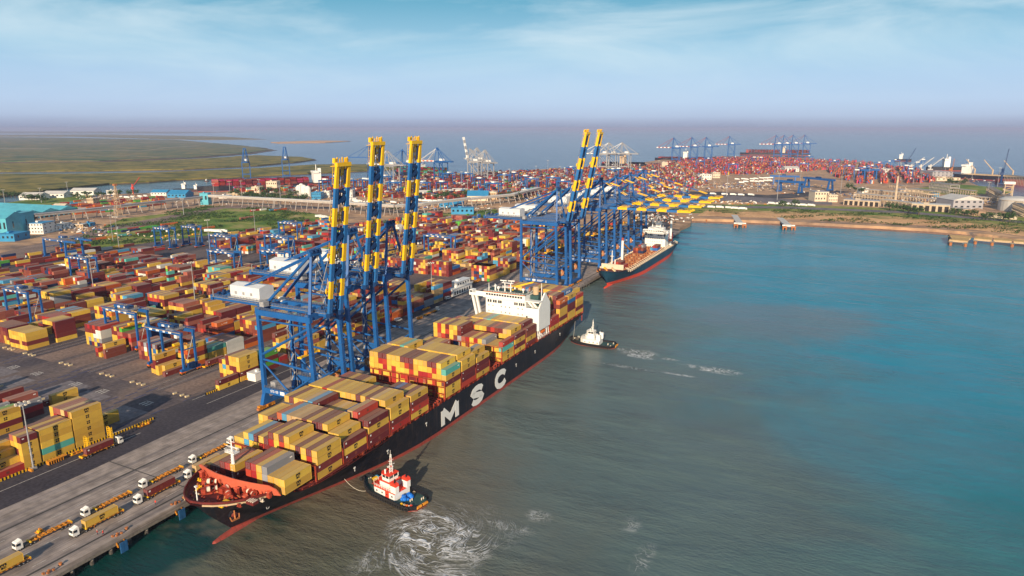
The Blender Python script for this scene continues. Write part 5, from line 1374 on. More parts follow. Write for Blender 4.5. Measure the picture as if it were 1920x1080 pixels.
    for yy in (-1, 1):
        m = MB(); m.beam((legx(0, top), yy * (s - 1.2), top + 2), (ax, yy * 2.4, ap), 1.25, 1.3, col, .95, 1.0).build('mast_leg', root)
        m = MB(); m.tube((ax, yy * 2.4, ap), (LS + .5, yy * (g + 1.2), H + 1.8), .72, col, 8).build('back_leg', root)
        m = MB(); m.tube((ax - .6, yy * 1.8, ap - .4), (back + 7, yy * g, H + 1.8), .40, col, 7).build('backstay', root)
    m = MB(); m.beam((ax, -3.6, ap), (ax, 3.6, ap), 1.5, 1.8, col)
    for yy in (-2.4, 0, 2.4): m.tube((ax + .4, yy - .3, ap + 1.1), (ax + .4, yy + .3, ap + 1.1), 1.0, dark, 12)
    m.beam((ax - .4, -4.3, (ap + top) / 2), (ax - .4 + .8, 4.3, (ap + top) / 2), .6, .6, col).rail([(ax - 1.6, -3.4, ap + .9), (ax - 1.6, 3.4, ap + .9)], 1.1, 'rail_grey', 1.2, .06)
    m.build('mast_head', root)
    m = MB()
    for k in range(7): m.beam((ax + .3, s * .55 - k * .55, top + 3 + k * (ap - top) / 8), (ax - .2, s * .55 - k * .55 - 1.4, top + 3 + (k + 1) * (ap - top) / 8), .5, .1, 'galvanised')
    m.build('ladder', root)
    # boom
    hx = 5.2; hz = H + .6
    def B(d, off=0, yy=0):                              # point on the boom, d metres from the hinge, off metres above its axis
        if up:
            a = R(90 - lean); return (hx + math.cos(a) * d - math.sin(a) * off, yy, hz + math.sin(a) * d + math.cos(a) * off)
        return (hx + d, yy, hz + off)
    bm = []
    for yy in (-g, g):
        m = MB(); n_ = 9
        L0 = Lb if up else Lb
        segs = [0, .115, .235, .355, .475, .60, .72, .845, 1.0]
        for i in range(8):
            c = 'boom_blue' if i % 2 == 0 else 'boom_yellow'
            m.beam(B(L0 * segs[i], 0, yy), B(L0 * segs[i + 1], 0, yy), 1.15, 2.0, c, 1.15 if i < 7 else 1.0, 2.0 if i < 7 else 1.4)
        for i in range(1, 8): m.beam(B(L0 * segs[i] - .12, 0, yy), B(L0 * segs[i] + .12, 0, yy), 1.25, 2.1, 'boom_yellow' if i % 2 else 'boom_blue')
        gb = m.build('boom_girder', root); bm.append(gb)
    m = MB()
    for i in range(8):
        d0, d1 = L0 * segs[i], L0 * segs[i + 1]; c = 'boom_yellow' if i % 2 else 'crane_blue_dark'
        for k in range(4):
            t = d0 + (d1 - d0) * (k + .5) / 4
            sd = 1 if k % 2 else -1
            m.beam(B(t, 1.15, g + .9), B(t + (d1 - d0) / 4, 1.15, g + .9), .14, .14, c)
            m.beam(B(t, 2.1, g + .9), B(t + (d1 - d0) / 4, 2.1, g + .9), .12, .12, c).beam(B(t, 1.1, g + .9), B(t, 2.1, g + .9), .12, .12, c)
            m.beam(B(t, 1.5, -g - .8), B(t + (d1 - d0) / 4, 1.5, -g - .8), .12, .12, c).beam(B(t, .8, -g - .8), B(t, 1.6, -g - .8), .12, .12, c)
        m.beam(B((d0 + d1) / 2, 1.1, -g), B((d0 + d1) / 2, 1.1, g), .5, .5, c)
        m.beam(B(d0 + .6, .9, -g + .5), B(d1 - .6, .9, -g + .5 + (1.2 if i % 2 else 0)), .35, .35, c).beam(B(d0 + .6, .9, g - 1.6), B(d1 - .6, .9, g - 1.6), .9, .12, c)
        m.beam(B(d0 + 1, 1.0, -1.6), B(d1 - 1, 1.0, 1.6), .22, .22, c).beam(B(d0 + 1, 1.0, 1.8), B(d1 - 1, 1.0, -1.4), .2, .2, c)
        m.beam(B(d0 + 1.5, .2, -2.0), B(d0 + (d1 - d0) * .75, .2, -2.0), .25, 1.5, 'crane_blue_dark').beam(B(d0 + 1.5, .2, 2.0), B(d0 + (d1 - d0) * .75, .2, 2.0), .25, 1.5, 'crane_blue_dark')
        if i % 2 == 0 and i: m.beam(B(d0 + 1.8, .4, -2.2), B(d0 + 3.8, .4, 2.2), 1.8, 1.6, 'crane_blue_dark').beam(B(d1 - 2.2, .4, 2.2), B(d1 - 1.2, .4, -2.2), 1.4, 1.2, 'crane_blue_dark')
        if i in (1, 3, 5): m.beam(B(d0 + 2, 1.6, -g - .9), B(d0 + 4.0, 1.6, -g - .9), .5, .9, c)
    m.build('boom_walkway', root)
    m = MB(); m.beam(B(L0 - .6, 0, -g - .8), B(L0 - .6, 0, g + .8), 1.5, 1.6, 'boom_yellow').beam(B(L0 - 1.5, 1.4, -g - 1.6), B(L0 - 1.5, 1.4, g + 1.6), 1.6, .2, 'boom_yellow')
    for k in range(6): m.beam(B(L0 + .2, 1.0, -g - .6 + k * 1.56), B(L0 + 1.6 + (k % 2) * .6, 1.0, -g - .6 + k * 1.56), .35, .5, 'boom_yellow')
    for yy in (-g, g): m.beam(B(L0 - .2, 1.2, yy - .5), B(L0 + 1.8, 1.2, yy - .5), 1.2, 1.0, 'boom_yellow')
    for yy in (-1.4, 0, 1.4): m.beam(B(L0 - 5, .8, yy), B(L0 - 1, .8, yy), .5, .5, 'boom_yellow')
    m.build('boom_tip', root)
    m = MB()
    for yy in (-g, g): m.tube((hx, yy - 1.1, hz - .4), (hx, yy + 1.1, hz - .4), 1.2, dark, 12).cbox((hx - 1.6, yy, hz), (3.0, 1.6, 2.4), col)
    m.cbox((hx - 2.4, 0, hz + .4), (2.0, 2 * g, .6), dark).rail([(hx - 1, -g - 2, hz + 1.4), (hx - 1, g + 2, hz + 1.4)], 1.1, 'rail_grey', 1.2, .06)
    m.build('boom_hinge', root)
    # forestays
    for yy in (-1.6, 1.6):
        m = MB(); P = Vector((ax + .4, yy, ap))
        if up:
            q1 = Vector(B(L0 * .35, 2.6, yy)); q2 = Vector(B(L0 * .47, 1, yy * 2)); q3 = Vector((P.x - 3.5, yy, (P.z + H) / 2 - 3))
            m.beam(P, q3, .3, .35, 'galvanised').beam(q3, (P.x + 2.5, yy, H + 9), .3, .35, 'galvanised').beam((P.x + 2.5, yy, H + 9), q2, .25, .3, 'galvanised')
            m.beam(B(L0 * .47, 1.6, yy), B(L0 * .16, 2.3, yy), .3, .35, 'crane_blue_dark').beam(B(L0 * .93, 1.6, yy), B(L0 * .52, 2.0, yy), .3, .3, 'gear_orange')
        else:
            for d in (.47, .93):
                Q = Vector(B(L0 * d, 1.4, yy * 1.9)); 
                for i in range(9):
                    c = 'boom_yellow' if i % 3 == 1 else ('crane_blue' if i % 3 == 0 else 'crane_blue_dark')
                    a_ = P.lerp(Q, i / 9); b2_ = P.lerp(Q, (i + 1) / 9)
                    m.beam(a_, b2_, .34, .5, c)
        m.build('forestay', root)
    # trolley, cab, spreader, reel
    tx = -12.0 if up else -9.0
    m = MB(); m.box(tx - 3, tx + 3, -g + .7, g - .7, H - 1.0, H + .2, dark).box(tx - 2.6, tx + 2.6, -g + 1, g - 1, H + .2, H + 1.0, 'galvanised').build('trolley', root)
    m = MB(); m.box(tx + 3.4, tx + 6.0, -1.4, 1.4, H - 4.2, H - 1.6, 'white_paint').box(tx + 6.0, tx + 6.06, -1.1, 1.1, H - 3.9, H - 2.6, 'glass_dark').box(tx + 3.6, tx + 5.8, -1.46, -1.4, H - 3.5, H - 2.4, 'glass_dark').build('operator_cab', root)
    m = MB(); sz = H * .56
    m.cbox((tx, 0, sz + 1.6), (1.8, 4.2, .9), 'gear_orange').cbox((tx, 0, sz), (1.3, 12.0, .7), 'boom_yellow')
    for yy in (-5.9, 5.9): m.cbox((tx, yy, sz - .1), (2.4, .5, .7), 'boom_yellow')
    for yy in (-1.8, 1.8): m.cbox((tx, yy, sz + .8), (1.6, .8, .8), 'gear_orange')
    m.build('spreader', root)
    m = MB()
    for x in (-.8, .8):
        for yy in (-2, 2): m.tube((tx + x, yy, sz + 2), (tx + x, yy * .9, H - 1), .05, 'dark_steel', 4)
    m.build('hoist_rope', root)
    m = MB(); m.tube((-4.5, s - 1.6, 13.6), (-4.5, s - 1.0, 13.6), 2.7, 'rust_orange', 18).tube((-4.5, s - 2.0, 13.6), (-4.5, s - .6, 13.6), 1.0, 'tan_paint', 12)
    for k in range(8):
        a = k * math.pi / 4; m.beam((-4.5, s - 1.72, 13.6), (-4.5 + 2.6 * math.cos(a), s - 1.72, 13.6 + 2.6 * math.sin(a)), .18, .18, 'tan_paint')
    m.build('cable_reel', root)
    m = MB(); m.box(LS + 2.6, LS + 5.6, -s + 1.2, -s + 4.0, 11.0, 13.4, 'galvanised').build('control_cabin', root)
    return root
def shared_up(y, label): c = copy_tree(UP); c.location = (-206.5, y, .06); c['label'] = label; return c
sts(223.4, 48.0, True, 'STS-09', 'faded blue quay crane nearest the camera, lowest raised yellow and blue boom', Lb=66, lean=8, apex=74.5)
UP = sts(248.5, 55.6, True, 'STS-08', 'second nearest blue quay crane, raised boom between the two other near booms', Lb=66.2, lean=7)
shared_up(277.8, 'third blue quay crane from the camera, raised boom, beside the ship\'s open middle bay')
UM = sts(493, 56.5, True, 'STS-07', 'blue quay crane with raised leaning boom behind the white bridge, nearer of two', Lb=69, lean=11.5)
c = copy_tree(UM); c.location = (-206.5, 521.8, .06); c['label'] = 'blue quay crane with raised leaning boom beyond its twin, just before the feeder ship bow'
DN = sts(590.5, 57.5, False, 'STS-05', 'blue quay crane with lowered striped boom nearest of four, above feeder ship', Lb=73)
for y, lab in ((633, 'second of the four blue quay cranes with lowered striped booms'), (677, 'third of the four blue quay cranes with lowered striped booms'), (721.5, 'farthest of the four blue quay cranes with lowered striped booms, over feeder ship stern')):
    c = copy_tree(DN); c.location = (-206.5, y, .06); c['label'] = lab

# ================================================================== YARD GANTRIES  (local: x across the block, y along)
def rtg(x0, x1, y, label, H=21.5, big=False):
    root = empty('yard_gantry_crane', ((x0 + x1) / 2, y, .03), label=label, cat='gantry crane', group='gantry cranes over the container blocks')
    w = (x1 - x0) / 2; hy = 4.0 if not big else 8.5; lw = 1.0 if not big else 1.6
    for x in (-w, w):
        m = MB(); m.box(x - .75, x + .75, -hy - 2, hy + 2, 1.9, 3.2, 'crane_blue').build('sill_beam', root)
        for yy in (-hy - .8, hy + .8):
            m = MB()
            for k in (-1.0, 1.0): m.tube((x - .35, yy + k, .8), (x + .35, yy + k, .8), .8, 'rubber', 12).tube((x - .4, yy + k, .8), (x + .4, yy + k, .8), .3, 'gear_orange', 8)
            m.cbox((x, yy, 1.6), (1.3, 3.0, .8), 'safety_orange').build('wheel_set', root)
        for yy in (-hy, hy):
            m = MB(); m.beam((x, yy, 3.2), (x, yy * .92, H), lw * 1.15, lw, 'crane_blue').build('leg', root)
        MB().beam((x, -hy, H * .62), (x, hy, H * .62), .4, .5, 'crane_blue').build('tie_beam', root)
        m = MB(); m.cbox((x + (.9 if x > 0 else -.9), 0, 4.6), (1.6, 4.2, 2.4), 'crane_blue_dark').box(x - .4, x + .4, -hy, hy, 3.2, 3.5, 'crane_blue').rail([(x, -hy, 3.25), (x, hy, 3.25)], 1.1, 'rail_grey', 1.4, .05).build('power_pack', root)
    for yy in (-hy * .92, hy * .92):
        m = MB(); m.box(-w - 1.0, w + 1.0, yy - .6, yy + .6, H, H + 1.7, 'crane_blue')
        m.rail([(-w - 1, yy + (1.0 if yy > 0 else -1.0), H + 1.6), (w + 1, yy + (1.0 if yy > 0 else -1.0), H + 1.6)], 1.1, 'crane_blue', 1.8, .06)
        m.box(-w - 1, w + 1, yy + (.6 if yy > 0 else -1.3), yy + (1.3 if yy > 0 else -.6), H + 1.5, H + 1.62, 'tan_paint')
        if big:
            m.box(w + 1, w + 17, yy - .6, yy + .6, H, H + 1.7, 'crane_blue')
        gd = m.build('girder', root)
        f = -.66
        bits('sign_panel', gd, [(w * a, w * b, yy + f, yy + f + .05, H + .35, H + 1.35) for (a, b) in (((-.82, -.66), (-.42, -.24), (.0, .12), (.34, .5)) if not big else ((-.8, -.72), (-.4, -.28), (.35, .43), (.7, .78)))], 'white_paint')
    tx = w * .35
    m = MB(); m.box(tx - 3, tx + 3, -hy * .92, hy * .92, H + 1.72, H + 2.5, 'galvanised').cbox((tx, -.6, H + 3.3), (3.4, 3.2, 1.7), 'crane_blue_dark').cbox((tx + 1.2, 2.2, H + 3.1), (1.8, 1.6, 1.3), 'tan_paint')
    m.rail([(tx - 3, -hy * .92, H + 2.5), (tx + 3, -hy * .92, H + 2.5), (tx + 3, hy * .92, H + 2.5)], 1.1, 'rail_grey', 1.4, .05).build('trolley', root)
    m = MB(); m.box(tx + 2.2, tx + 4.2, -3.0, -1.0, H - 2.4, H - .2, 'white_paint').box(tx + 2.15, tx + 2.2, -2.8, -1.2, H - 2.0, H - .8, 'glass_dark').build('operator_cab', root)
    sz = H * .62
    m = MB(); m.cbox((tx - 1, 0, sz), (1.4, 12.0, .6), 'gear_orange').cbox((tx - 1, 0, sz + 1.0), (1.8, 3.6, 1.2), 'boom_yellow')
    for yy in (-5.9, 5.9): m.cbox((tx - 1, yy, sz - .1), (2.4, .4, .6), 'gear_orange')
    for x in (-.7, .7):
        for yy in (-1.5, 1.5): m.beam((tx - 1 + x, yy, sz + 1.5), (tx - 1 + x * 1.3, yy * 1.3, H + 1.8), .07, .07, 'dark_steel')
    m.build('spreader', root)
    m = MB()
    for k in range(9): m.beam((w, -hy + .9 + k * .75, 3.4 + k * 1.8), (w, -hy + .9 + (k + 1) * .7, 3.4 + (k + 1) * 1.8), .5, .1, 'galvanised')
    m.build('stairs', root)
    return root
rtg(-338, -311.5, 231, 'nearest blue yard gantry crane, over ochre and maroon containers, white panels on its girder')
rtg(-399, -370, 246, 'blue yard gantry crane left of the nearest one, dark navy trolley on top')
rtg(-508, -481, 247, 'blue yard gantry crane at the left edge of the picture')
rtg(-589, -564, 338, 'blue yard gantry crane in front of the large portal crane, left')
rtg(-682, -658, 484, 'blue yard gantry crane on open asphalt beside the green field')
rtg(-664, -643, 505, 'slim blue yard gantry crane behind the one beside the green field')
rtg(-586, -555, 476, 'blue yard gantry crane over a green container in the middle left yard')
rtg(-510, -478, 412, 'blue yard gantry crane behind the lime and blue stack')
rtg(-532, -500, 498, 'blue yard gantry crane left behind the nearest quay crane, upper row')
rtg(-469, -440, 433, 'blue yard gantry crane close behind the nearest quay crane machinery house')
rtg(-594, -566, 578, 'farthest blue yard gantry crane left of the raised booms')
rtg(-390, -358, 573, 'lone blue yard gantry crane right of the three near booms')
rtg(-726, -690, 398, 'large deep blue portal crane over the rail siding, arm reaching right', H=19, big=True)

# ================================================================== DISTANT CRANES
def far_crane(x, y, rz, label, H=44, up=False, body='crane_blue', stripe=('safety_orange', 'white_paint'), s=1.0, house='white_paint', group='cranes on the horizon quays'):
    root = empty('quay_crane', (x, y, 0), rz, label, 'crane', group, s)
    for xx in (0, -30):
        for yy in (-9, 9): MB().beam((xx, yy, 0), (xx, yy, H), 2.2, 2.2, body, 1.8, 1.8).build('leg', root)
    m = MB()
    for yy in (-9, 9): m.beam((-30, yy, H * .3), (0, yy, H), 1.1, 1.1, body).beam((-30, yy, 10), (0, yy, 10), 1.6, 1.6, body).beam((-30, yy, H - 1), (0, yy, H - 1), 1.8, 1.8, body).beam((-30, yy, H * .3), (0, yy, 10), .8, .8, body)
    for xx in (0, -30): m.beam((xx, -9, H - .6), (xx, 9, H - .6), 2, 2, body).beam((xx, -9, 3), (xx, 9, 3), 2, 1.6, body).beam((xx, -9, H * .35), (xx, 9, H * .35), 1, 1, body)
    m.build('portal_frame', root)
    m = MB()
    for yy in (-3, 3): m.beam((-56, yy, H + 1.5), (4, yy, H + 1.5), 1.4, 2.6, body)
    m.beam((-56, -4, H + 1.5), (-56, 4, H + 1.5), 2, 2.6, body).build('girder', root)
    m = MB(); m.box(-25, -13, -3.5, 3.5, H + 3, H + 7.4, house).build('machinery_house', root)
    m = MB(); ap = (-3, 0, H + 31)
    for yy in (-8, 8): m.beam((0, yy, H), (ap[0], yy * .3, ap[2]), 1.5, 1.5, body).beam((ap[0], yy * .3, ap[2]), (-28, yy * .45, H + 3), 1.1, 1.1, body)
    for yy in (-2, 2): m.beam((ap[0], yy, ap[2]), (-52, yy, H + 3), .7, .7, body)
    m.beam((ap[0], -3.4, ap[2]), (ap[0], 3.4, ap[2]), 2.4, 2.4, body).build('mast', root)
    m = MB()
    def B(d): return (4 + d, 0, H + 1.5) if not up else (4 + d * math.cos(R(78)), 0, H + 1.5 + d * math.sin(R(78)))
    n_ = 8; Lb = 60
    for i in range(n_):
        p = B(Lb * i / n_); q_ = B(Lb * (i + 1) / n_)
        for yy in (-3, 3): m.beam((p[0], yy, p[2]), (q_[0], yy, q_[2]), 1.4, 2.4, stripe[i % 2])
        m.beam((p[0], -3, p[2]), (q_[0], 3, q_[2]), .6, .6, stripe[i % 2])
    m.build('boom', root)
    m = MB()
    if not up:
        for d in (27, 55): 
            for yy in (-2, 2): m.beam((ap[0], yy, ap[2]), (4 + d, yy, H + 3), .7, .7, stripe[0])
    else:
        for yy in (-2, 2): m.beam((ap[0], yy, ap[2]), B(30), .6, .6, body)
    m.build('forestay', root)
    return root
GR = 'galvanised'
def by_top(px, topy, topz):                          # where a mast of known height stands, from the photograph
    return at(px, topy, topz)
def place(o, px, ty, tz, rz, sx=1.0, sz=None):
    x, y = by_top(px, ty, tz * .985); o.location = (x, y, 0); o.rotation_euler = (0, 0, math.atan2(y, x) if rz is None else rz)
    o.scale = (sx, sx, sz or tz / 77.0); return o
def cp(src, px, ty, tz, rz, lab, sx=1.0):
    c = copy_tree(src); c['label'] = lab; return place(c, px, ty, tz, rz, sx)
f1 = place(far_crane(0, 0, 0, 'leftmost blue lattice crane by the creek, beside a red laden ship', stripe=('crane_blue', 'crane_blue')), 458, 278, 80, None)
cp(f1, 533, 275, 80, None, 'second blue lattice crane by the creek, right of the leftmost one')
cp(f1, 690, 272, 84, R(200), 'blue crane partly behind the second raised boom on the left skyline', .98)
cp(f1, 752, 280, 80, R(200), 'blue crane seen between the second and third raised booms', .95)
f2 = place(far_crane(0, 0, 0, 'blue crane with pale boom just right of the third raised boom', stripe=('white_paint', 'safety_orange')), 818, 277, 82, R(165))
f3 = place(far_crane(0, 0, 0, 'pale grey crane between the second and third raised booms', body=GR, stripe=('white_paint', 'galvanised')), 724, 282, 80, R(170))
f4 = place(far_crane(0, 0, 0, 'pale grey crane with tall raised boom on the skyline', body=GR, up=True, stripe=('galvanised', 'white_paint'), house='grey_roof'), 880, 279, 78, R(180))
cp(f3, 893, 277, 78, R(150), 'middle one of three slanting pale grey cranes on the skyline')
cp(f3, 908, 281, 76, R(150), 'rightmost of three slanting pale grey cranes on the skyline')
for i, px in enumerate((1124, 1140, 1165)):
    cp(f3, px, 267, 86, R(178), ('first', 'second', 'third')[i] + ' of three grey cranes right of the twin leaning booms')
for i, (px, ty) in enumerate(((1262, 258), (1296, 257), (1323, 257), (1367, 255))):
    if i == 0: f5 = place(far_crane(0, 0, 0, 'first blue crane in the far row of four, pink striped boom to the left', stripe=('boot_red', 'white_paint')), px, ty, 94, R(180), .95)
    else: cp(f5, px, ty, 94, R(180), ('', 'second', 'third', 'fourth, separate')[i] + ' blue crane in the far row of four on the horizon', .95)
for i, (px, ty) in enumerate(((1454, 253.4), (1469, 253.2), (1486, 253), (1508, 252.8))):
    cp(f5, px, ty, 99, R(180), ('first', 'second', 'third', 'fourth')[i] + ' blue crane of the close group farthest out on the horizon', 1.0)
# large blue portal cranes on the plain
def portal(px0, py0, px1, py1, label, H=20):
    (x0, y0), (x1, y1) = at(px0, py0), at(px1, py1); L_ = math.hypot(x1 - x0, y1 - y0)
    root = empty('portal_crane', ((x0 + x1) / 2, (y0 + y1) / 2, 0), math.atan2(y1 - y0, x1 - x0), label, 'gantry crane', 'rail portal cranes on the plain')
    for s_ in (-1, 1):
        m = MB()
        for k in (-1, 1): m.beam((s_ * L_ / 2, k * 7, 0), (s_ * L_ / 2, k * 3.5, H), 3.0, 3.0, 'crane_blue')
        m.beam((s_ * L_ / 2, -8, 1.5), (s_ * L_ / 2, 8, 1.5), 2, 2.5, 'crane_blue').build('leg_frame', root)
    for k in (-3, 3): MB().beam((-L_ / 2 - 9, k, H + 1.5), (L_ / 2 + 9, k, H + 1.5), 2, 4, 'crane_blue').build('girder', root)
    MB().box(-6, 3, -4, 4, H + 3.6, H + 6.4, 'crane_blue_dark').build('trolley', root)
    return root
portal(1461, 359, 1500, 362, 'large blue portal crane on the plain before the northern container fields, left one')
portal(1512, 352, 1556, 357, 'large blue portal crane beside the cream block, right one')
portal(1450, 345, 1490, 346, 'blue portal crane partly hidden behind the left portal crane', 17)
portal(1618, 336, 1640, 336, 'blue portal crane among red northern container stacks', 22)

# small yard gantries of the far terminals, over the stacks
r5 = random.Random(12); fg = None
def far_gantry():
    t = empty('yard_gantry_crane', (0, 0, 0), 0, 'x', 'gantry crane', 'far yard gantries')
    for a in (-13, 13):
        for b in (-5, 5): MB().beam((a, b, 0), (a, b, 21), 1.4, 1.4, 'crane_blue').build('leg', t)
    for b in (-5, 5): MB().box(-14.5, 14.5, b - .9, b + .9, 21, 23.4, 'crane_blue').build('girder', t)
    MB().box(-3, 3, -5, 5, 23.5, 26, 'white_paint').build('trolley', t); return t
for (x0, x1, y0, y1, n) in ((600, 900, 340, 368, 13), (915, 1240, 325, 366, 16), (1290, 1540, 304, 325, 8), (1560, 1745, 312, 340, 12)):
    for k in range(n):
        x, y = at(x0 + (x1 - x0) * (k + r5.random()) / n, r5.uniform(y0, y1))
        if fg is None: fg = far_gantry(); c = fg
        else: c = copy_tree(fg)
        c['label'] = 'small blue yard gantry standing among the red stacks of the far terminals'; c.location = (x, y, .1); c.rotation_euler = (0, 0, r5.choice((0, 0, R(90))))
# ================================================================== TUGS
def tug(loc, ang, label, red=True):
    t = empty('tugboat', (loc[0], loc[1], -5), ang, label, 'tugboat', 'tugs beside the large ship')
    L_, B_ = 30.0, 5.6
    def ring(k, z, ins=0):
        out = []
        for i in range(25):
            u = i / 24; x = -L_ / 2 + L_ * u
            b = B_ * min(1, (u / .10) ** .45 if u > 0 else 0) if u < .5 else B_ * (1 - max(0, (u - .62) / .38) ** 2.4)
            b = max(b, 2.6 if u < .5 else .5) * k
            out.append((x * (1 - ins * .02), b - ins * .25, z + (0 if u < .45 else 1.7 * ((u - .45) / .55) ** 2)))
        return out
    ra, rb_ = ring(.86, -1.6), ring(1.0, 1.5)
    rl = ring(.94, .25); rl = [(a, b, .25) for a, b, c in rl]
    vs = []; n = 25
    for R_ in (ra, rl, rb_):
        for s in (1, -1): vs += [(x, s * b, z) for x, b, z in R_]
    fs = []
    for j in range(2):
        for i in range(n - 1):
            a = j * 2 * n + i; b = a + 2 * n
            fs.append((a, b, b + 1, a + 1)); a2 = a + n; b2 = b + n; fs.append((a2, a2 + 1, b2 + 1, b2))
        a = j * 2 * n; fs.append((a, a + n, a + 3 * n, a + 2 * n)); a += n - 1; fs.append((a, a + 2 * n, a + 3 * n, a + n))
    m = MB(); m.add(vs, fs[:len(fs) // 2], 'boot_red'); k = m._m('hull_black')
    for f in fs[len(fs) // 2:]: m.f.append(f); m.mi.append(k)
    m.build('hull', t)
    dv = []
    for x, b, z in rb_: dv += [(x, b - .15, z - .55), (x, -b + .15, z - .55)]
    m = MB(); m.add(dv, [(2 * i, 2 * i + 1, 2 * i + 3, 2 * i + 2) for i in range(n - 1)], 'tug_green')
    m.box(-14, 14, -.1, .1, -.6, -.4, 'tug_green').build('deck', t)
    for s in (1, -1):
        m = MB()
        for a, b in zip(rb_[:-1], rb_[1:]): m.beam((a[0], s * a[1], a[2] + .1), (b[0], s * b[1], b[2] + .1), .35, .75, 'black_paint')
        m.build('bulwark', t)
    def ty(x, y, z, a, r=.72):
        m = MB(); c = Vector((0, 0, 0))
        for i in range(10):
            t0 = 2 * math.pi * i / 10; t1 = 2 * math.pi * (i + 1) / 10
            m.tube((math.cos(t0) * r * math.cos(a), math.cos(t0) * r * math.sin(a), math.sin(t0) * r), (math.cos(t1) * r * math.cos(a), math.cos(t1) * r * math.sin(a), math.sin(t1) * r), .26, 'rubber', 6)
        return m
    tm = ty(0, 0, 0, 0).build('tyre', t, loc=(rb_[3][0], -rb_[3][1] - .25, rb_[3][2] - .3))
    for s in (1, -1):
        for i in range(2, n - 1):
            if s == -1 and i == 3: continue
            c = tm.copy(); COL.objects.link(c); c.parent = t; CHILD[t.name].append(c)
            a_, b_2 = rb_[i], rb_[min(n - 1, i + 1)]
            c.location = (a_[0], s * (a_[1] + .25), a_[2] - .3); c.rotation_euler = (0, 0, s * math.atan2(b_2[1] - a_[1], b_2[0] - a_[0]))
    m = MB(); m.tube((15.0, -2.4, 2.6), (15.0, 2.4, 2.6), .8, 'rubber', 10)
    m.build('bow_fender', t)
    for yy in (-2.6, .4):
        MB().tube((-15.1, yy, 1.3), (-15.1, yy + 2.2, 1.3), .55, 'gear_orange', 10).build('stern_fender', t)
    top = 'tug_red' if red else 'white_paint'
    # deckhouse
    m = MB(); m.prism([(-5, -3.9), (5.5, -3.9), (7.6, -2.4), (7.6, 2.4), (5.5, 3.9), (-5, 3.9)], .9, 3.6, 'white_paint')
    m.prism([(-5.1, -4.0), (5.6, -4.0), (7.75, -2.45), (7.75, 2.45), (5.6, 4.0), (-5.1, 4.0)], 3.6, 3.95, top)
    if red: m.box(-2.2, -.2, -3.96, -3.9, .9, 3.6, 'tug_red').box(2.8, 3.3, -3.96, -3.9, .9, 3.6, 'tug_red').box(-2.2, -.2, 3.9, 3.96, .9, 3.6, 'tug_red')
    m.rail([(-5, -3.9, 3.95), (5.5, -3.9, 3.95), (7.5, -2.4, 3.95), (7.5, 2.4, 3.95), (5.5, 3.9, 3.95), (-5, 3.9, 3.95)], 1, 'white_paint', 1.2, .05)
    dh = m.build('deckhouse', t)
    bits('window', dh, [(x - .3, x + .3, s * 3.97 - .03, s * 3.97 + .03, 2.1, 2.8) for x in (-3.8, -1.2, 1.4, 4.2) for s in (-1, 1)], 'glass_dark')
    m = MB(); m.prism([(-1.6, -2.9), (3.6, -2.9), (4.9, -1.7), (4.9, 1.7), (3.6, 2.9), (-1.6, 2.9)], 3.95, 6.3, 'white_paint')
    m.prism([(-1.9, -3.1), (3.8, -3.1), (5.2, -1.9), (5.2, 1.9), (3.8, 3.1), (-1.9, 3.1)], 6.3, 6.5, 'white_paint' if not red else 'tug_red').build('upper_house', t)
    pl = [(-.8, -2.3), (2.8, -2.3), (3.9, -1.2), (3.9, 1.2), (2.8, 2.3), (-.8, 2.3)]
    sc_ = lambda P, k: [((x - 1.3) * k + 1.3, y * k) for x, y in P]
    m = MB(); m.prism(pl, 6.5, 7.6, 'white_paint').prism(sc_(pl, .97), 7.6, 8.8, 'glass_dark').prism(sc_(pl, 1.08), 8.8, 9.1, top)
    for (x, y) in sc_(pl, 1.0): m.beam((x, y, 7.5), (x, y, 8.85), .22, .22, 'white_paint')
    for (a, b) in zip(sc_(pl, 1.0), sc_(pl, 1.0)[1:] + sc_(pl, 1.0)[:1]): q = ((a[0] + b[0]) / 2, (a[1] + b[1]) / 2); m.beam((q[0], q[1], 7.5), (q[0], q[1], 8.85), .16, .16, 'white_paint')
    m.build('wheelhouse', t)
    m = MB(); H_ = 16.5 if red else 15.0
    for dx, dy in ((-.5, -.4), (.5, -.4), (0, .5)): m.beam((.6 + dx, dy, 9.1), (.4 + dx * .3, dy * .3, H_), .18, .18, 'white_paint')
    for k in range(7): z = 9.8 + k * .95; m.cbox((.5, 0, z), (1.1 - k * .1, 1.0 - k * .08, .14), 'tug_red' if (k % 3 == 2 and red) else 'white_paint')
    m.beam((.4, -1.8, 12.2), (.4, 1.8, 12.2), .16, .16, 'white_paint').beam((.4, -1.2, 14), (.4, 1.2, 14), .14, .14, 'white_paint').cbox((1.1, 0, 11.4), (.4, 1.9, .3), 'white_paint').tube((.4, 0, H_), (.4, 0, H_ + 1.6), .06, 'white_paint', 5)
    for s in (-1, 1): m.tube((1.6, s * 1.8, 9.1), (1.6, s * 1.8, 10.3), .3, 'white_paint', 7).sphere((1.6, s * 1.8, 10.5), .4, 'white_paint', 8)
    m.build('mast', t)
    for s in (-1, 1):
        m = MB(); m.box(-5.6, -3.0, s * 2.9 - .9, s * 2.9 + .9, 3.95, 6.6, 'white_paint').prism_y([(-5.7, 6.6), (-2.9, 6.6), (-3.2, 8.0), (-5.4, 7.6)], s * 2.9 - .95, s * 2.9 + .95, 'tug_red' if red else 'white_paint')
        m.tube((-4.4, s * 2.9, 7.7), (-4.5, s * 2.9, 9.2), .3, 'black_paint', 8).build('funnel', t)
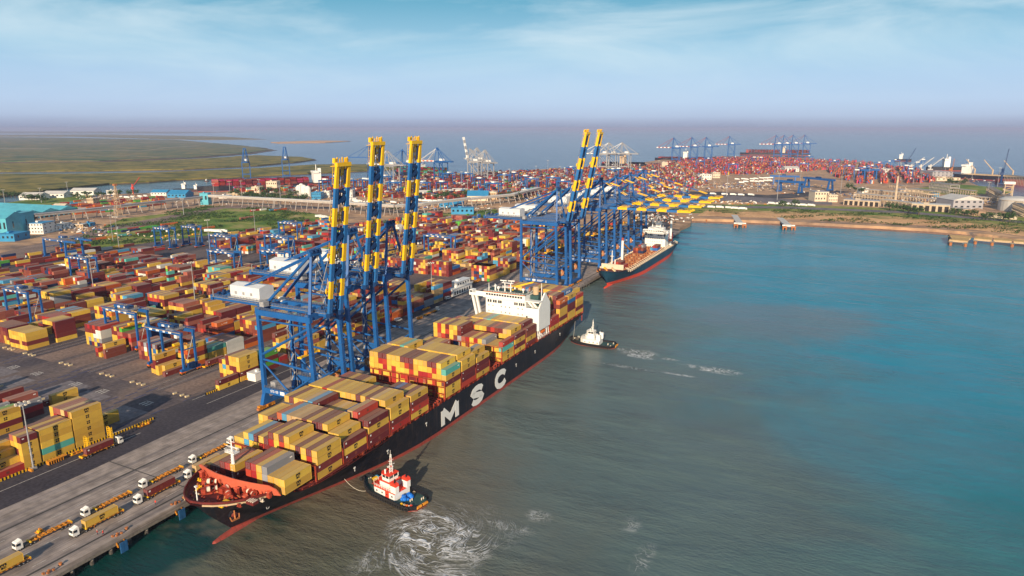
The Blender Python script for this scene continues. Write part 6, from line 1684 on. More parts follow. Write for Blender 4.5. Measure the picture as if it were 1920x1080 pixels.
    m = MB(); m.cbox((10.2, 0, 2.4), (2.2, 3.4, .5), 'lash_red' if red else 'dark_steel').tube((10.2, -1.5, 3.1), (10.2, 1.5, 3.1), .85, 'boom_yellow' if red else 'winch_white', 12).tube((10.2, -1.9, 3.1), (10.2, -1.5, 3.1), 1.1, 'sheet_blue' if red else 'tug_green', 12).tube((10.2, 1.5, 3.1), (10.2, 1.9, 3.1), 1.1, 'dark_steel', 12).build('towing_winch', t)
    if red:
        m = MB(); r0 = random.Random(5)
        for k in range(16):
            m.sphere((-7.2 + r0.uniform(-1.4, 1.2), r0.uniform(-2.0, 2.0), 1.4 + r0.uniform(0, .9)), r0.uniform(.6, 1.0), 'blue_tarp', 8, .8)
        m.build('tarpaulin', t)
    for x, y in ((-12.2, -3.2), (-12.2, 3.2), (-9.6, 0), (12.4, 0)):
        m = MB(); m.tube((0, -.5, 0), (0, -.5, .9), .2, 'winch_white', 7).tube((0, .5, 0), (0, .5, .9), .2, 'winch_white', 7).beam((0, -.7, .6), (0, .7, .6), .2, .2, 'winch_white').build('towing_bitt', t, loc=(x, y, 1.0 if x < 0 else 2.2))
    if red:
        m = MB()
        for k, (x, y) in enumerate(((-11.4, 3.9), (-10.3, 4.1), (-12.6, 3.0), (-9.0, 4.2), (8.4, -3.0), (-6.8, -4.3))): m.cbox((x, y, 1.5), (.8, .6, .8), ('safety_orange', 'tan_paint', 'bright_red', 'boom_yellow')[k % 4])
        m.build('deck_gear', t)
    return t
a = at(690, 903, -4); b = at(786, 946, -4)
tA = tug(((a[0] + b[0]) / 2, (a[1] + b[1]) / 2), math.atan2(a[1] - b[1], a[0] - b[0]), 'red and white tug with blue tarpaulin aft, near the bow of the large ship')
a2 = at(1069, 637, -4); b2_ = at(1157, 649, -4)
tug(((a2[0] + b2_[0]) / 2, (a2[1] + b2_[1]) / 2), math.atan2(a2[1] - b2_[1], a2[0] - b2_[0]), 'all white topped black tug at the stern of the large ship', False)
def rope(p, q, sag, label):
    p = Vector(p); q = Vector(q); pts = []
    for i in range(13):
        t = i / 12; v = p.lerp(q, t); v.z -= sag * 4 * t * (1 - t); pts.append(v)
    mb = MB().path(pts, .07, 'winch_white', 5); return mb.build('towing_rope', label=label, cat='rope')
rope((-155.9, 172.5, 4.5), (-150.5, 177.4, -1.4), 1.5, 'pale towing rope from the red and white tug to the black hull')
rope((-156.9, 398, 6), (-152.0, 383.0, -1.5), .2, 'taut pale rope from the stern down to the white tug')

# ================================================================== TRUCKS
def truck(x, y, head, label, load=None, kind='white_paint'):
    """head: +1 drives towards +y, -1 towards -y; local +x is the driving direction"""
    t = empty('tractor_trailer', (x, y, .07), R(90) if head > 0 else R(-90), label, 'truck', 'terminal trucks with trailers', .9)
    m = MB()
    m.prism_y([(7.6, .75), (9.85, .75), (9.95, 1.4), (9.75, 3.15), (9.3, 3.45), (7.7, 3.45), (7.6, 3.2)], -1.2, 1.2, kind)
    m.prism_y([(7.7, 3.45), (9.1, 3.45), (7.9, 3.85), (7.7, 3.85)], -1.0, 1.0, kind)
    cab = m.build('cab', t)
    MB().prism_y([(9.86, 2.0), (9.80, 3.05), (9.84, 3.05), (9.92, 2.0)], -1.05, 1.05, 'glass_dark').build('windscreen', cab); bits('side_window', cab, [(8.3, 9.5, -1.23, -1.2, 2.1, 2.95), (8.3, 9.5, 1.2, 1.23, 2.1, 2.95)], 'glass_dark')
    MB().box(9.9, 10.1, -1.15, 1.15, .55, 1.05, 'dark_steel').build('bumper', cab)
    for s in (-1, 1): MB().box(9.95, 10.0, s * .85 - .2, s * .85 + .2, 1.1, 1.35, 'winch_white').build('headlight', cab)
    for s in (-1, 1): MB().box(9.55, 9.75, s * 1.45 - .12, s * 1.45 + .12, 2.2, 3.0, 'dark_steel').build('mirror', cab)
    MB().box(1.8, 9.6, -.45, .45, .7, 1.05, 'dark_steel').box(4.4, 7.0, -1.1, 1.1, .55, 1.1, 'dark_steel').build('chassis', t)
    m = MB()
    for yy in (-.75, .75): m.box(-8.9, 5.2, yy - .2, yy + .2, 1.05, 1.45, 'gear_orange')
    for k in range(9):
        xx = -8.7 + k * 1.7; m.box(xx - .2, xx + .2, -1.2, 1.2, 1.15, 1.48, 'gear_orange')
    for xx in (-9.0, -3.2, 1.9, 5.1): m.box(xx - .2, xx + .2, -1.25, 1.25, 1.1, 1.62, 'boom_yellow' if xx < -8 or xx > 5 else 'gear_orange')
    for k in range(4): m.box(-2.6 + k * 1.1, -2.0 + k * 1.1, -.9 + (k % 2) * .9, .3 + (k % 2) * .6, 1.3, 1.6, 'gear_orange')
    m.box(-9.2, -8.9, -1.2, 1.2, .7, 1.1, 'gear_orange').beam((2.2, -.8, 0.1), (2.2, -.8, 1.1), .15, .15, 'gear_orange').beam((2.2, .8, 0.1), (2.2, .8, 1.1), .15, .15, 'gear_orange').build('trailer_frame', t)
    for xx in (8.7, 4.0, 5.3, -5.4, -6.7, -8.0):
        for s in (-1, 1):
            w = MB().tube((0, s * .85, 0), (0, s * 1.18, 0), .52, 'rubber', 12).tube((0, s * 1.18, 0), (0, s * 1.2, 0), .25, 'galvanised', 8)
            w.build('wheel', t, loc=(xx, 0, .52))
    if load:
        L_, col, off = load
        o = cont_obj(0, 0, 0, L_, 2.6, col)
        o.rotation_euler = (0, 0, R(0) if True else 0)
        yy = y + (-(5.4 - off) if head > 0 else (5.4 - off) - L_) if False else None
        o.scale = (.95, .9, .92)
        if head > 0: o.location = (x, y + (5.2 - L_) * .9, 1.56)
        else: o.location = (x, y - 5.2 * .9, 1.56)
        tag(o, f'{CNAME.get(col, col)} container carried by the ' + label.replace('white cab truck', 'truck').replace('white cabbed truck', 'truck').split(',')[0], 'container', 'containers riding on trucks')
    return t
xi, xo = -222.4, -214.0
def ycab(px, py): return at(px, py)[1] + 8.4
truck(xi, ycab(32, 1034), -1, 'white cab truck with empty orange trailer, inner lane, lower left corner')
truck(xo, ycab(137, 1008), -1, 'white cab truck by two workers, outer quay lane', (12.19, 'yellow', 0))
truck(xi, ycab(157, 970), -1, 'white cab truck with empty orange trailer, inner lane, second from the corner')
truck(xo, ycab(257, 947), -1, 'white cab truck near the blue fender, outer quay lane', (12.19, 'maroon', 0))
truck(xi, ycab(267, 917), -1, 'white cab truck with empty orange trailer, inner lane, third from the corner')
truck(xo, ycab(350, 899), -1, 'white cab truck beside the ship bow, outer quay lane', (12.19, 'tan', 0))
truck(xi, ycab(357, 870), -1, 'white cab truck with empty orange trailer, inner lane, fourth from the corner')
truck(xi, ycab(430, 835), -1, 'white cab truck partly hidden behind the first bay of the ship')
truck(xo, 88.5, -1, 'truck cut off by the lower left corner', (12.19, 'yellow', 0))
truck(-264.4, at(232, 829)[1] - 9.6, 1, 'white cab truck on the dark road beside the tall ochre stacks', (12.19, 'maroon', 0))
truck(-262.6, at(822, 582)[1] - 9.6, 1, 'white cab truck with empty trailer on the road behind the third quay crane')
truck(-309.8, 246, 1, 'white cab truck under the nearest yard gantry', (12.19, 'maroon', 0))

# ================================================================== SMALL VEHICLES
def van(x, y, rz, label, s=1.0):
    t = empty('parked_van', (x, y, .07), rz, label, 'van', 'white vans on the port roads', s)
    MB().prism_y([(-2.3, .4), (2.3, .4), (2.35, 1.0), (1.6, 1.15), (1.1, 1.9), (-2.2, 1.95), (-2.3, 1.6)], -.9, .9, 'white_paint').build('body', t)
    MB().prism_y([(1.16, 1.85), (1.2, 1.85), (1.68, 1.2), (1.6, 1.2)], -.8, .8, 'glass_dark').build('windscreen', t); bits('window', t, [(-1.6, 1.0, -.92, -.9, 1.2, 1.7), (-1.6, 1.0, .9, .92, 1.2, 1.7)], 'glass_dark')
    for xx in (-1.5, 1.5):
        for s_ in (-1, 1): MB().tube((xx, s_ * .7, .35), (xx, s_ * .93, .35), .35, 'rubber', 10).build('wheel', t)
x, y = at(840, 561); van(x, y, R(75), 'white van beside the white twin-level deckhouse on the quay road', 1.15)
x, y = at(747, 602); van(x, y, R(80), 'white van under the third quay crane from the camera', 1.15)
x, y = at(537, 655); van(-246, 262, R(90), 'white van between the legs of the nearest quay cranes', 1.3)
m = MB(); x, y = at(478, 712); m.box(x - 3, x + 3, y - 2.2, y + 4.5, .05, 4.2, 'white_paint').box(x - 3.1, x + 3.1, y - 2.3, y + 4.6, 4.2, 4.35, 'grey_roof').cbox((x + .8, y + 1, 4.9), (1.3, 1.3, 1.1), 'white_paint')
c = m.build('substation', label='white square substation box at the left foot of the nearest quay crane', cat='substation')

# white twin-level deckhouse by the road
x, y = -279.5, 449
t = empty('deckhouse', (x, y, .05), 0, 'long white twin-level deckhouse with dark arched openings behind the ship bridge', 'deckhouse')
m = MB(); m.box(-4.5, 4.5, -11, 19, 0, 5.4, 'white_paint').box(-5.0, 5.0, -11.6, 19.5, 5.4, 5.8, 'grey_roof')
w1 = m.build('lower_storey', t)
for k in range(7):
    yy = -8.4 + k * 3.7; MB().prism_x([(yy, .8), (yy + 1.9, .8), (yy + 1.9, 3.1), (yy + .95, 3.9), (yy, 3.1)], 4.52, 4.58, 'glass_dark').build('arched_opening', w1)
MB().prism_y([(-2.6, .2), (2.6, .2), (2.6, 2.6), (1.4, 4.1), (-1.4, 4.1), (-2.6, 2.6)], -11.07, -11.0, 'glass_dark').build('arched_opening', w1)
m = MB(); m.box(-3.2, 3.2, -3, 18, 5.8, 9.4, 'white_paint').box(-3.6, 3.6, -3.4, 18.6, 9.4, 9.7, 'grey_roof').box(-1.2, 1.2, 3, 5.4, 9.7, 10.8, 'white_paint')
w2 = m.build('upper_storey', t)
bits('window', w2, [(3.22, 3.27, -1.2 + k * 3.8, .6 + k * 3.8, 7.0, 8.4) for k in range(5)], 'glass_dark')
MB().rail([(-5, -11.5, 5.8), (5, -11.5, 5.8), (5, 19.5, 5.8)], 1.1, 'white_paint', 1.6, .05).build('rail', t)
# pale hatch blocks on the left
x, y = at(100, 515)
t = empty('open_top_block', (x, y - 2, .05), 0, 'two joined pale grey open-topped blocks with round holes, left yard', 'hatch block')
for k, (a, b) in enumerate(((-12, 0), (.6, 13))):
    m = MB(); m.box(-11, 11, a * 1.3, b * 1.3 - .4, 0, 5.4, 'grey_roof').box(-11, -10.4, a * 1.3, b * 1.3 - .4, 5.4, 6.4, 'white_paint').box(10.4, 11, a * 1.3, b * 1.3 - .4, 5.4, 6.4, 'white_paint').box(-10.4, 10.4, a * 1.3, a * 1.3 + .6, 5.4, 6.4, 'white_paint').box(-10.4, 10.4, b * 1.3 - 1, b * 1.3 - .4, 5.4, 6.4, 'white_paint')
    for j in range(5): m.tube((11, a * 1.3 + 2 + j * 2.8, 2.6), (11.04, a * 1.3 + 2 + j * 2.8, 2.6), .7, 'glass_dark', 10); m.tube((-9 + j * 4.3, a * 1.3, 2.6), (-9 + j * 4.3, a * 1.3 - .04, 2.6), .7, 'glass_dark', 10)
    m.build('block_half', t)

# ================================================================== QUAY EDGE: piles, fenders, bollards, fence
m = MB(); m.box(-204.2, QX - .05, -120, 866, -2.6, -1.56, 'pile_concrete').build('quay_edge_beam', label='concrete beam along the edge of the quay above the water', cat='quay beam')
pile = MB().tube((0, 0, -9), (0, 0, -1.6), .65, 'pile_concrete', 10).tube((0, 0, -5.2), (0, 0, -3.6), .68, 'dark_steel', 10).build('quay_pile', label='round concrete pile standing in the water under the quay edge', cat='pile', group='piles under the quay edge', loc=(-202.6, 71, 0))
y = 77.2
while y < 130:
    c = pile.copy(); COL.objects.link(c); c.location = (-202.6, y, 0); y += 6.2
y = 414
while y < 545:
    c = pile.copy(); COL.objects.link(c); c.location = (-202.6, y, 0); y += 6.2
def fender(y, lab):
    t = empty('quay_fender', (QX + .1, y, 0), 0, lab, 'fender', 'fenders along the quay edge')
    MB().box(1.5, 1.8, -1.25, 1.25, -5.1, -1.4, 'fender_blue').box(1.8, 1.86, -1.1, -.1, -4.9, -1.6, 'fender_blue').box(1.8, 1.86, .1, 1.1, -4.9, -1.6, 'fender_blue').build('panel', t)
    MB().tube((0, 0, -2.6), (1.5, 0, -2.6), .9, 'rubber', 12).tube((0, 0, -4.2), (1.5, 0, -4.2), .6, 'rubber', 12).build('cone', t)
    m = MB(); m.beam((-1.4, -1.2, .1), (.6, -1.2, -3.2), .3, .35, 'gear_orange').beam((-1.4, 1.2, .1), (.6, 1.2, -3.2), .3, .35, 'gear_orange')
    for k in range(4): m.cbox((-1.5 + (k % 2) * .9, -1.3 + k * .8, .45), (.7, .6, .5), 'rust_orange')
    m.build('bracket', t)
for y_, lab in ((95.8, 'blue panelled fender at the lowest left of the quay edge'), (117.0, 'blue panelled fender on the quay edge below the two workers'), (138.4, 'blue panelled fender on the quay edge beside the ship bow')): fender(y_, lab)
for i, y_ in enumerate((96.5, 117.5, 139, 430, 452, 474, 496, 518)):
    MB().tube((0, 0, 0), (0, 0, .6), .35, 'rust_orange', 8).tube((0, 0, .6), (0, 0, .8), .55, 'rust_orange', 8).box(-.6, .6, -.6, .6, 0, .08, 'dark_steel').build('mooring_bollard', loc=(-203.0, y_ + 3, .06), label='rusty orange mooring bollard on the quay edge', cat='bollard', group='mooring bollards on the quay edge')
def chevron_fence(x, y0, y1, lab):
    t = empty('barrier', (x, y0, .05), 0, lab, 'barrier', 'black and yellow barriers of the yard'); m = MB(); k = 0; y = 0
    while y < y1 - y0:
        m.box(-.15, .15, y, y + .62, 0, 1.0, 'boom_yellow' if k % 2 else 'black_paint'); y += .62; k += 1
    m.build('striped_rail', t)
chevron_fence(-274.0, 96, 182, 'long black and yellow barrier before the tall front stacks')
chevron_fence(-277.2, 212, 246, 'short black and yellow barrier left of the nearest quay crane')
chevron_fence(-279.5, 262, 330, 'black and yellow barrier seen between the quay crane legs')
def rack(x, y, lab, L_=7, kind=0):
    m = MB(); r0 = random.Random(int(x * 7 + y))
    if kind == 0:
        for k in range(int(L_ / .9)): m.box(-.9, .9, k * .9, k * .9 + .14, .1, 1.6, 'gear_orange'); m.beam((-.9, k * .9, .2), (.9, k * .9 + .7, 1.5), .1, .1, 'boom_yellow')
        m.box(-1, 1, 0, L_, 1.55, 1.7, 'gear_orange').box(-1, 1, 0, L_, .05, .18, 'dark_steel')
    else:
        m.box(-.9, .9, 0, L_, .25, .5, 'gear_orange')
        for k in range(int(L_ / 1.0)): m.cbox((r0.uniform(-.6, .6), .5 + k, .8), (r0.uniform(.4, 1.4), .5, r0.uniform(.4, 1)), 'gear_orange' if k % 3 else 'boom_yellow')
    m.build('spreader_frame', loc=(x, y, .06), label=lab, cat='lifting frame', group='lifting frames parked along the yard barrier')
rack(-271.3, 134.5, 'latticed orange frame lying before the ochre stack with a teal box', 7)
rack(-271.3, 143.0, 'flat orange frame lying left of the truck with maroon load', 5, 1)
rack(-271.6, 172.5, 'flat orange frame at the right end of the long striped barrier', 6, 1)
rack(-275.6, 236, 'orange frame lying at the end of the short striped barrier', 7, 1)
rack(-226.5, 105.5, 'small orange frame on the quay near the corner truck', 2.2, 1)
rack(-272.4, 393, 'orange frame parked behind the third quay crane', 9, 1); rack(-285, 487, 'ochre frame near the mid yard corner', 12, 0); rack(-262, 372, 'rusty orange reel frame under the third quay crane', 6, 0)
for x, y, lab in ((-267.2, 147.5, 'yellow lattice gate frame behind the maroon truck load, left one'), (-268.0, 157.6, 'yellow lattice gate frame behind the maroon truck load, right one')):
    m = MB()
    for k in range(9): m.beam((-1.2, 0, k * .8), (1.2, 0, k * .8 + .7), .16, .16, 'boom_yellow'); m.beam((1.2, .6, k * .8), (-1.2, .6, k * .8 + .7), .16, .16, 'boom_yellow')
    for xx in (-1.2, 1.2):
        for yy in (0, .6): m.beam((xx, yy, 0), (xx, yy, 7.4), .2, .2, 'boom_yellow')
    m.box(-1.5, 1.5, -.6, 1.2, 0, .25, 'boom_yellow').build('lattice_gate', loc=(x, y, .05), label=lab, cat='lifting frame')

# ================================================================== PEOPLE on the quay edge
def person(x, y, rz, label, stride=.16, arm=.2):
    me = bpy.data.meshes.new('person'); o = bpy.data.objects.new('person', me); COL.objects.link(o)
    V = [(0, 0, .95), (0, 0, 1.18), (0, 0, 1.42), (0, 0, 1.52), (0.01, 0, 1.64), (0.02, 0, 1.74),
         (0, .09, .90), (stride, .10, .50), (stride * .9, .10, .09), (stride * .9 + .15, .10, .04),
         (0, -.09, .90), (-stride * .6, -.10, .50), (-stride * 1.4, -.10, .10), (-stride * 1.4 + .15, -.10, .04),
         (0, .20, 1.42), (arm * .5, .25, 1.15), (arm * 1.4, .22, .93), (0, -.20, 1.42), (-arm * .3, -.26, 1.15), (arm * .4, -.27, .92)]
    E_ = [(0, 1), (1, 2), (2, 3), (3, 4), (4, 5), (0, 6), (6, 7), (7, 8), (8, 9), (0, 10), (10, 11), (11, 12), (12, 13), (2, 14), (14, 15), (15, 16), (2, 17), (17, 18), (18, 19)]
    r = [.14, .13, .15, .06, .105, .09, .09, .07, .05, .04, .09, .07, .05, .04, .07, .05, .038, .07, .05, .038]
    me.from_pydata(V, E_, []); me.update()
    sm = o.modifiers.new('skin', 'SKIN')
    for i, q_ in enumerate(me.skin_vertices[0].data): q_.radius = (r[i], r[i] * 1.0); q_.use_root = (i == 0)
    ss = o.modifiers.new('sub', 'SUBSURF'); ss.levels = 1; ss.render_levels = 1
    me.materials.append(MATS['hiviz_red'])
    o.location = (x, y, .07); o.rotation_euler = (0, 0, rz); tag(o, label, 'person')
    MB().sphere((.02, 0, 1.71), .13, 'safety_orange' if stride > .1 else 'white_paint', 8, .7).build('helmet', o)
    for s in (1, -1): 
        x1 = stride if s > 0 else -stride * .6; x2 = stride * .9 if s > 0 else -stride * 1.4
        MB().tube((0, s * .09, .93), (x1, s * .10, .50), .11, 'dark_trousers', 8, .09).tube((x1, s * .10, .50), (x2, s * .10, .12), .09, 'dark_trousers', 8, .07).build('trouser_leg', o)
    MB().sphere((.045, 0, 1.62), .095, 'skin', 8, 1.1).build('face', o)
    return o
x, y = at(183, 1003); person(x, y, R(60), 'worker in red suit and white helmet standing beside the ochre truck, left of two', .03, .1)
x, y = at(194, 1004); person(x, y, R(200), 'worker in a red suit and orange helmet walking, right of two', .16)
x, y = at(292, 947); person(x, y, R(120), 'lone worker in red walking on the quay near the middle fender', .18)

# ================================================================== LIGHT MASTS
def mast(px, py, h, lab, s=1.0, small=False, xy=None):
    x, y = xy or at(px, py)
    t = empty('light_mast', (x, y, 0), 0, lab, 'light mast', 'tall light masts of the port', s)
    MB().tube((0, 0, 0), (0, 0, h), .38 if not small else .5, 'galvanised', 7, .16 if not small else .3).build('pole', t)
    m = MB(); m.cbox((0, 0, h), (4.4, 1.0, .3), 'galvanised').cbox((0, 0, h - .05), (1.0, 4.4, .3), 'galvanised')
    for k in range(8): a = k * math.pi / 4; m.cbox((2.2 * math.cos(a), 2.2 * math.sin(a), h + .1), (.7, .7, .5), 'winch_white')
    m.build('lamp_ring', t)
    if not small: MB().box(-.9, .9, -.9, .9, 0, 1.0, 'concrete').box(-1.6, 1.6, -1.6, -.9, 0, .9, 'gear_orange').build('base', t)
    return t
mast(0, 0, 27, 'light mast standing before the tall front stacks at lower left', xy=(-273.0, 130.2))
mast(367, 575, 33, 'light mast in the middle of the left yard blocks'); mast(178, 560, 33, 'light mast in the left yard beside the blue gantry')
mast(224, 470, 36, 'light mast on the left beside the green field'); mast(396, 488, 40, 'light mast left of the near cranes at the field edge'); mast(212, 452, 30, 'thin light mast just left of its twin beside the field')
mast(810, 560, 28, 'light mast at the road behind the third quay crane'); mast(773, 470, 28, 'light mast right of the third raised boom'); mast(895, 440, 32, 'light mast left of the machinery houses of the mid cranes')
mast(480, 450, 35, 'light mast behind the far left gantries')
FARM = [(345, 405, 22), (527, 388, 30), (488, 372, 30), (454, 372, 28), (432, 368, 24), (402, 372, 24), (128, 366, 22), (78, 380, 22), (10, 384, 22), (565, 378, 25), (660, 395, 28), (866, 352, 30), (877, 372, 30), (908, 350, 36), (945, 352, 30), (955, 345, 30), (968, 362, 32), (985, 350, 24), (1005, 335, 28), (1027, 330, 36), (1050, 330, 22), (640, 370, 26), (820, 350, 24), (795, 345, 22),
        (1234, 335, 40), (1281, 368, 34), (1302, 355, 26), (1338, 350, 28), (1362, 368, 34), (1393, 330, 34), (1420, 360, 28), (1457, 375, 42), (1500, 345, 26), (1605, 330, 26), (1628, 340, 26), (1656, 335, 24), (1576, 362, 28), (1712, 345, 28), (1726, 345, 24), (1770, 335, 26), (1808, 332, 30), (1822, 335, 28), (1870, 350, 36), (1850, 375, 28), (1182, 345, 30), (1110, 345, 26)]
ft = None
for i, (px, py, h) in enumerate(FARM):
    x, y = at(px, py)
    if ft is None: ft = mast(0, 0, 30, '', small=True, xy=(x, y)); c = ft
    else: c = copy_tree(ft)
    c.location = (x, y, 0); c.scale = (1.1, 1.1, h / 30 * 1.15)
    c['label'] = 'distant slender light mast rising above the far container terminals and plains'; c['group'] = 'distant light masts'
# ================================================================== BUILDINGS AND PLANT
paint('roof_grey', (.34, .33, .35), .6, .15, .1); paint('roof_pale', (.52, .50, .47), .6, .12, .1); paint('warm_concrete', (.52, .41, .29), .85, .2, .15, dirt=(.26, .2, .15), dcut=(.5, .8))
paint('dark_opening', (.03, .026, .025), .9, .2, .5); paint('plaster_white', (.72, .70, .65), .7, .08, .2, dirt=(.45, .42, .38), dcut=(.55, .85)); paint('leaf_dark', (.022, .055, .012), .8, .35, .5); paint('leaf_mid', (.05, .10, .018), .8, .35, .5)
paint('trestle', (.40, .36, .33), .8, .2, .3); paint('belt_roof', (.60, .57, .53), .6, .12, .1); paint('ochre_steel', (.5, .32, .10), .7, .2, .3); paint('jetty_top', (.50, .33, .14), .85, .25, .3, dirt=(.28, .16, .07), dcut=(.5, .8))
def building(px0, px1, py, dep, h, label, wall='plaster_white', roof='roof_grey', kind='flat', win=6, floors=1, pos=None, rz=None, L_=None, cat='building', arcade=False, dy=0):
    """front edge from pixel column px0 to px1 at the ground row py, dep metres deep away from the camera"""
    a = Vector((*at(px0, py + dy), 0)); b = Vector((*at(px1, py), 0)); ln = (b - a).length; ang = math.atan2(b.y - a.y, b.x - a.x)
    t = empty('building' if cat == 'building' else cat.replace(' ', '_'), (a.x, a.y, .1), ang, label, cat)
    m = MB(); m.box(0, ln, 0, dep, -.3, h, wall); w = m.build('wall', t)
    m = MB()
    if kind == 'gable': m.prism_x([(-.6, h), (dep + .6, h), (dep / 2, h + dep * .16 + 1)], -.6, ln + .6, roof)
    elif kind == 'gable_y': m.prism_y([(-.6, h), (ln / 2, h + ln * .12 + 1), (ln + .6, h)], -.6, dep + .6, roof)
    elif kind == 'saw':
        n = max(2, int(ln / 26))
        for k in range(n): m.prism_y([(ln * k / n, h), (ln * (k + .5) / n, h + 5), (ln * (k + 1) / n, h)], -.6, dep + .6, roof)
    else: m.box(-.4, ln + .4, -.4, dep + .4, h, h + .6, roof).box(ln * .3, ln * .45, dep * .3, dep * .6, h + .6, h + 2.4, wall)
    m.build('roof', t)
    bx = []
    if arcade:
        n = min(24, max(3, int(ln / 7.5)))
        for k in range(n): x = ln * (k + .5) / n; bx.append((x - ln / n * .32, x + ln / n * .32, -.12, -.02, 0, h * .8))
    else:
        for f in range(floors):
            for k in range(win):
                x = ln * (k + .5) / win; z = h * (f + .45) / floors
                bx.append((x - ln / win * .22, x + ln / win * .22, -.12, -.02, z, z + h / floors * .34))
                if k * 2 < win: y = dep * (k + .5) / max(1, win / 2); bx.append((ln + .02, ln + .12, y - 1, y + 1, z, z + h / floors * .34))
    bits('window' if not arcade else 'bay_opening', w, bx, 'glass_dark' if not arcade else 'dark_opening')
    return t
Bd = building
# left: sheds, houses
Bd(-40, 42, 414, 210, 9, 'left half of the large turquoise ridged warehouse at the left edge', 'sheet_cyan', 'sheet_cyan', 'saw', cat='warehouse', dy=14, arcade=True)
Bd(44, 146, 400, 190, 8, 'right half of the large turquoise ridged warehouse behind the covered conveyor', 'sheet_cyan', 'sheet_cyan', 'saw', cat='warehouse', dy=13, arcade=True)
Bd(17, 42, 433, 26, 22, 'tall turquoise transfer tower before the ridged warehouse', 'sheet_cyan', 'sheet_cyan', 'flat', win=3, floors=1, cat='tower')
Bd(-8, 16, 446, 34, 23, 'pale turquoise tower cut by the left edge', 'sheet_cyan', 'sheet_cyan', 'gable', win=3, cat='tower')
Bd(-5, 28, 453, 26, 8, 'low deep blue shed at the left edge', 'sheet_blue', 'sheet_blue', 'flat', cat='shed', win=4)
Bd(54, 82, 439, 24, 13, 'white four storey block with blue stripes beside the turquoise tower', 'plaster_white', 'sheet_blue', 'flat', 5, 3)
for i, (a, b, py, h, w_, r_, lab) in enumerate(((93, 106, 434, 6, 'plaster_white', 'roof_pale', 'small white hut right of the white and blue block'), (108, 121, 430, 7, 'plaster_white', 'roof_pale', 'small white two storey hut in the left row of huts'), (124, 136, 428, 4, 'grey_roof', 'roof_grey', 'low grey hut in the left row of huts'),
      (138, 156, 427, 4, 'tan_paint', 'roof_pale', 'long cream hut in the left row of huts'), (157, 169, 425, 4, 'sheet_blue', 'sheet_blue', 'small blue roofed hut at the right end of the left row of huts'))): Bd(a, b, py, 12, h, lab, w_, r_, 'flat', 3, cat='hut')
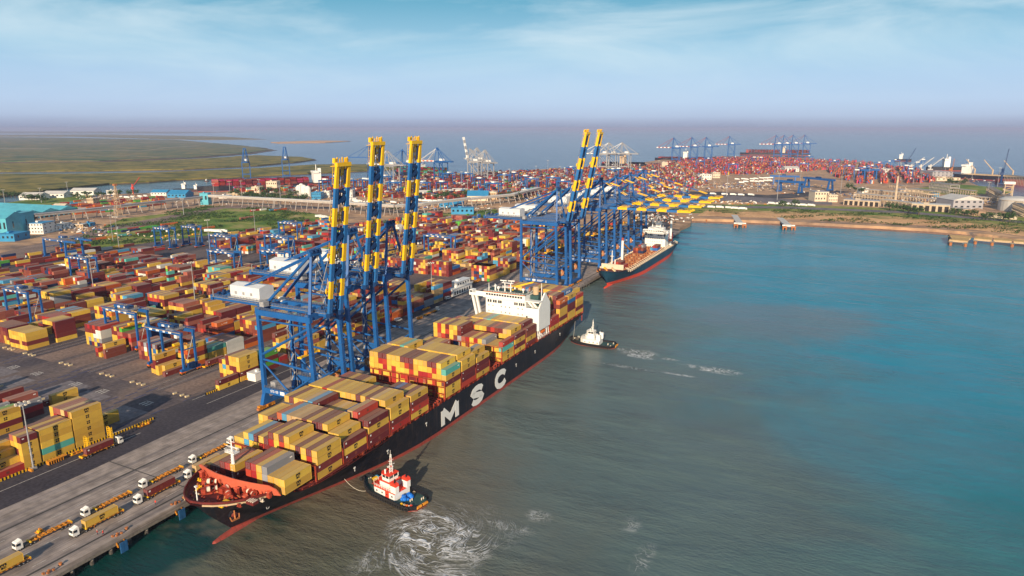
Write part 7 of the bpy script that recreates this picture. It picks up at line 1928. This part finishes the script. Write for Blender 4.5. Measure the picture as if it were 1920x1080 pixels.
for a, b, py, dep, h, w_, r_, k_, lab in (
    (36, 74, 375, 30, 7, 'plaster_white', 'roof_pale', 'gable', 'long white shed far left behind the turquoise warehouse'), (80, 120, 371, 26, 7, 'plaster_white', 'roof_pale', 'gable', 'second long white shed far left before the creek'),
    (132, 176, 366, 26, 8, 'plaster_white', 'roof_pale', 'gable', 'white roofed block by the creek bank at left'), (200, 216, 365, 20, 8, 'plaster_white', 'roof_pale', 'flat', 'small white box building by the creek bank'),
    (96, 118, 396, 24, 6, 'tan_paint', 'cream_wall', 'gable', 'cream curved roof store among the orange stacks'), (164, 176, 386, 18, 12, 'tan_paint', 'cream_wall', 'flat', 'cream block among the orange stacks'),
    (283, 312, 367, 24, 6, 'plaster_white', 'sheet_blue', 'gable', 'blue roofed store in front of the creek'), (314, 348, 371, 34, 7, 'sheet_blue', 'sheet_blue', 'gable', 'bright blue hall right of the blue roofed store'),
    (410, 428, 372, 16, 5, 'plaster_white', 'roof_pale', 'flat', 'low pale building before the conveyor junction'), (425, 456, 369, 16, 5, 'tan_paint', 'cream_wall', 'flat', 'long low cream building behind the tree row'),
    (472, 488, 361, 18, 11, 'cream_wall', 'cream_wall', 'flat', 'small cream block below the leftmost lattice crane'), (500, 520, 359, 22, 20, 'cream_wall', 'cream_wall', 'flat', 'taller cream block between the two lattice cranes'),
    (584, 602, 374, 22, 12, 'sheet_blue', 'sheet_blue', 'flat', 'blue cube hall behind the nearest raised boom'), (604, 618, 371, 18, 12, 'plaster_white', 'roof_pale', 'flat', 'white cube hall touching the blue cube hall'),
    (640, 661, 370, 24, 13, 'plaster_white', 'roof_pale', 'flat', 'white block with dark window bands right of the nearest boom'), (640, 668, 377, 10, 5, 'grey_roof', 'roof_pale', 'flat', 'long low grey hut before the white block'),
    (776, 806, 366, 14, 6, 'plaster_white', 'roof_pale', 'gable', 'first long white shed right of the third raised boom'), (812, 846, 364, 14, 6, 'plaster_white', 'roof_pale', 'gable', 'second long white shed right of the third raised boom'), (848, 866, 362, 14, 6, 'plaster_white', 'roof_pale', 'gable', 'short white shed at the end of the white row'),
    (824, 868, 389, 26, 5, 'sheet_blue', 'sheet_blue', 'gable', 'blue long shed behind the conveyor, left one'), (846, 888, 402, 20, 9, 'sheet_blue', 'sheet_blue', 'flat', 'blue long shed in front of the conveyor, right one'),
    (876, 915, 377, 44, 9, 'cream_wall', 'sheet_blue', 'gable', 'large shed with faded blue roof among trees left of the mid cranes'), (916, 932, 374, 26, 12, 'tan_paint', 'cream_wall', 'gable_y', 'tan barn beside the large blue roofed shed'),
    (978, 994, 364, 20, 10, 'plaster_white', 'sheet_blue', 'flat', 'small pale office with blue roof left of the twin booms'), (948, 960, 372, 12, 4, 'sheet_blue', 'sheet_blue', 'flat', 'small blue hut between the dark trees'),
    (1312, 1334, 337, 26, 13, 'plaster_white', 'roof_pale', 'flat', 'cream office block in the middle of the far terminal'), (1336, 1350, 334, 20, 14, 'cream_wall', 'cream_wall', 'flat', 'taller cream office block beside its neighbour in the far terminal'), (1241, 1252, 312, 22, 14, 'cream_wall', 'roof_pale', 'flat', 'cream gatehouse on the skyline left of the far crane row'),
    (1472, 1498, 322, 30, 10, 'plaster_white', 'roof_pale', 'gable', 'grey white hall among the northern red stacks'), (1640, 1672, 322, 26, 8, 'roof_pale', 'roof_pale', 'flat', 'pale flat hall in the northern stacks'),
    (1527, 1553, 378, 26, 17, 'cream_wall', 'roof_grey', 'flat', 'cream four storey building with grey roof behind the shore'), (1553, 1570, 379, 22, 12, 'cream_wall', 'cream_wall', 'flat', 'lower cream annex right of the four storey building'), (1614, 1628, 362, 16, 9, 'plaster_white', 'roof_pale', 'flat', 'small white box on the plain above the arcade sheds'),
    (1748, 1786, 331, 60, 12, 'roof_grey', 'roof_grey', 'flat', 'grey flat warehouse before the right anchorage'), (1756, 1800, 339, 20, 7, 'cream_wall', 'tan_paint', 'flat', 'broken cream wall block before the grey flat warehouse'),
    (1688, 1730, 361, 26, 5, 'warm_concrete', 'roof_grey', 'flat', 'grey roofed long shed in the upper plant row'), (1786, 1842, 393, 46, 15, 'roof_grey', 'roof_pale', 'gable_y', 'large grey gabled hall in the right plant'), (1748, 1760, 369, 12, 6, 'sheet_blue', 'sheet_blue', 'flat', 'small blue tank hut inside the right plant')):
    Bd(a, b, py, dep, h, lab, w_, r_, k_, 5, 2 if h > 9 else 1, cat='building' if h > 9 else 'shed')
for a, b, py, h, r_, lab in ((1581, 1648, 388, 9, 'roof_grey', 'arcaded shed with grey roof, leftmost of the shore sheds'), (1708, 1780, 399, 11, 'roof_pale', 'arcaded shed with pale roof, right of the shore sheds')):
    Bd(a, b, py, 22, h, lab, 'warm_concrete', r_, 'flat', arcade=True, cat='shed', dy=-4)
def frame_rack(px0, py0, px1, py1, w, h, lab, tiers=2, mat='warm_concrete', step=7, deck=None):
    a = Vector((*at(px0, py0), 0)); b = Vector((*at(px1, py1), 0)); ln = (b - a).length; ang = math.atan2(b.y - a.y, b.x - a.x)
    m = MB(); k = 0
    while k <= ln:
        for yy in (0, w): m.box(k - .45, k + .45, yy - .45, yy + .45, 0, h, mat)
        for q in range(tiers): z = h * (q + 1) / tiers; m.box(k - .4, k + .4, 0, w, z - .7, z, mat)
        k += step
    for q in range(tiers):
        z = h * (q + 1) / tiers
        for yy in (0, w): m.box(0, ln, yy - .4, yy + .4, z - .8, z + .1, mat)
        if deck or q == tiers - 1:
            for j in range(4): m.tube((0, w * (j + .5) / 4, z + .5), (ln, w * (j + .5) / 4, z + .5), .45, deck or 'galvanised', 6)
    o = m.build('pipe_rack', loc=(a.x, a.y, .1), label=lab, cat='pipe rack'); o.rotation_euler = (0, 0, ang); return o
frame_rack(1650, 387, 1706, 394, 16, 11, 'open concrete frame between the two arcaded sheds', 1)
frame_rack(1620, 367, 1695, 374, 14, 12, 'open concrete frame row behind the arcaded sheds', 2)
frame_rack(1782, 401, 1808, 404, 14, 9, 'short concrete frame right of the pale arcaded shed', 1)
frame_rack(1848, 366, 1902, 398, 10, 16, 'tall curved pipe rack row at right, upper part', 2, step=6); frame_rack(1868, 384, 1925, 410, 9, 14, 'tall pipe rack row at the right edge, lower part', 2, step=6)
frame_rack(1742, 358, 1780, 364, 18, 18, 'dense framework left of the green plain', 3, 'trestle', 5); frame_rack(1778, 362, 1822, 368, 10, 10, 'low framework behind the grey gabled hall', 2)
frame_rack(1882, 344, 1925, 350, 16, 20, 'high concrete frame at the right edge above the tower', 1, step=6); frame_rack(1668, 352, 1690, 356, 10, 8, 'small frame near the white chimney', 1)
x, y = at(1678, 378)
MB().lathe((0, 0, 0), [(3.0, 0), (2.2, 6), (1.6, 44), (1.6, 45)], 'warm_concrete', 12).build('chimney', loc=(x, y, 0), label='pale slender chimney rising over the right plant', cat='chimney')
x, y = at(1886, 382); t = empty('lattice_tower', (x, y, 0), 0, 'ochre braced tower beside the pale tank at right', 'tower'); m = MB()
for a in (-6, 6):
    for b in (-6, 6): m.beam((a, b, 0), (a, b, 34), 1.3, 1.3, 'warm_concrete')
for k in range(4):
    z = 6 + k * 8; m.box(-6.5, 6.5, -6.5, 6.5, z, z + .9, 'warm_concrete'); m.beam((-6, -6, z - 6), (6, -6, z), .7, .7, 'ochre_steel')
m.build('frame', t); MB().box(-8, 8, -8, 8, 34, 38, 'plaster_white').build('head_house', t)
x, y = at(1912, 398); MB().lathe((0, 0, 0), [(26, 0), (26, 17), (20, 20.5), (4, 22.5), (.5, 22.8)], 'roof_pale', 28).lathe((0, 0, 16.4), [(26.5, 0), (26.5, .8)], 'warm_concrete', 28).build('storage_tank', loc=(x, y + 26, 0), label='wide pale storage tank cut by the right edge', cat='tank')
x, y = at(1790, 403); MB().lathe((0, 0, 0), [(22, 0), (12, 7), (3, 10), (.5, 10.4)], 'dirt_plain', 20).build('spoil_heap', loc=(x + 30, y + 14, 0), label='brown heap before the grey gabled hall', cat='heap')
x, y = at(1848, 408); MB().prism([(0, 0), (34, -14), (36, -10), (14, 6), (-2, 4)], 0, 6, 'cream_wall').build('retaining_wall', loc=(x, y, 0), label='pinkish cream wall in front of the brown heap', cat='wall')
for i, (px, py, r_, h) in enumerate(((571, 368, 6, 17), (578, 369, 6, 16), (566, 366, 6, 18), (560, 364, 5, 13))):
    x, y = at(px, py); MB().lathe((0, 0, 0), [(r_, 0), (r_, h), (r_ * .5, h + 4), (.5, h + 5)], 'plaster_white', 14).build('silo', loc=(x, y, 0), label='white silo of the cluster left of the blue cube hall', cat='silo', group='white silo cluster')
# conveyor galleries on trestles
def conveyor(pts, z, w, label, roof='belt_roof', legs=22):
    P = [Vector((*at(a, b), 0)) for a, b in pts]; o0 = P[0]
    t = empty('conveyor_gallery', tuple(o0), 0, label, 'conveyor')
    g_ = MB(); l_ = MB(); n = 0
    for a, b in zip(P[:-1], P[1:]):
        a = a - o0; b = b - o0; d = (b - a); ln = d.length; u = d.normalized(); nrm = Vector((-u.y, u.x, 0))
        g_.beam(a + Vector((0, 0, z + 1.6)), b + Vector((0, 0, z + 1.6)), w, 3.0, 'trestle'); g_.beam(a + Vector((0, 0, z + 3.4)), b + Vector((0, 0, z + 3.4)), w + 1.2, .7, roof)
        k = 0
        while k < ln:
            for s in (-1, 1):
                l_.beam(a + u * k + nrm * s * w * .9, a + u * k + nrm * s * w * .42 + Vector((0, 0, z)), .8, .8, 'trestle')
            l_.beam(a + u * k - nrm * w * .6 + Vector((0, 0, z * .5)), a + u * k + nrm * w * .6 + Vector((0, 0, z * .5)), .5, .5, 'trestle'); k += legs; n += 1
    g_.build('gallery', t)
    l_.build('trestles', t)
conveyor([(42, 424), (160, 411), (385, 383)], 11, 7, 'long covered conveyor running from the turquoise tower to the junction', 'roof_grey')
conveyor([(388, 383), (520, 391), (640, 398)], 13, 9, 'pale covered conveyor right of the junction behind the green field')
conveyor([(640, 398), (742, 405), (790, 401), (880, 389)], 13, 9, 'pale covered conveyor passing behind the three raised booms'); conveyor([(880, 389), (960, 380), (1010, 366)], 12, 9, 'pale covered conveyor curving away left of the mid cranes')
Bd(376, 391, 384, 14, 19, 'small turquoise junction house joining two conveyors', 'sheet_cyan', 'sheet_cyan', 'flat', 2, cat='tower')

# ================================================================== JETTIES
def jetty(px, py, label, L_=92, w=9):
    x, y = at(px, py, -1); t = empty('mooring_dolphin', (x, y, 0), R(14), label, 'jetty', 'small piers off the sandy shore')
    m = MB(); m.box(-w / 2, w / 2, -6, L_, -1.2, .6, 'roof_pale').box(-8, 8, -3, -1, -.6, 1.0, 'white_paint').build('deck', t)
    for sx in (-1, 1): MB().box(sx * 5.5 - 3, sx * 5.5 + 3, -8, -3.2, -2.4, -.4, 'rust_orange').build('pile_cap', t)
    for sx in (-7.4, -3.6, 3.6, 7.4):
        for yy in (-8, -4): MB().tube((sx, yy, -9), (sx, yy, -2), 1.0, 'rust_orange', 8).build('pile', t)
jetty(1387, 420, 'small pier with rusty piles off the sandy shore, left one'); jetty(1478, 424, 'small pier with rusty piles off the sandy shore, right one', 80)
x, y = at(1846, 452, -1)
t = empty('jetty_platform', (x, y, 0), R(-10), 'brown platform jetty on rusty piles beside the right shore', 'jetty', None, .86)
sl = ((-42, -16, -6, 16), (-38, -17, -38, -8), (-12, 8, -6, 18), (10, 30, -4, 18), (32, 56, -4, 18))
for (a, b, c, d) in sl: MB().box(a, b, c, d, .2, 2.2, 'jetty_top').box(a + .2, b - .2, c - .3, c, -.6, 1.6, 'tan_paint').build('deck_slab', t)
for (a, c) in ((-36, -36), (-19, -36), (-10, -4), (9, -4), (31, -3), (54, -3), (-40, 0)):
    MB().tube((a, c, -9), (a, c, .2), 1.9, 'rust_orange', 10).box(a - 2.6, a + 2.6, c - 2.6, c + 2.6, -1.4, .19, 'pile_concrete').build('pile', t)
MB().beam((-43, 10, .5), (-36, -34, .5), 1.2, 4.0, 'dark_steel').build('fender_wall', t)
MB().tube((58, 12, 0), (58, 12, 12), 1.0, 'rust_orange', 8).build('marker_post', t)
x, y = at(1250, 424); 
def rubble(px, py, n, rx, ry, mats, lab, name='scrap_heap', cat='scrap'):
    x0, y0 = at(px, py); m = MB(); r0 = random.Random(n)
    for k in range(n):
        x = r0.gauss(0, rx); y = r0.gauss(0, ry); s = r0.uniform(.6, 2.8)
        m.beam((x, y, r0.uniform(0, .6)), (x + r0.uniform(-5, 5), y + r0.uniform(-5, 5), r0.uniform(.4, 2.5)), s * .7, s * .6, mats[k % len(mats)])
    return m.build(name, loc=(x0, y0, .1), label=lab, cat=cat, kind='stuff')
rubble(1228, 412, 260, 17, 38, ['galvanised', 'dark_steel', 'white_paint', 'rust_orange', 'dark_steel'], 'scattered scrap and gear on the ground beyond the last quay crane')
for (px, py, n, rx, ry, lab) in ((1330, 350, 200, 70, 30, 'scattered trailers and gear on the plain before the middle office blocks'), (1430, 347, 220, 90, 40, 'scattered machinery around the large blue portal cranes'), (1640, 368, 200, 60, 26, 'pipes and fittings scattered behind the arcaded sheds'), (1750, 378, 220, 55, 26, 'pipework clutter between the plant frames at right'),
        (1850, 378, 160, 40, 26, 'pipework clutter around the pale tank at right'), (1240, 352, 260, 70, 50, 'cluster of blue and grey machinery beyond the lowered booms'), (640, 380, 200, 110, 24, 'parked lorries and gear below the white block'), (780, 384, 220, 120, 22, 'parked lorries and gear beyond the conveyor'), (120, 428, 200, 90, 18, 'parked vehicles and gear beside the row of white huts'), (230, 372, 200, 90, 24, 'sheds and gear scattered before the left creek'), (1000, 372, 180, 60, 30, 'gear scattered left of the twin leaning booms'), (500, 366, 140, 60, 16, 'small things scattered below the lattice cranes'), (1760, 336, 160, 60, 40, 'gear scattered near the grey flat warehouse')):
    rubble(px, py, n, rx, ry, ['dark_steel', 'white_paint', 'crane_blue', 'rust_orange', 'tan_paint', 'galvanised', 'warm_concrete'], lab)
frame_rack(1600, 372, 1668, 379, 16, 9, 'open steel rack between the chimney and the cream building', 2, step=6); frame_rack(1700, 366, 1742, 372, 22, 13, 'wide rack before the dense framework', 2, step=5); frame_rack(1790, 376, 1850, 382, 12, 10, 'long rack behind the tank tower', 2, step=6); frame_rack(1690, 376, 1780, 386, 10, 8, 'low rack just behind the pale arcaded shed', 1, step=6)
rubble(1330, 378, 160, 60, 16, ['dark_steel', 'white_paint', 'gear_orange', 'tan_paint'], 'scattered vehicles and gear along the far plain road')

# ================================================================== SHIPS FAR OFF
def far_ship(px, py, L_, ang, label, hull='hull_black', deck='red', stack=5, house=.8, s=1.0, cranes=False, hm='white_paint'):
    x, y = at(px, py, -5); t = empty('cargo_ship', (x, y, -5), ang, label, 'ship', None, s); B_ = 17
    pts = [(-L_ / 2, -B_ * .8), (L_ * .36, -B_), (L_ * .46, -B_ * .5), (L_ * .5, 0), (L_ * .46, B_ * .5), (L_ * .36, B_), (-L_ / 2, B_ * .8)]
    MB().prism(pts, 0, 2, 'boot_red').prism([(a * 1.003, b * 1.02) for a, b in pts], 2, 12, hull).build('hull', t)
    hx = -L_ / 2 + L_ * (1 - house) if house < 1 else 0
    MB().box(hx - 8, hx + 8, -B_ * .8, B_ * .8, 12, 34, hm).box(hx - 3, hx + 9, -B_, B_, 34, 38, hm).box(hx - 10, hx - 4, -5, 5, 34, 44, hm).build('bridge_house', t)
    MB().tube((hx, 0, 38), (hx, 0, 52), .8, hm, 6).build('mast', t)
    if deck:
        r0 = random.Random(px)
        bx = []; k = -L_ / 2 + 6
        m = MB()
        while k < L_ * .4:
            if abs(k + 6 - hx) > 15:
                for r_ in range(10):
                    z = 12
                    for q in range(max(1, stack + r0.randint(-2, 0))):
                        c = r0.choice(deck.split()); m.box(k, k + 12, -B_ * .85 + r_ * 2.9, -B_ * .85 + r_ * 2.9 + 2.8, z, z + 2.5, 'container_' + c); z += 2.6
            k += 13.5
            m.build('deck_cargo', t, kind='stuff')
    if cranes:
        for k in (-.22, .02, .24): MB().tube((L_ * k, 0, 12), (L_ * k, 0, 28), 1.8, 'tan_paint', 8).beam((L_ * k, 0, 26), (L_ * k + 22, 6, 52), 1.4, 1.8, 'tan_paint').build('ship_crane', t)
        MB().box(-L_ * .3, L_ * .38, -B_ * .8, B_ * .8, 12, 14.5, 'tan_paint').build('hatch', t)
d0 = math.atan2(1281 - 1024, -1046 + 1234)
far_ship(505, 355, 290, d0 + math.pi, 'long dark ship heaped with red and pink containers in the left creek', deck='red pink red salmon red maroon', stack=5, house=.86)
far_ship(1452, 291, 330, R(188), 'container ship with cream bridge and red boxes below the far crane group', deck='red maroon salmon brown', stack=6, house=.62, hm='cream_wall')
far_ship(1285, 302, 250, R(186), 'ship with white bridge half hidden behind the far row of four cranes', deck='red maroon', stack=2, house=.5)
far_ship(788, 331, 200, R(170), 'container ship with white bridge right of the third raised boom', deck='green teal red maroon', stack=6, house=.5)
far_ship(1168, 313, 160, R(180), 'ship with tan bridge under the three grey cranes', deck='red maroon', stack=2, house=.5, hm='tan_paint')
far_ship(1862, 338, 190, R(-28) + math.pi, 'bulk carrier with tan deck cranes and white bridge at the right anchorage', deck='', house=.16, cranes=True)
far_ship(1945, 348, 170, R(-20) + math.pi, 'red hulled ship cut by the right edge', hull='boot_red', deck='', house=.9)
far_ship(1692, 302, 90, R(170), 'small white ship far out beyond the northern stacks', deck='', house=.4, s=.7)
far_ship(1772, 320, 110, R(190), 'white superstructure ship beside the right harbour cranes', deck='', house=.5)
far_ship(346, 358, 110, R(215), 'white workboat moored in the left creek', deck='', house=.5, s=.42); far_ship(368, 358, 110, R(215), 'second white workboat in the left creek, right of the first', deck='', house=.5, s=.34)
far_ship(387, 340, 90, R(200), 'tiny dark boat alone in the left creek', deck='', house=.5, s=.14)
def harbour_crane(px, py, h, ang, label, mat='crane_blue_dark', lean=.14):
    x, y = at(px, py); t = empty('harbour_crane', (x, y, 0), ang, label, 'crane', 'mobile harbour cranes', 1)
    MB().box(-7, 7, -7, 7, 1, 4, mat).tube((0, 0, 4), (0, 0, h * .45), 2.4, mat, 8).cbox((-2, 0, h * .3), (9, 6, 6), mat).build('tower', t)
    m = MB()
    for yy in (-1.6, 1.6): m.beam((2, yy, h * .3), (h * lean + 2, 0, h), 1.0, 1.6, mat)
    for k in range(6): m.beam((2 + h * lean * k / 6, -1.5 + k * .2, h * (.3 + .7 * k / 6)), (2 + h * lean * (k + 1) / 6, 1.3 - k * .2, h * (.3 + .7 * (k + 1) / 6)), .5, .5, mat)
    m.beam((0, 0, h * .45), (h * lean + 1, 0, h * .98), .4, .4, mat).build('jib', t)
harbour_crane(1876, 346, 82, 0, 'tall dark blue harbour crane with upright jib at the right anchorage', lean=.04); harbour_crane(1698, 316, 66, R(0), 'dark harbour crane with leaning jib beyond the northern stacks', lean=.3)
for i, px in enumerate((1708, 1726, 1744)): harbour_crane(px, 319, 40, 0, ('left', 'middle', 'right')[i] + ' one of three pale leaning cranes by the right shore', 'roof_pale', .75)
harbour_crane(1783, 327, 44, 0, 'short brown upright crane near the white superstructure ship', 'rust_orange', .03)
x, y = at(250, 364); t = empty('harbour_crane', (x, y, 0), 0, 'red lattice jib crane by the left creek', 'crane')
MB().tube((0, 0, 0), (0, 0, 20), 1.2, 'bright_red', 8).cbox((0, 0, 12), (4, 4, 4), 'bright_red').build('tower', t); MB().beam((0, -.6, 14), (26, -.6, 34), .5, .5, 'bright_red').beam((0, .6, 14), (26, .6, 34), .5, .5, 'bright_red').build('jib', t)
x, y = at(223, 407); t = empty('lattice_mast', (x, y, 0), 0, 'tapered white and orange lattice mast left of the green field', 'mast'); m = MB(); H_ = 46
for a in (-1, 1):
    for b in (-1, 1): m.beam((a * 4.2, b * 4.2, 0), (a * .7, b * .7, H_), .5, .5, 'tan_paint')
for k in range(9):
    z = k * H_ / 9; w = 4.2 - 3.5 * k / 9; w2 = 4.2 - 3.5 * (k + 1) / 9
    m.beam((-w, -w, z), (w2, -w2, z + H_ / 9), .35, .35, 'tan_paint').beam((w, w, z), (w2, -w2, z + H_ / 9), .35, .35, 'tan_paint').box(-w, w, -w, w, z, z + .3, 'tan_paint')
m.build('lattice', t); MB().box(-2.2, 2.2, -2.2, 2.2, H_, H_ + 2.5, 'rust_orange').build('head', t); MB().box(-7, 7, -7, 7, 0, 1.6, 'concrete').build('base', t)

# ================================================================== VEHICLES FAR OFF
def far_vehicle():
    t = empty('lorry', (0, 0, .2), 0, 'x', 'lorry', 'lorries on the far roads and plains')
    MB().box(-6, 3.2, -1.3, 1.3, 1.1, 3.9, 'white_paint').build('body', t); MB().prism_y([(3.6, .5), (6, .5), (6, 1.8), (5.5, 3.2), (3.6, 3.2)], -1.25, 1.25, 'white_paint').build('cab', t)
    m = MB()
    for xx in (-4.5, -3, 4.8): m.tube((xx, -1.3, .5), (xx, 1.3, .5), .5, 'rubber', 8)
    m.build('axle', t); return t
fv = None
LAB = 'white box lorry standing on a far road or plain among the terminals'
r0 = random.Random(31)
for (px, py, n, dx, dy, ang) in ((1385, 338, 9, 8, -.4, 0), (1390, 343, 7, 9, -.5, 0), (640, 376, 5, 9, .6, 0), (785, 378, 8, 11, .3, 0), (1300, 388, 7, 16, 1, 0), (1450, 383, 6, 14, .8, 0), (395, 435, 4, 8, .5, .4), (600, 408, 7, 6, 1.6, .8), (650, 380, 5, 22, .4, 0), (1340, 366, 5, 17, .3, 0), (100, 432, 4, 9, -1, 0), (240, 372, 4, 10, -1, 0)):
    for k in range(n):
        x, y = at(px + k * dx + r0.uniform(-3, 3), py + k * dy + r0.uniform(-.8, .8))
        if fv is None: fv = far_vehicle(); c = fv
        else: c = copy_tree(fv)
        c['label'] = LAB; c.location = (x, y, .25); c.rotation_euler = (0, 0, ang + r0.uniform(-.3, .3))

# ================================================================== TREES AND SHRUBS
def make_tree(seed, h, w):
    r0 = random.Random(seed); t = empty('tree', (0, 0, 0), 0, 'x', 'tree', 'trees among the terminals')
    m = MB(); m.tube((0, 0, 0), (.1, 0, h * .45), .34, 'bark', 7, .2)
    for k in range(5):
        a = k * 1.3 + r0.random(); m.tube((.1, 0, h * (.3 + .04 * k)), (math.cos(a) * w * .32, math.sin(a) * w * .32, h * (.62 + .05 * k)), .14, 'bark', 5, .05)
    m.build('trunk', t)
    m = MB(); cl = [(r0.uniform(-.34, .34) * w, r0.uniform(-.34, .34) * w, h * r0.uniform(.5, .88), r0.uniform(.16, .27) * w) for _ in range(11)]
    for (cx_, cy_, cz_, cr_) in cl:
        for k in range(26):
            v = Vector((r0.gauss(0, 1), r0.gauss(0, 1), r0.gauss(0, .8))).normalized() * cr_ * r0.uniform(.55, 1.08); p = Vector((cx_, cy_, cz_)) + v
            s = r0.uniform(.3, .62); u = Vector((r0.gauss(0, 1), r0.gauss(0, 1), r0.gauss(0, 1))).normalized(); w_ = u.cross(v.normalized() + Vector((.01, 0, 0))).normalized()
            m.add([p - u * s - w_ * s * .6, p + u * s - w_ * s * .6, p + u * s * .7 + w_ * s * .6, p - u * s * .7 + w_ * s * .6], [(0, 1, 2, 3)], 'leaf_dark' if k % 3 else 'leaf_mid')
    m.build('crown', t); return t
T3 = [make_tree(1, 8, 8), make_tree(2, 10, 9), make_tree(3, 7, 10)]; first = [True] * 3
rows = [(432, 368, 575, 380, 26, 'dark tree of the row behind the pale conveyor, left of the nearest boom'), (868, 368, 880, 374, 5, 'dark tree left of the large blue roofed shed'), (935, 372, 975, 378, 9, 'dark tree between the blue roofed shed and the mid cranes'),
        (0, 368, 90, 380, 12, 'tree in the green belt at far left'), (130, 372, 260, 366, 9, 'tree before the creek at left'), (1590, 358, 1620, 362, 3, 'round green tree on the plain at right'), (1660, 395, 1725, 403, 5, 'shrubby tree before the arcaded sheds'), (1740, 352, 1812, 344, 9, 'tree at the edge of the right green plain'), (1780, 402, 1905, 418, 7, 'tree along the right shore road'), (1460, 388, 1500, 390, 2, 'lone green tree near the shore road'), (480, 362, 560, 366, 5, 'tree beside the cream blocks below the lattice cranes'), (760, 372, 860, 374, 8, 'tree in the strip before the white sheds'), (640, 392, 780, 400, 7, 'dark shrubby tree beyond the raised booms')]
for (ax_, ay_, bx_, by_, n, lab) in rows:
    for k in range(n):
        tt = (k + r0.uniform(.1, .9)) / n; x, y = at(ax_ + (bx_ - ax_) * tt, ay_ + (by_ - ay_) * tt + r0.uniform(-1.2, 1.2)); i = r0.randrange(3)
        c = T3[i] if first[i] else copy_tree(T3[i]); first[i] = False
        c['label'] = lab; c['group'] = 'trees: ' + lab; c.location = (x, y, .1); q_ = r0.uniform(1.0, 1.7); c.scale = (q_ * 1.2, q_ * 1.2, q_); c.rotation_euler = (0, 0, r0.uniform(0, 6))
def shrubs(poly, n, lab, smin=.7, smax=2.0, mats=('leaf_mid', 'leaf_dark')):
    W = pxs(*poly); x0 = min(p[0] for p in W); x1 = max(p[0] for p in W); y0 = min(p[1] for p in W); y1 = max(p[1] for p in W); m = MB(); k = 0; q_ = 0
    while k < n and q_ < n * 12:
        q_ += 1; x = r0.uniform(x0, x1); y = r0.uniform(y0, y1)
        if not inpoly(x, y, W) or vnoise(x, y, .05) < .47: continue
        k += 1; s = r0.uniform(smin, smax)
        for j in range(5):
            p = Vector((x + r0.gauss(0, s), y + r0.gauss(0, s), r0.uniform(.2, s * 1.1))); u = Vector((r0.gauss(0, 1), r0.gauss(0, 1), r0.gauss(0, .6))).normalized(); w_ = u.cross(Vector((r0.gauss(0, 1), .3, 1))).normalized()
            m.add([p - u * s * .6, p - w_ * s * .5, p + u * s * .6, p + w_ * s * .5 + Vector((0, 0, s * .3))], [(0, 1, 2, 3)], mats[j % 2])
    m.build('shrubs', label=lab, cat='shrubs', kind='stuff')
shrubs([(140, 475), (110, 462), (232, 410), (385, 387), (500, 391), (600, 402), (560, 424), (440, 436), (300, 452)], 2600, 'low green scrub covering the field behind the container yard')
shrubs([(700, 428), (690, 418), (800, 404), (930, 392), (935, 403), (860, 418)], 500, 'low green scrub strip behind the middle yard')
shrubs([(1300, 396), (1500, 392), (1925, 416), (1925, 440), (1700, 424), (1500, 412)], 1300, 'low dry scrub along the sandy shore')
